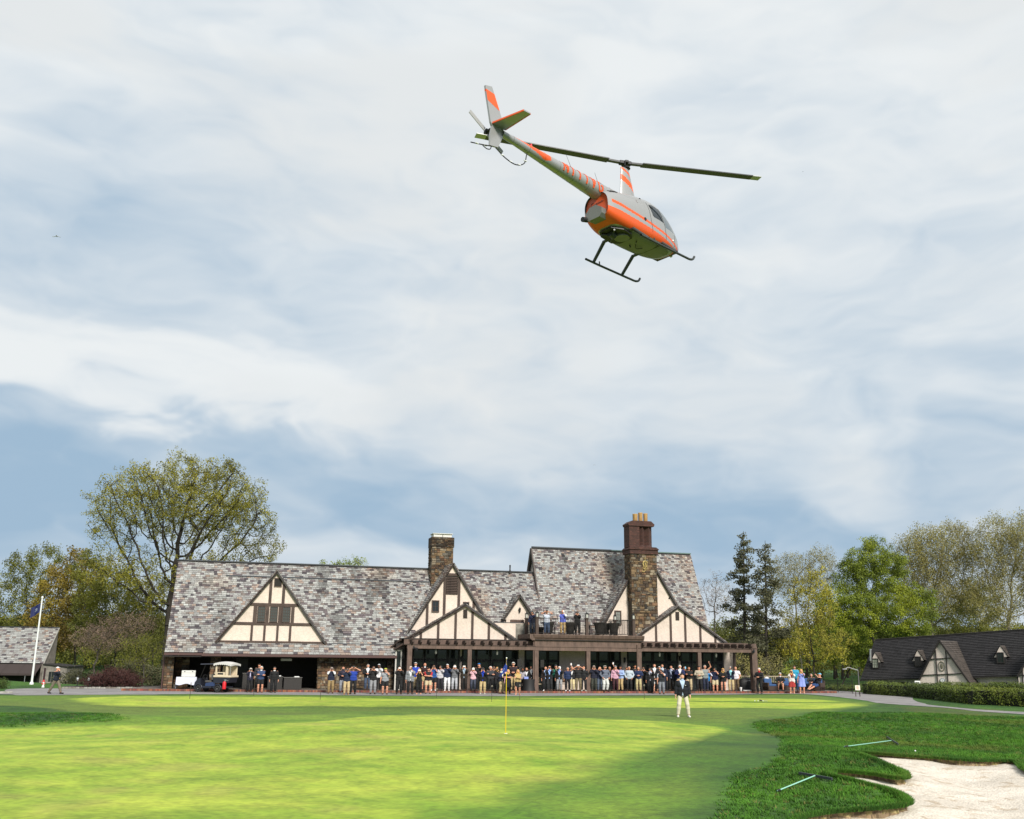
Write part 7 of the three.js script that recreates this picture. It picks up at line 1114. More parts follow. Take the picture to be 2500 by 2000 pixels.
person('man in a black jacket open on a royal blue shirt', 'in khaki trousers', 1178, 1630, 'P', 'both_up', { feet: 1695, jacket: BLK, shirt: '1638a8', legs: 'b09a70', cap: DGRY, phone: 1, shoe: 'b8b4a8' });
person('white haired man in a charcoal sweater', 'between the open jacket man and the flagstick', 1197.5, 1627, 'S', 'folded', { top: '333438', legs: BLK, hair: 'w', fat: 1.25 });
person('person with hands cupped at the face', 'half hidden behind the charcoal sweater man', 1206, 1627, 'T', 'both_up', { top: DGRY, legs: GRY, hair: 'b', phone: 1 });
person('fair haired woman in a dark blazer', 'holding a phone behind the cream shirted man', 1214, 1629, 'S', 'one_up', { f: 1, jacket: '17161d', shirt: '2a2630', legs: BLK, hair: 'y', long: 1, phone: 1 });
person('man in a navy blazer over a cream shirt', 'in khaki trousers just beside the flagstick', 1223, 1631, 'P', 'clasp', { feet: 1694.5, jacket: '171a26', shirt: 'e0d8c0', legs: 'a3916c', hair: 'b', turn: 0.7, shoe: '4a2a1a' });
person('woman in a pink top', 'mostly hidden behind the flagstick', 1231, 1636, 'S', 'down', { f: 1, top: 'c9a0a8', legs: 'c9a0a8', kind: 'shorts', hair: 'b', long: 1 });
person('blonde woman in a black dress with white spots', 'close by the yellow flagstick', 1240, 1635, 'P', 'folded', { feet: 1695.5, f: 1, dress: '17171a', legs: BLK, hair: 'y', long: 1 });
person('dark haired man in a dark shirt', 'behind the spotted dress near the porch doors', 1244.5, 1627, 'T', 'down', { top: '2a2422', legs: BLK, hair: 'k', skin: 2 });
person('tall white haired man in a dark maroon sweater', 'wearing sunglasses and khaki trousers', 1253, 1622, 'S', 'clasp', { top: '24161c', legs: KH, hair: 'w', shades: 1, h: 1.9 });
person('blonde woman in a tan patterned top and black skirt', 'hands folded, barelegged on the asphalt', 1264, 1635, 'P', 'folded', { feet: 1697, f: 1, top: 'b29a68', legs: '0f0f10', kind: 'skirt', hair: 'y', long: 1, shoe: 'c98f74' });
person('woman in a light grey top', 'standing behind the black clothed table', 1276, 1632, 'T', 'down', { f: 1, top: '98939a', legs: BLK, hair: 'k', long: 1, skin: 3 });
person('woman in a black cardigan and white top', 'behind the blue box on the clothed table', 1285.5, 1630, 'T', 'down', { f: 1, cardigan: BLK, top: WHT, legs: BLK, hair: 'b', long: 1 });
person('man in a black suit and white shirt', 'raising a phone beside the balcony post', 1297, 1626, 'T', 'one_up', { jacket: BLK, shirt: WHT, legs: BLK, hair: 'k', phone: 1 });
person('bald man in a dark brown blazer', 'first of the group under the balcony', 1332, 1628, 'S', 'down', { jacket: '241a16', shirt: '9fb6dc', legs: '17171c', hair: 'n', shoe: WHT, dz: 0.2 });
person('man in a black blazer and pale blue shirt', 'hands at his chin under the balcony', 1341.5, 1626, 'S', 'both_up', { jacket: '131318', shirt: '8fb0e8', legs: '1f2123', hair: 'n', phone: 1 });
person('man in a teal green shirt', 'behind the blazers under the balcony', 1357, 1624, 'T', 'one_up', { top: '1c6a58', legs: BLK, cap: '555a60' });
person('man in a black blazer and grey trousers', 'blue shirt showing, phone lifted beside his ear', 1365.5, 1627, 'S', 'one_up', { jacket: '121214', shirt: '8da6dc', legs: '8b8c8e', hair: 'w', phone: WHT });
person('man in a navy jacket with white shoes', 'holding a white phone high overhead', 1386, 1629, 'S', 'high_one', { top: '1a2a4c', legs: BLK, hair: 'g', phone: WHT, shoe: WHT });
person('man in a black blazer and cream trousers', 'white shirted, before the tan wall panel', 1396, 1627, 'S', 'down', { jacket: '15151a', shirt: WHT, legs: 'cfc094', hair: 'g', dz: 0.2 });
person('man in a black shirt and olive trousers', 'both arms raised before the tan wall panel', 1412, 1625, 'S', 'both_high', { top: '18181a', bare: 1, legs: '6b6048', hair: 'b', phone: 'c8c8c8', fat: 1.15 });
person('man in a black jacket with chest badges', 'leaning by the middle balcony post', 1425, 1626, 'S', 'pockets', { top: '151518', coll: WHT, legs: '121216', hair: 'b', shoe: 'a9b0a9' });
person('man in a dark navy shirt and grey green trousers', 'past the middle balcony post', 1450, 1625, 'S', 'both_up', { top: '1a1c2e', legs: '34362f', hair: 'g', phone: 1, fat: 1.12 });
person('man in a navy sweater and slate blue trousers', 'hands at his face under the balcony', 1464.5, 1627, 'S', 'both_up', { top: '131a33', legs: '4a5566', hair: 'k' });
person('heavy man in a grey sweater and white trousers', 'hands folded under the balcony', 1477, 1625, 'S', 'pockets', { top: '5c6270', legs: 'c2c4c0', hair: 'g', fat: 1.28, turn: 0.5, dz: -0.2, shades: 1 });
person('man in a black sweater', 'one phone raised behind the heavy grey sweater man', 1488.5, 1627, 'T', 'high_one', { top: '141416', legs: '55585a', hair: 'k', phone: WHT });
person('man in a pink shirt and maroon trousers', 'shading his eyes under the balcony', 1502.5, 1626, 'S', 'one_up', { top: 'c79aae', legs: '3a1a22', cap: '9aa0a8', fat: 1.12 });
person('man in a light blue shirt and dark cap', 'tan trousers, beside the pink shirted man', 1515, 1626, 'S', 'clasp', { top: '93a8d0', legs: 'ad9468', cap: BLK, skin: 3, turn: -0.5 });
person('man in the shadow of the porch', 'between the light blue shirt and grey polo', 1530, 1629, 'R', 'down', { top: DGRY, legs: BLK, hair: 'k', skin: 2 });
person('man in a light grey polo and black trousers', 'hands in pockets under the balcony', 1536, 1627, 'S', 'pockets', { top: 'a9b3bd', legs: '111114', hair: 'g', skin: 2 });
person('man in a dark jacket and cap', 'standing back beside the last balcony post', 1550, 1623, 'R', 'down', { top: CHAR, legs: BLK, cap: BLK, skin: 2 });
person('man in a navy sweater and khaki trousers', 'before the last balcony post', 1558.5, 1628, 'S', 'clasp', { top: '15264a', legs: 'ada077', hair: 'g' });
person('person in black photographing', 'just past the last balcony post, half hidden', 1571, 1629, 'S', 'both_up', { top: BLK, legs: BLK, hair: 'b', phone: 1, dz: 0.2 });
person('man in a black suit and tie leaning back', 'white shirted, phone raised on the asphalt', 1588.5, 1630, 'P', 'one_up', { feet: 1693.5, jacket: '121214', shirt: 'bcbccc', tie: BLK, legs: BLK, hair: 'k', shades: 1, phone: 1, skin: 2 });
person('tall man in a dark suit with an open white collar', 'behind the leaning man', 1598, 1625, 'S', 'down', { jacket: '13141a', shirt: WHT, legs: BLK, hair: 'b', h: 1.88 });
person('young woman in a black jacket and white miniskirt', 'barelegged with ankle boots', 1601, 1640, 'P', 'clasp', { feet: 1693, f: 1, top: '131314', coll: WHT, legs: 'd2d2d2', kind: 'mini', hair: 'k', long: 1, skin: 1 });
person('man in a white cap', 'between the miniskirt woman and the suited man behind', 1610, 1628, 'S', 'down', { top: NAVY, legs: BLK, cap: WHT, dz: 0.2 });
person('man in a white and black colour-blocked polo', 'grey patterned trousers, phone held at his chin', 1616, 1635, 'P', 'one_up', { feet: 1695.5, vest: '1d2026', shirt: 'c2ccda', bare: 1, legs: '71757c', cap: '3c4450', phone: 1, fat: 1.15 });
person('man in a navy suit', 'rising behind the colour-blocked polo', 1617, 1626, 'T', 'down', { jacket: NAVY, shirt: 'b8c0cc', legs: NAVY, hair: 'b', h: 1.86 });
person('man in a navy suit with one hand at his brow', 'behind the brown trousers', 1638.5, 1625, 'T', 'one_up', { jacket: '1a2136', shirt: 'a0aac0', legs: BLK, hair: 'b' });
person('man in a navy sweater and brown trousers', 'hands clasped, close to the step', 1644, 1632, 'P', 'clasp', { feet: 1692, top: '131a30', coll: 'd08070', legs: '4a3d30', hair: 'w', shoe: '6c6a60' });
person('white haired man in a navy blazer', 'just behind the lone man on the green', 1660, 1624, 'S', 'clasp', { jacket: '15204a', shirt: WHT, legs: KH, hair: 'w' });
person('man in black holding up a pale blue phone', 'beside the black sweater and khaki trousers', 1671.5, 1627, 'T', 'one_up', { top: '161618', legs: BLK, hair: 'b', phone: '7ec0e0' });
person('man in a black sweater and khaki trousers', 'before the porch doors', 1682, 1628, 'S', 'folded', { top: '131315', legs: 'ad9c7c', hair: 'b', skin: 2 });
person('man in a beige sweater and dark cap', 'beside the pergola post past the porch doors', 1706.5, 1627, 'S', 'clasp', { top: 'a89e8c', legs: '16161a', cap: '22232a' });
person('tall man in a grey sweater reaching up with a phone', 'beside the beige sweater', 1721, 1624, 'S', 'high_one', { top: '7a8182', legs: '1c2238', hair: 'g', phone: BLK, turn: 0.4 });
person('man in a bright sky blue vest', 'white sleeves and grey trousers on the asphalt', 1732, 1635, 'P', 'both_up', { feet: 1692.5, vest: '2d8fd6', shirt: 'c9cbe0', legs: '4d5058', hair: 'g' });
person('man in a navy polo and khaki shorts', 'black cap and white shoes', 1747, 1630, 'P', 'one_up', { feet: 1693, top: '141c3c', bare: 1, legs: 'b7a888', kind: 'shorts', cap: BLK, shoe: WHT, phone: 1, fat: 1.12 });
person('blonde woman in a black coat with a handbag', 'sunglasses, legs crossed on the terrace', 1765, 1632, 'S', 'clasp', { f: 1, jacket: '121212', shirt: '151515', legs: '131313', kind: 'mini', hair: 'y', long: 1, shades: 1 });
person('white haired man in a navy blazer over a pale cyan shirt', 'one hand raised', 1784, 1628, 'S', 'one_up', { jacket: '141b34', shirt: '9fd8e0', legs: 'b3a078', hair: 'w', phone: 1, shoe: '6a3c22' });
person('bald man in a white short sleeved shirt', 'brown trousers, under the pergola end', 1796, 1628, 'S', 'pockets', { top: 'd6d3dc', bare: 1, legs: '5a4a34', hair: 'n', dz: 0.4, fat: 1.15 });
person('man in a black jacket with a red collar', 'standing alone outside the corner pergola post', 1853.5, 1631, 'P', 'clasp', { top: '121216', coll: 'c02030', legs: '0f0f10', hair: 'w', turn: -0.4 });
person('woman in a white cardigan over a red dress', 'photographing before the sofas', 1932, 1636.5, 'P', 'both_up', { f: 1, dress: '9c2f2c', cardigan: 'd8d2cc', hair: 'y', long: 1, shoe: 'c9a088', phone: 1 });
person('man in a teal sweater and sunglasses', 'standing between the two women in dresses', 1940, 1627.5, 'S', 'down', { top: '2a90b0', legs: '2c4a6c', hair: 'k', shades: 1, h: 1.85 });
person('woman in a light blue dress', 'shielding her eyes at the sofa end', 1956, 1634.5, 'P', 'one_up', { f: 1, dress: '8796d8', hair: 'y', long: 1, shoe: 'c9a088' });
person('man in a black jacket and white cap', 'seated in shorts between the blue cushioned sofas', 1904, 1646, 'R', 'sit', { top: '17191a', coll: WHT, legs: '8d7c60', kind: 'shorts', cap: WHT, h: 1.72, dz: -0.4 });
person('man in a dark jacket and blue cap', 'lolling in the wicker armchair by the fence', 1995, 1646, 'R', 'loll', { top: '17181c', legs: '24406e', kind: 'shorts', cap: '6ab4d8', h: 1.74, dz: -1.2, turn: -1.0 });
person('man in white seen past the lolling man', 'raising a phone from a low seat', 1980, 1650, 'R', 'sit', { top: DGRY, legs: '2a4878', hair: 'g', h: 1.65, dz: -0.2 });
// on the balcony
person('man in a navy sweater and dark jeans', 'at the balcony corner by the small dormer', 1300, 1493, 'B', 'one_up', { top: '141c38', legs: '3a4050', cap: BLK, w: 1.3, phone: 1 });
person('man in a pale grey shirt and blue jeans', 'elbows out with binoculars on the balcony', 1335, 1491, 'B', 'both_high', { top: 'b6bccb', bare: 1, legs: '43536e', cap: '3a4258', phone: 1 });
person('man in a periwinkle vest over white sleeves', 'tan trousers, on the balcony', 1374, 1490, 'B', 'one_up', { vest: '5560b8', shirt: WHT, legs: 'b09468', hair: 'n', fat: 1.15, phone: WHT });
person('man all in black on the balcony', 'next to the lantern post, hands at his face', 1409.5, 1493, 'B', 'both_up', { top: '101012', legs: '0e0e10', hair: 'k', phone: 1 });
// crossing the asphalt by the shed, and alone on the turf
person('man in a navy jacket and white cap walking', 'on the path before the shed', 133, 1630, 'P', 'walk', { feet: 1695.5, top: '0f1524', legs: '6b6354', cap: WHT, turn: 1.45 - 0.5, shoe: '1a1414', phone: 1 });
const lone_man = person('young man in a navy blazer and cream trousers', 'standing alone on the turf, looking up', 1668, 1644, 'P', 'wide', { feet: 1751.5, tilt: 1, jacket: '0d0f1a', shirt: 'a5b8cf', legs: 'c4bda6', hair: 'k', shoe: 'c9c6be', turn: 0.12, skin: 1, fat: 1.05 });
{ const p = poseParts('wide', false); const hm = p.headM, e = (geo, m, n) => mesh(n, geo.applyMatrix4(hm), m, lone_man);
  for (const s of [1, -1]) { e(new THREE.SphereGeometry(0.0125, 10, 8).translate(s * 0.031, 0.012, 0.078), M.white, 'eye'); e(new THREE.SphereGeometry(0.006, 8, 6).translate(s * 0.031, 0.014, 0.088), M.black, 'pupil'); e(bar([s * 0.016, 0.036, 0.092], [s * 0.048, 0.036, 0.078], 0.006, 0.008), C('1a120c'), 'eyebrow'); }
  e(tube([[-0.024, -0.05, 0.083], [0, -0.048, 0.093], [0.024, -0.05, 0.083]], 0.005, 8, 5), C('9a5548'), 'mouth');
  mesh('breast_pocket_badge', [box(0.085, 0.125, 1.262, 1.28, 0.135, 0.15), box(0.075, 0.088, 1.31, 1.325, 0.13, 0.142)], M.white, lone_man);
  mesh('button', [box(-0.008, 0.008, 1.07, 1.086, 0.15, 0.16)], M.black, lone_man);
}
// ---------------------------------------------------------------- things on the turf
{ // flagstick on the near green
  const [x, z] = onGround(1234.5, 1792), y = relief(x, z) + 0.012, t = thing('flagstick', 'yellow golf flagstick with a limp blue flag on the near putting green', 'flagstick', [x, y, z]);
  mesh('pole', rod([0, -0.05, 0], [0, 2.12, 0], 0.011, 0.009, 8), std(lin(0.72, 0.50, 0.01), 0.4), t); mesh('finial', new THREE.SphereGeometry(0.022, 10, 8).translate(0, 2.13, 0), M.white, t); mesh('cup', lathe([[0.054, 0.004], [0.054, -0.1], [0.0, -0.1]], 16), M.white, t);
  const P = [], NU = 16, NV = 20, W = 0.50, Hh = 0.36; const s = new Soup(); const f = (u, v) => { const d = u * 0.30, fold = Math.sin(u * 9 + v * 1.5) * 0.035 * u, sag = u * u * 0.30 + u * 0.05; return [-d * (0.35 + 0.5 * v) + (v < 0.5 ? 0.05 * Math.sin(u * 4) : 0.02), 2.10 - v * Hh * (1 - 0.15 * u) - sag, fold + 0.012]; };
  for (let i = 0; i < NU; i++) for (let j = 0; j < NV; j++) { const A = f(i / NU, j / NV), B = f((i + 1) / NU, j / NV), D = f((i + 1) / NU, (j + 1) / NV), E = f(i / NU, (j + 1) / NV), w = [1, 1, 1]; s.tri(A, E, D, w, [i / NU, j / NV], [i / NU, (j + 1) / NV], [(i + 1) / NU, (j + 1) / NV]); s.tri(A, D, B, w, [i / NU, j / NV], [(i + 1) / NU, (j + 1) / NV], [(i + 1) / NU, j / NV]); }
  const m = std(0xffffff, 0.7, { map: tex(128, (u, v) => { const k = vnoise(u * 16, v * 16, 16, 16) > 0.72 && u > 0.25 && u < 0.85 && v > 0.3 && v < 0.7; return k ? [0.75, 0.78, 0.85] : [0.10, 0.20, 0.52]; }, 1), side: THREE.DoubleSide }); mesh('flag', s.geo(false), m, t);
}
for (const [bx, by, ty, lb] of [[462.7, 1706.5, 1670, 'thin dark rope stake on the far green before the beverage cart'], [618.8, 1700.6, 1655, 'thin dark rope stake before the man in the striped tie'], [781.3, 1709, 1671, 'thin dark rope stake before the stone wall'], [1065, 1706, 1684, 'thin dark rope stake before the man in black shorts and blue shirt'], [1200, 1714, 1677, 'thin dark rope stake with a pale knob next the flagstick, beneath the charcoal sweater man'], [1268.5, 1710, 1675, 'thin dark rope stake with a pale knob beneath the woman in the black skirt'], [1573, 1708.5, 1675, 'thin dark rope stake before the last balcony post']]) {
  const [x, z] = onGround(bx, by), h = clamp(atDepth(bx, ty, -z).y - relief(x, z), 0.4, 1.2), t = thing('rope_stake', lb, 'stake', [x, relief(x, z), z], 0, 'rope stakes along the far green');
  mesh('rod', rod([0, -0.1, 0], [0.015, h, 0], 0.014, 0.014, 6), std(lin(0.05, 0.035, 0.028), 0.6), t); mesh('eye', new THREE.TorusGeometry(0.035, 0.012, 5, 12).translate(0.015, h + 0.035, 0), std(lin(0.32, 0.28, 0.24), 0.5), t);
}
function rake(label, a, b, c, d, black) { // handle from pixel a to b, head from c to d
  const P = (p, k = 0.03) => { const [x, z] = onGround(...p); return V3(x, relief(x, z) + k, z); }, A = P(a, 0.05), B = P(b, 0.05), Cc = P(c, 0.06), D = P(d, 0.06), t = thing('bunker_rake', label, 'rake', [B.x, B.y, B.z]), s = (v) => v.clone().sub(B);
  mesh('handle', rod(s(A), V3(0, 0.02, 0), 0.012, 0.012, 8), std(lin(0.30, 0.62, 0.48), 0.4), t); mesh('grip', rod(s(A), s(A).multiplyScalar(0.94), 0.02, 0.02, 8), M.black, t);
  mesh('head', bar(s(Cc), s(D), black ? 0.035 : 0.025, 0.045), std(lin(0.03, 0.035, 0.04), 0.5), t);
  for (let i = 0; i < 14; i++) { const p = s(Cc).lerp(s(D), (i + 0.5) / 14); mesh('tine', rod(p, p.clone().add(V3(0.0, -0.06, 0.05)), 0.007, 0.005, 5), M.black, t); }
}
rake('green handled bunker rake lying on the bank above the sand', [2062, 1828.5], [2178, 1814], [2165.5, 1804], [2193.5, 1822.5], 0);
rake('green handled rake with a broad black head on the nearer tongue of turf', [1898.5, 1939], [1990, 1904], [1952, 1896], [2032, 1910.5], 1);
{ const [x, z] = onGround(2235, 1838); lone('golf_ball', new THREE.SphereGeometry(0.022, 12, 8), M.white, 'white golf ball lying in the rough above the sand', 'golf ball').position.set(x, relief(x, z) + 0.04, z); }
for (const [bx, by, lb] of [[1843, 1713.6, 'white golf ball on the far green, apart from the club'], [1851, 1714, 'white golf ball on the far green close to the dark headcovers'], [1863, 1714.6, 'white golf ball on the far green beside the putter head']]) { const [x, z] = onGround(bx, by); lone('golf_ball', new THREE.SphereGeometry(0.03, 12, 8), M.white, lb, 'golf ball').position.set(x, relief(x, z) + 0.05, z); }
{ const [x, z] = onGround(1858, 1713.6), t = thing('golf_club', 'putter with a dark head lying on the far green among white balls', 'golf club', [x, relief(x, z) + 0.02, z]); mesh('head', [bevelBox(0.16, 0.06, 0.09, 0.02).translate(0, 0.04, 0), bevelBox(0.07, 0.09, 0.07, 0.02).translate(-0.05, 0.06, 0.02)], M.black, t); mesh('shaft', rod([0.1, 0.02, 0], [0.42, 0.02, -0.12], 0.012), M.silver, t); }
// ---------------------------------------------------------------- flagpole, lamp, fence, signs
{ const b = atDepth(76.5, 1672, 70), y = relief(b.x, b.z), h = atDepth(105, 1461, 70).y - y, t = thing('flagpole', 'white flagpole with a navy flag on the bank beside the shed', 'flagpole', [b.x, y, b.z]); mesh('pole', rod([0, -0.2, 0], [0, h, 0], 0.075, 0.045, 12), std(lin(0.72, 0.74, 0.72), 0.4), t); mesh('finial', new THREE.SphereGeometry(0.08, 12, 10).translate(0, h + 0.06, 0), M.white, t); mesh('base_collar', lathe([[0.14, 0], [0.12, 0.12], [0.08, 0.18]], 14), M.white, t);
  const s = new Soup(), f = (u, v) => { const d = u * 0.62; return [-0.06 - d * 0.95 , h - 0.32 - v * 0.62 - u * (0.34 + 0.10 * v) , Math.sin(u * 7 + v) * 0.10 * u]; }; for (let i = 0; i < 14; i++) for (let j = 0; j < 12; j++) { const q = [1, 1, 1], A = f(i / 14, j / 12), B = f((i + 1) / 14, j / 12), D = f((i + 1) / 14, (j + 1) / 12), E = f(i / 14, (j + 1) / 12), uv = (a, c) => [a / 14, c / 12]; s.tri(A, E, D, q, uv(i, j), uv(i, j + 1), uv(i + 1, j + 1)); s.tri(A, D, B, q, uv(i, j), uv(i + 1, j + 1), uv(i + 1, j)); }
  mesh('flag', s.geo(false), std(0xffffff, 0.7, { map: tex(128, (u, v) => { const d = Math.hypot((u - 0.45) * 1, v - 0.5), k = d < 0.17 && (vnoise(u * 20, v * 20, 20, 20) > 0.42); return k ? [0.66, 0.7, 0.75] : [0.05, 0.10, 0.30]; }, 1), side: THREE.DoubleSide }), t); }
{ const b = atDepth(2098.5, 1688, 74), t = thing('street_lamp', 'thin grey street lamp with a long curved arm before the dark roofed cottage', 'street lamp', [b.x, 0, b.z]), h = atDepth(2098, 1637, 74).y, e = atDepth(2064, 1634, 74); mesh('pole', rod([0, -0.1, 0], [0, h, 0], 0.05, 0.04), std(lin(0.10, 0.10, 0.10), 0.5), t); mesh('arm', tube([[0, h, 0], [-0.35, h + 0.1, 0], [(e.x - b.x) * 0.8, e.y + 0.12, 0], [e.x - b.x, e.y, 0]], 0.035, 16, 6), std(lin(0.26, 0.26, 0.25), 0.5), t); mesh('lamp_head', bevelBox(0.32, 0.07, 0.14, 0.03).translate(e.x - b.x - 0.05, e.y, 0), std(lin(0.28, 0.28, 0.27), 0.5), t); }
{ const b = atDepth(2094, 1688, 70), y1 = atDepth(2094, 1673.5, 70).y, y0 = atDepth(2094, 1685.5, 70).y, t = thing('path_sign', 'small white sign with faint orange print at the path corner', 'sign', [b.x, 0, b.z]); mesh('post', [box(0.12, 0.16, -0.1, y1, -0.03, 0.03), box(-0.16, -0.12, -0.1, y0, -0.03, 0.03)], M.timber, t); const w = mesh('board', box(-0.165, 0.165, y0, y1, 0.03, 0.05), std(lin(0.70, 0.68, 0.58), 0.6), t); for (let i = 0; i < 4; i++) mesh('printed_line', box(-0.1 + (i % 2) * 0.02, 0.1 - (i % 2) * 0.04, lerp(y0, y1, 0.2 + i * 0.18), lerp(y0, y1, 0.28 + i * 0.18), 0.051, 0.054), std(lin(0.5, 0.2, 0.1), 0.6), w); }
{ const a = atDepth(2012, 1686, 80), b = atDepth(2082, 1688, 76), t = thing('iron_fence', 'black iron picket fence between the terrace end and the street lamp', 'fence', [a.x, 0, a.z]), d = b.clone().sub(a).setY(0), h = atDepth(2040, 1659, 78).y, n = 26; mesh('rail', [bar([0, h - 0.06, 0], [d.x, h - 0.06, d.z], 0.03, 0.03), bar([0, 0.15, 0], [d.x, 0.15, d.z], 0.03, 0.03)], M.iron, t); for (let i = 0; i <= n; i++) { const p = d.clone().multiplyScalar(i / n); mesh(i % 13 ? 'picket' : 'post', rod([p.x, -0.1, p.z], [p.x, i % 13 ? h - 0.07 : h + 0.12, p.z], i % 13 ? 0.012 : 0.035, i % 13 ? 0.012 : 0.035, 5), M.iron, t); } }
{ const u0 = 18.9, t = thing('terrace_rail', 'beige slatted railing behind the sofas and the covered grill', 'railing'), A = clubWorld(14.8, TY, 5.2), B = clubWorld(24.3, TY, 4.6), m = std(lin(0.33, 0.28, 0.2), 0.8), n = 60; mesh('top_rail', [bar([A.x, TY + 0.98, A.z], [B.x, TY + 0.98, B.z], 0.05, 0.07), bar([A.x, TY + 0.12, A.z], [B.x, TY + 0.12, B.z], 0.04, 0.05)], m, t); for (let i = 0; i <= n; i++) { const p = A.clone().lerp(B, i / n); mesh(i % 12 ? 'slat' : 'post', box(p.x - (i % 12 ? 0.018 : 0.045), p.x + (i % 12 ? 0.018 : 0.045), TY - 0.05, TY + (i % 12 ? 0.945 : 1.1), p.z - 0.02, p.z + 0.02), i % 12 ? m : M.timber, t); } }
{ const b = atDepth(105, 1675, 68), t = thing('fire_hydrant', 'white and red fire hydrant behind the walking man', 'hydrant', [b.x, relief(b.x, b.z), b.z]); t.scale.setScalar(0.75); mesh('barrel', lathe([[0.13, 0], [0.13, 0.05], [0.09, 0.07], [0.09, 0.42], [0.12, 0.45]], 14), M.white, t); mesh('bonnet', lathe([[0.12, 0.45], [0.1, 0.55], [0.04, 0.61], [0.03, 0.66], [0, 0.66]], 14), M.red, t); mesh('nozzle', [rod([-0.16, 0.32, 0], [0.16, 0.32, 0], 0.045), rod([0, 0.3, 0], [0, 0.3, 0.15], 0.055)], M.red, t); }
for (const [x0, lb] of [[188, 'small white path lamp nearer the lean-to, before the red maple'], [215, 'small white path lamp right against the red maple mound']]) { const b = atDepth(x0, 1672, 71), t = thing('path_lamp', lb.replace('right against', 'close against'), 'lamp', [b.x, 0, b.z]); mesh('post', rod([0, -0.1, 0], [0, 0.42, 0], 0.03), M.black, t); mesh('lamp_glass', lathe([[0.05, 0.42], [0.085, 0.62], [0.02, 0.66], [0, 0.66]], 8), std(lin(0.55, 0.58, 0.6), 0.3), t); mesh('cap', lathe([[0.1, 0.63], [0.03, 0.72], [0, 0.74]], 8), M.black, t); }
{ const t = thing('stone_kerb', 'rough pale stone kerb along the back of the asphalt path', 'kerb'), r = rng(9), cols = [[0.45, 0.42, 0.37], [0.36, 0.33, 0.29], [0.52, 0.5, 0.45], [0.30, 0.26, 0.22]].map((c) => std(lin(...c), 0.9, { map: grainMap })); let x = 150; while (x < 372) { const w = 6 + r() * 7, [gx, gz] = onGround(x + w / 2, 1681.8), m = mesh('stone', bevelBox(w * 0.0262, 0.16 + r() * 0.06, 0.22, 0.05), cols[Math.floor(r() * 4)], t); m.position.set(gx, 0.02, gz - 0.05); m.rotation.set((r() - 0.5) * 0.2, (r() - 0.5) * 0.3, (r() - 0.5) * 0.15); x += w; } const b = onGround(14, 1693), e = mesh('stone', bevelBox(0.7, 0.16, 0.3, 0.05), cols[2], t); e.position.set(b[0], 0.05, b[1]); e.rotation.y = 0.5; }
// ---------------------------------------------------------------- under the clubhouse roof and on the terrace
const put = (name, label, cat, px, dw, turn = CLUB_T, group) => { let p = atDepth(px, 1650, 66); for (let i = 0; i < 4; i++) { const z = terraceZ(p.x) - dw; p = atDepth(px, 1650, -z); } return thing(name, label, cat, [p.x, TY, p.z], turn, group); };
{ const t = put('cloth_table', 'folding table under a white cloth by the end pier', 'table', 456, 0.6); const s = new Soup(), w = 0.62, d = 0.34, N = 40, q = [1, 1, 1]; const ring = (k, y) => Array.from({ length: N }, (_, i) => { const a = i / N * 4, e = Math.floor(a), f = a - e, X2 = [lerp(-w, w, f), w, lerp(w, -w, f), -w][e], Z2 = [d, lerp(d, -d, f), -d, lerp(-d, d, f)][e]; const fl = k * (0.03 + 0.03 * Math.sin(i * 2.4)); return [X2 * (1 + fl), y - (k ? 0.05 * Math.sin(i * 0.9) + (e === 3 ? 0.22 : 0) : 0), Z2 * (1 + fl)]; }); const A = ring(0, 0.75), B = ring(1, 0.30); for (let i = 0; i < N; i++) { const j = (i + 1) % N; s.tri(A[i], B[i], B[j], q); s.tri(A[i], B[j], A[j], q); s.tri(A[i], A[j], [0, 0.75, 0], q); } mesh('tablecloth', s.geo(false), std(lin(0.60, 0.62, 0.72), 0.85, { side: THREE.DoubleSide }), t); mesh('tabletop', box(-0.6, 0.6, 0.71, 0.735, -0.32, 0.32), M.white, t); for (const [x, z] of [[-0.5, 0.25], [0.5, 0.25], [-0.5, -0.25], [0.5, -0.25]]) mesh('leg', rod([x, 0, z], [x, 0.71, z], 0.018), M.black, t);
  const c = put('cooler_box', 'white box with two dark latches standing on the clothed table', 'box', 460, 0.6); c.position.y = TY + 0.755; mesh('box', bevelBox(0.86, 0.40, 0.42, 0.03).translate(0, 0.205, 0), std(lin(0.60, 0.60, 0.57), 0.5), c); mesh('lid_seam', box(-0.435, 0.435, 0.25, 0.256, -0.215, 0.215), M.dark, c); for (const x of [-0.24, 0.24]) mesh('latch', box(x - 0.035, x + 0.035, 0.31, 0.36, 0.21, 0.225), M.black, c); }
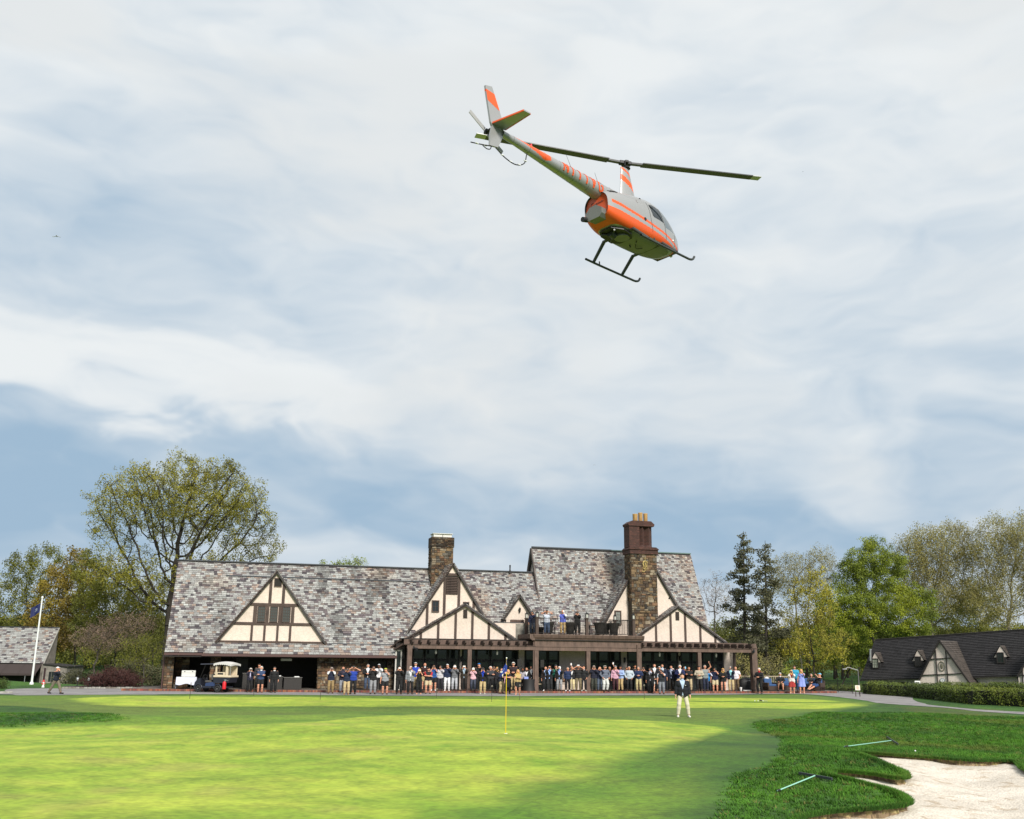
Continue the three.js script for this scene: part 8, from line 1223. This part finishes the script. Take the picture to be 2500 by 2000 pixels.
{ // beverage cart
  const b = atDepth(524, 1691, 64.2), t = thing('beverage_cart', 'dark golf cart with a beige serving box and scalloped white canopy', 'golf cart', [b.x, 0.014, b.z], -0.28), body = std(lin(0.018, 0.02, 0.03), 0.35), bei = std(lin(0.60, 0.50, 0.36), 0.5), tyre = std(lin(0.018, 0.018, 0.018), 0.85);
  for (const [x, z] of [[-1.02, 0.48], [0.52, 0.52], [-1.02, -0.48], [0.52, -0.52]]) { const w = mesh('wheel', new THREE.TorusGeometry(0.16, 0.075, 10, 24).translate(x, 0.235, z), tyre, t); mesh('rim', rod([x, 0.235, z - 0.06], [x, 0.235, z + 0.06], 0.11, 0.11, 16), M.iron, w); mesh('hub_cap', new THREE.SphereGeometry(0.035, 8, 6).translate(x, 0.235, z + Math.sign(z) * 0.06), M.silver, w); }
  mesh('chassis', [bevelBox(2.5, 0.12, 0.9, 0.04).translate(-0.1, 0.36, 0), bevelBox(0.7, 0.16, 1.02, 0.06).translate(-0.4, 0.34, 0)], body, t);
  mesh('front_cowl', [prism([[-1.42, 0.36], [-1.36, 0.66], [-1.1, 0.92], [-0.92, 0.94], [-0.86, 0.4]], -0.46, 0.46)], body, t); mesh('mudguard', [new THREE.TorusGeometry(0.28, 0.05, 6, 16, Math.PI).translate(-1.02, 0.26, 0.5), new THREE.TorusGeometry(0.28, 0.05, 6, 16, Math.PI).translate(0.52, 0.26, 0.53)], body, t);
  mesh('seat', [bevelBox(0.5, 0.16, 0.95, 0.06).translate(-0.32, 0.72, 0), bevelBox(0.14, 0.42, 0.95, 0.06).translate(-0.02, 1.02, 0)], std(lin(0.07, 0.065, 0.06), 0.7), t); mesh('side_panel', prism([[-0.5, 0.42], [0.22, 0.42], [0.28, 0.72], [-0.46, 0.62]], 0.44, 0.5), std(lin(0.03, 0.05, 0.12), 0.3), t);
  mesh('steering_wheel', [new THREE.TorusGeometry(0.17, 0.02, 6, 20).rotateY(1.2).translate(-0.72, 1.0, 0.22), rod([-0.95, 0.8, 0.22], [-0.72, 1.0, 0.22], 0.025)], M.black, t);
  for (const z of [-0.42, 0.42]) { mesh('roof_strut', rod([-1.0, 0.92, z], [-0.62, 1.86, z], 0.022), M.iron, t); mesh('roof_strut', rod([0.02, 0.9, z], [0.12, 1.86, z], 0.022), M.iron, t); }
  mesh('roof', bevelBox(1.15, 0.07, 1.05, 0.03).rotateZ(0.03).translate(-0.42, 1.89, 0), std(lin(0.05, 0.055, 0.075), 0.5), t);
  mesh('cargo_bed', prism([[0.16, 0.62], [1.34, 0.66], [1.42, 1.0], [0.1, 1.0]], -0.52, 0.52), body, t); mesh('rub_strip', box(1.05, 1.32, 0.80, 0.83, 0.52, 0.535), M.silver, t);
  const sb = mesh('serving_box', [bevelBox(1.36, 0.14, 1.1, 0.04).translate(0.78, 1.08, 0), bevelBox(0.10, 0.62, 0.1, 0.02).translate(0.28, 1.46, 0.46), bevelBox(0.16, 0.66, 0.14, 0.02).translate(1.12, 1.46, 0.45), bevelBox(0.10, 0.62, 0.1, 0.02).translate(0.28, 1.46, -0.46), bevelBox(0.12, 0.62, 0.1, 0.02).translate(1.3, 1.46, -0.46), bevelBox(0.95, 0.62, 0.06, 0.02).translate(0.78, 1.46, -0.48)], bei, t); mesh('counter', bevelBox(0.62, 0.24, 0.3, 0.03).translate(0.66, 1.24, 0.36), bei, sb); mesh('counter_window', box(0.44, 0.86, 1.20, 1.31, 0.51, 0.52), M.black, sb);
  const cs = new Soup(), N = 9; const can = (u, v) => { const x = lerp(0.12, 1.52, u), z = lerp(-0.62, 0.62, v); return [x, 1.93 + 0.12 * (1 - (2 * u - 1) ** 2) * 0.8 + 0.07 * (1 - (2 * v - 1) ** 2) - 0.03 * u, z]; }; for (let i = 0; i < 14; i++) for (let j = 0; j < 8; j++) { const A = can(i / 14, j / 8), B = can((i + 1) / 14, j / 8), D = can((i + 1) / 14, (j + 1) / 8), E = can(i / 14, (j + 1) / 8); cs.tri(A, E, D, [1, 1, 1]); cs.tri(A, D, B, [1, 1, 1]); }
  for (const v of [0, 1]) for (let i = 0; i < 56; i++) { const A = can(i / 56, v), B = can((i + 1) / 56, v), dr = (k) => 0.11 + 0.045 * Math.abs(Math.sin(k / 56 * Math.PI * N)); const C2 = [B[0], B[1] - dr(i + 1), B[2] + (v ? 0.01 : -0.01)], D2 = [A[0], A[1] - dr(i), A[2] + (v ? 0.01 : -0.01)]; cs.tri(A, D2, C2, [1, 1, 1]); cs.tri(A, C2, B, [1, 1, 1]); } for (const u of [0, 1]) for (let i = 0; i < 40; i++) { const A = can(u, i / 40), B = can(u, (i + 1) / 40), dr = (k) => 0.11 + 0.045 * Math.abs(Math.sin(k / 40 * Math.PI * 7)); cs.tri(A, [A[0], A[1] - dr(i), A[2]], [B[0], B[1] - dr(i + 1), B[2]], [1, 1, 1]); cs.tri(A, [B[0], B[1] - dr(i + 1), B[2]], B, [1, 1, 1]); }
  mesh('canopy', cs.geo(false), std(lin(0.55, 0.54, 0.52), 0.7, { side: THREE.DoubleSide }), t); mesh('canopy_post', [rod([0.3, 1.7, 0.5], [0.3, 1.96, 0.5], 0.02), rod([1.4, 1.1, 0.5], [1.42, 1.92, 0.5], 0.02)], M.silver, t);
  t.scale.setScalar(0.9);
  const r = thing('fire_extinguisher', 'red cylinder hanging from the back of the beverage cart', 'extinguisher', [b.x, 0, b.z], -0.28); mesh('cylinder', lathe([[0, 0.22], [0.1, 0.22], [0.115, 0.26], [0.115, 0.62], [0.05, 0.7], [0, 0.7]], 16).translate(1.0, 0, 0.59), M.red, r); mesh('handle', [rod([1.04, 0.68, 0.60], [1.04, 0.78, 0.60], 0.025), bar([0.97, 0.78, 0.60], [1.12, 0.8, 0.60], 0.03)], M.silver, r);
}
{ const wick = std(lin(0.055, 0.05, 0.047), 0.8, { map: tex(128, (u, v) => { const a = Math.sin(u * 6.2832 * 16) * Math.sin(v * 6.2832 * 16); return 0.75 + 0.25 * a; }, 4) });
  for (const [p, w, h, lb, dw] of [[606, 0.72, 0.98, 'tall wicker counter behind the man in the striped tie', 1.4], [672, 0.95, 0.78, 'wicker counter behind the man in sunglasses', 1.5], [715, 1.15, 0.74, 'long wicker counter next to the stone wall', 1.3]]) { const t = put('wicker_counter', lb, 'counter', p, dw); mesh('body', bevelBox(w, h, 0.55, 0.03).translate(0, h / 2, 0), wick, t); mesh('countertop', bevelBox(w + 0.06, 0.04, 0.6, 0.015).translate(0, h + 0.02, 0), std(lin(0.10, 0.095, 0.09), 0.4), t); if (h < 0.9) { const y = TY + h + 0.045; const s = thing('folded_linen', lb.includes('long') ? 'white folded linen on the long wicker counter' : 'white folded linen on the counter behind the man in sunglasses', 'linen', [t.position.x + w * 0.22, y, t.position.z], CLUB_T); mesh('cloth', [bevelBox(0.34, 0.03, 0.3, 0.012).translate(0, 0.015, 0), bevelBox(0.3, 0.025, 0.28, 0.01).translate(0.01, 0.043, 0)], M.white, s); } }
  // sofas with blue cushions
  const blue = std(lin(0.028, 0.075, 0.19), 0.8);
  const sofa = (px, w, dw, turn, lb) => { const t = put('wicker_sofa', lb, 'sofa', px, dw, turn); mesh('base', bevelBox(w, 0.3, 0.8, 0.04).translate(0, 0.2, 0), std(lin(0.05, 0.032, 0.025), 0.8), t); mesh('back', bevelBox(w, 0.42, 0.12, 0.04).translate(0, 0.55, -0.36), std(lin(0.05, 0.032, 0.025), 0.8), t); for (const s of [-1, 1]) mesh('arm', bevelBox(0.14, 0.56, 0.8, 0.04).translate(s * (w / 2 - 0.07), 0.33, 0), std(lin(0.05, 0.032, 0.025), 0.8), t); mesh('seat_cushion', bevelBox(w - 0.3, 0.16, 0.68, 0.06).translate(0, 0.42, 0.03), blue, t); const n = w > 1.3 ? 2 : 1; for (let i = 0; i < n; i++) mesh('back_cushion', bevelBox((w - 0.32) / n, 0.44, 0.18, 0.07).rotateX(-0.15).translate((i + 0.5) * (w - 0.3) / n - (w - 0.3) / 2, 0.68, -0.2), blue, t); return t; };
  sofa(1878, 1.05, 1.3, 0.5, 'brown wicker sofa with blue cushions behind the man with the red collar'); sofa(1918, 0.95, 2.2, 0.2, 'brown wicker sofa with blue cushions behind the woman in the red dress'); sofa(1993, 1.0, 0.7, -0.7, 'brown wicker armchair with blue cushions at the fence end of the terrace'); sofa(1966, 1.0, 2.4, 0.2, 'brown wicker sofa with blue cushions behind the woman in the light blue dress');
  { const t = put('white_towel', 'white towel hung over the sofa back behind the red collar man', 'towel', 1871.5, 1.62, 0.1); mesh('cloth', [bevelBox(0.2, 0.36, 0.02, 0.008).translate(0, 0.82, 0.12), bevelBox(0.2, 0.3, 0.02, 0.008).translate(0, 0.82, -0.1)], M.white, t); }
}
{ const t = put('clothed_bar_table', 'high table under a black cloth beside the balcony post', 'table', 1291, 0.7); const s = lathe([[0.001, 0.78], [0.46, 0.78], [0.47, 0.75], [0.44, 0.4], [0.5, 0.01]], 24); mesh('tablecloth', s, M.black, t); const c = put('blue_box', 'pale blue tissue box on the black clothed table', 'box', 1284, 0.62); c.position.y = TY + 0.785; mesh('box', bevelBox(0.3, 0.15, 0.2, 0.01).translate(0, 0.075, 0), std(lin(0.22, 0.28, 0.62), 0.6), c); mesh('top_slot', box(-0.08, 0.08, 0.15, 0.156, -0.03, 0.03), M.white, c); }
for (const [p, y0, y1, dw, lb] of [[1266, 1610, 1629, 1.3, 'black loudspeaker on a stand before the stucco column by the porch'], [1322.5, 1611, 1630, 1.4, 'black loudspeaker on a stand beneath the balcony by its first post']]) { const t = put('loudspeaker', lb, 'loudspeaker', p, dw); const k = t.position.z, a = atDepth(p, y0, -k).y - TY, c = atDepth(p, y1, -k).y - TY; mesh('cabinet', bevelBox(0.28, a - c, 0.28, 0.02).translate(0, (a + c) / 2, 0), M.black, t); mesh('grille', box(-0.12, 0.12, c + 0.04, a - 0.04, 0.14, 0.146), M.iron, t); mesh('pole', rod([0, 0.3, 0], [0, c, 0], 0.018), M.black, t); for (let i = 0; i < 3; i++) mesh('leg', rod([0, 0.5, 0], [0.35 * Math.cos(i * 2.1 + 0.5), 0, 0.35 * Math.sin(i * 2.1 + 0.5)], 0.012), M.black, t); }
{ const bei = std(lin(0.52, 0.42, 0.29), 0.8), chair = (px, dw, lb, turn) => { const t = put('folding_chair', lb, 'chair', px, dw, turn); mesh('backrest', bevelBox(0.42, 0.36, 0.03, 0.012).translate(0, 0.72, -0.18), bei, t); mesh('seat', bevelBox(0.42, 0.04, 0.4, 0.015).translate(0, 0.45, 0.02), bei, t); for (const s of [-1, 1]) { mesh('leg', rod([s * 0.2, 0, -0.22], [s * 0.2, 0.52, 0.2], 0.012), M.silver, t); mesh('leg', rod([s * 0.2, 0, 0.24], [s * 0.2, 0.9, -0.18], 0.012), M.iron, t); } };
  chair(1315, 0.9, 'beige folding chair close to the first balcony post', 0.6); chair(1375, 1.4, 'beige folding chair between the blazers and the navy jacket with white shoes', 0.3); chair(1441, 1.2, 'beige folding chair just past the middle balcony post', 0.3); }
{ const t = put('covered_grill', 'black covered grill near the corner pergola post', 'grill', 1822, 1.3); mesh('cover', lathe([[0.62, 0], [0.6, 0.4], [0.64, 0.62], [0.5, 0.86], [0.2, 0.95], [0.0, 0.95]], 16).scale(1, 1, 0.6), M.black, t); mesh('handle', tube([[-0.25, 0.7, 0.34], [0, 0.74, 0.4], [0.25, 0.7, 0.34]], 0.015, 10, 6), M.silver, t); for (const [p, n, lb] of [[1807, 0.28, 'white pitcher on the terrace floor under the pergola end'], [1818, 0.08, 'stack of white dishes on the terrace floor by the pitcher'], [1829, 0.08, 'white serving tray on the terrace floor by the corner post']]) { const d = put('white_dish', lb, 'dish', p, 0.35); mesh('bowl', lathe([[0.0, 0.01], [0.09, 0.01], [0.14, n], [0.12, n], [0.05, 0.03], [0, 0.03]], 16).scale(n > 0.1 ? 0.7 : 1.5, 1, 1), M.white, d); mesh('rim', new THREE.TorusGeometry(0.13, 0.012, 5, 20).rotateX(Math.PI / 2).scale(n > 0.1 ? 0.7 : 1.5, 1, 1).translate(0, n, 0), M.white, d); } }
{ const t = thing('wicker_planter', 'dark wicker pot under the pergola end beside the bald man', 'planter'); const p = clubWorld(16.6, TY, 1.9); t.position.copy(p); mesh('pot', lathe([[0.22, 0], [0.28, 0.3], [0.34, 0.62], [0.3, 0.62], [0.2, 0.1], [0, 0.1]], 18), M.dark, t); mesh('rim', new THREE.TorusGeometry(0.32, 0.025, 6, 20).rotateX(Math.PI / 2).translate(0, 0.62, 0), M.dark, t); }
// dark wicker chairs and tables on the balcony
{ const ch = (x, w, turn, lb) => { const p = clubWorld(x, 3.915, w), t = thing('wicker_chair', lb, 'chair', [p.x, p.y, p.z], turn, 'dark wicker chairs on the balcony'); mesh('shell', lathe([[0.02, 0.06], [0.26, 0.08], [0.30, 0.35], [0.36, 0.62], [0.45, 0.86], [0.43, 0.88], [0.32, 0.6], [0.26, 0.44], [0.02, 0.44]], 16).scale(1, 1, 0.85), M.dark, t); mesh('cushion', lathe([[0, 0.52], [0.2, 0.52], [0.26, 0.47], [0, 0.45]], 14), M.under, t); for (const [a, b] of [[-0.22, 0.2], [0.22, 0.2], [-0.2, -0.2], [0.2, -0.2]]) mesh('leg', rod([a * 1.2, 0, b * 1.2], [a, 0.42, b], 0.018), M.dark, t); return t; };
  ch(3.15, 1.0, 0.3, 'dark wicker tub chair between the pale grey shirt and the periwinkle vest'); ch(4.75, 1.0, -0.2, 'dark wicker tub chair between the periwinkle vest and the man in black on the balcony'); ch(5.1, 2.0, 0, 'dark wicker tub chair set back on the balcony behind the man in black'); ch(6.9, 0.8, 0.1, 'dark wicker tub chair just past the middle lantern post'); ch(7.5, 1.3, -0.5, 'dark wicker tub chair set behind the one past the middle lantern post'); ch(7.95, 0.7, -0.2, 'dark wicker tub chair nearest the tall gable window on the balcony');
  for (const [x, w, lb] of [[3.75, 1.4, 'round dark table on the balcony by the periwinkle vest'], [6.3, 1.2, 'round dark table on the balcony beside the middle lantern post']]) { const p = clubWorld(x, 3.915, w), t = thing('balcony_table', lb, 'table', [p.x, p.y, p.z]); mesh('tabletop', rod([0, 0.68, 0], [0, 0.71, 0], 0.42, 0.42, 20), M.dark, t); mesh('pedestal', [rod([0, 0, 0], [0, 0.68, 0], 0.04), rod([0, 0, 0], [0, 0.03, 0], 0.25, 0.22, 16)], M.dark, t); if (x > 6) { const c = thing('paper_cup', 'white paper cup on the balcony table by the middle lantern post', 'cup', [p.x + 0.1, p.y + 0.71, p.z + 0.2]); mesh('cup', lathe([[0.0, 0], [0.045, 0], [0.06, 0.16], [0.055, 0.16], [0.04, 0.01], [0, 0.01]], 14), M.white, c); mesh('lid', lathe([[0, 0.18], [0.05, 0.175], [0.063, 0.155]], 14), M.white, c); } } }
// birds
for (const [px0, py0, z, s, rot, lb] of [[138, 576, 90, 0.95, 0.25, 'small white bird gliding over the shed'], [1451, 1135, 240, 0.9, -0.2, 'tiny bird low in the blue sky over the balcony'], [1960, 419, 150, 0.35, 0.1, 'tiny dark bird beside the rotor tip'], [47, 992, 200, 0.35, 0.1, 'tiny bird speck under the cloud at the sky edge']]) {
  const p = atDepth(px0, py0, z), t = thing('bird', lb, 'bird', [p.x, p.y, p.z], rot); const dk = px0 > 1900, m = dk ? M.black : std(lin(0.62, 0.62, 0.64), 0.7); const g = [lathe([[0, -0.22], [0.04, -0.12], [0.06, 0.02], [0.035, 0.16], [0.02, 0.22], [0, 0.24]], 10).rotateX(Math.PI / 2).scale(s, s, s)]; for (const k of [-1, 1]) { const w = prism([[0, -0.06], [0.22, -0.02], [0.42, -0.09], [0.44, -0.04], [0.24, 0.09], [0, 0.08]], -0.006, 0.006).rotateX(-Math.PI / 2); if (k < 0) w.rotateZ(Math.PI); w.rotateZ(k > 0 ? -0.25 : 0.45 - 0.05); w.scale(s, s, s); g.push(w); } mesh('body', g, m, t); mesh('beak', new THREE.ConeGeometry(0.012, 0.05, 6).rotateX(Math.PI / 2).translate(0, 0, 0.26).scale(s, s, s), std(lin(0.4, 0.25, 0.05), 0.5), t); mesh('tail', box(-0.04 * s, 0.04 * s, -0.004, 0.004, -0.3 * s, -0.18 * s), dk ? M.black : M.dark, t);
}
renderer.render(scene, camera);
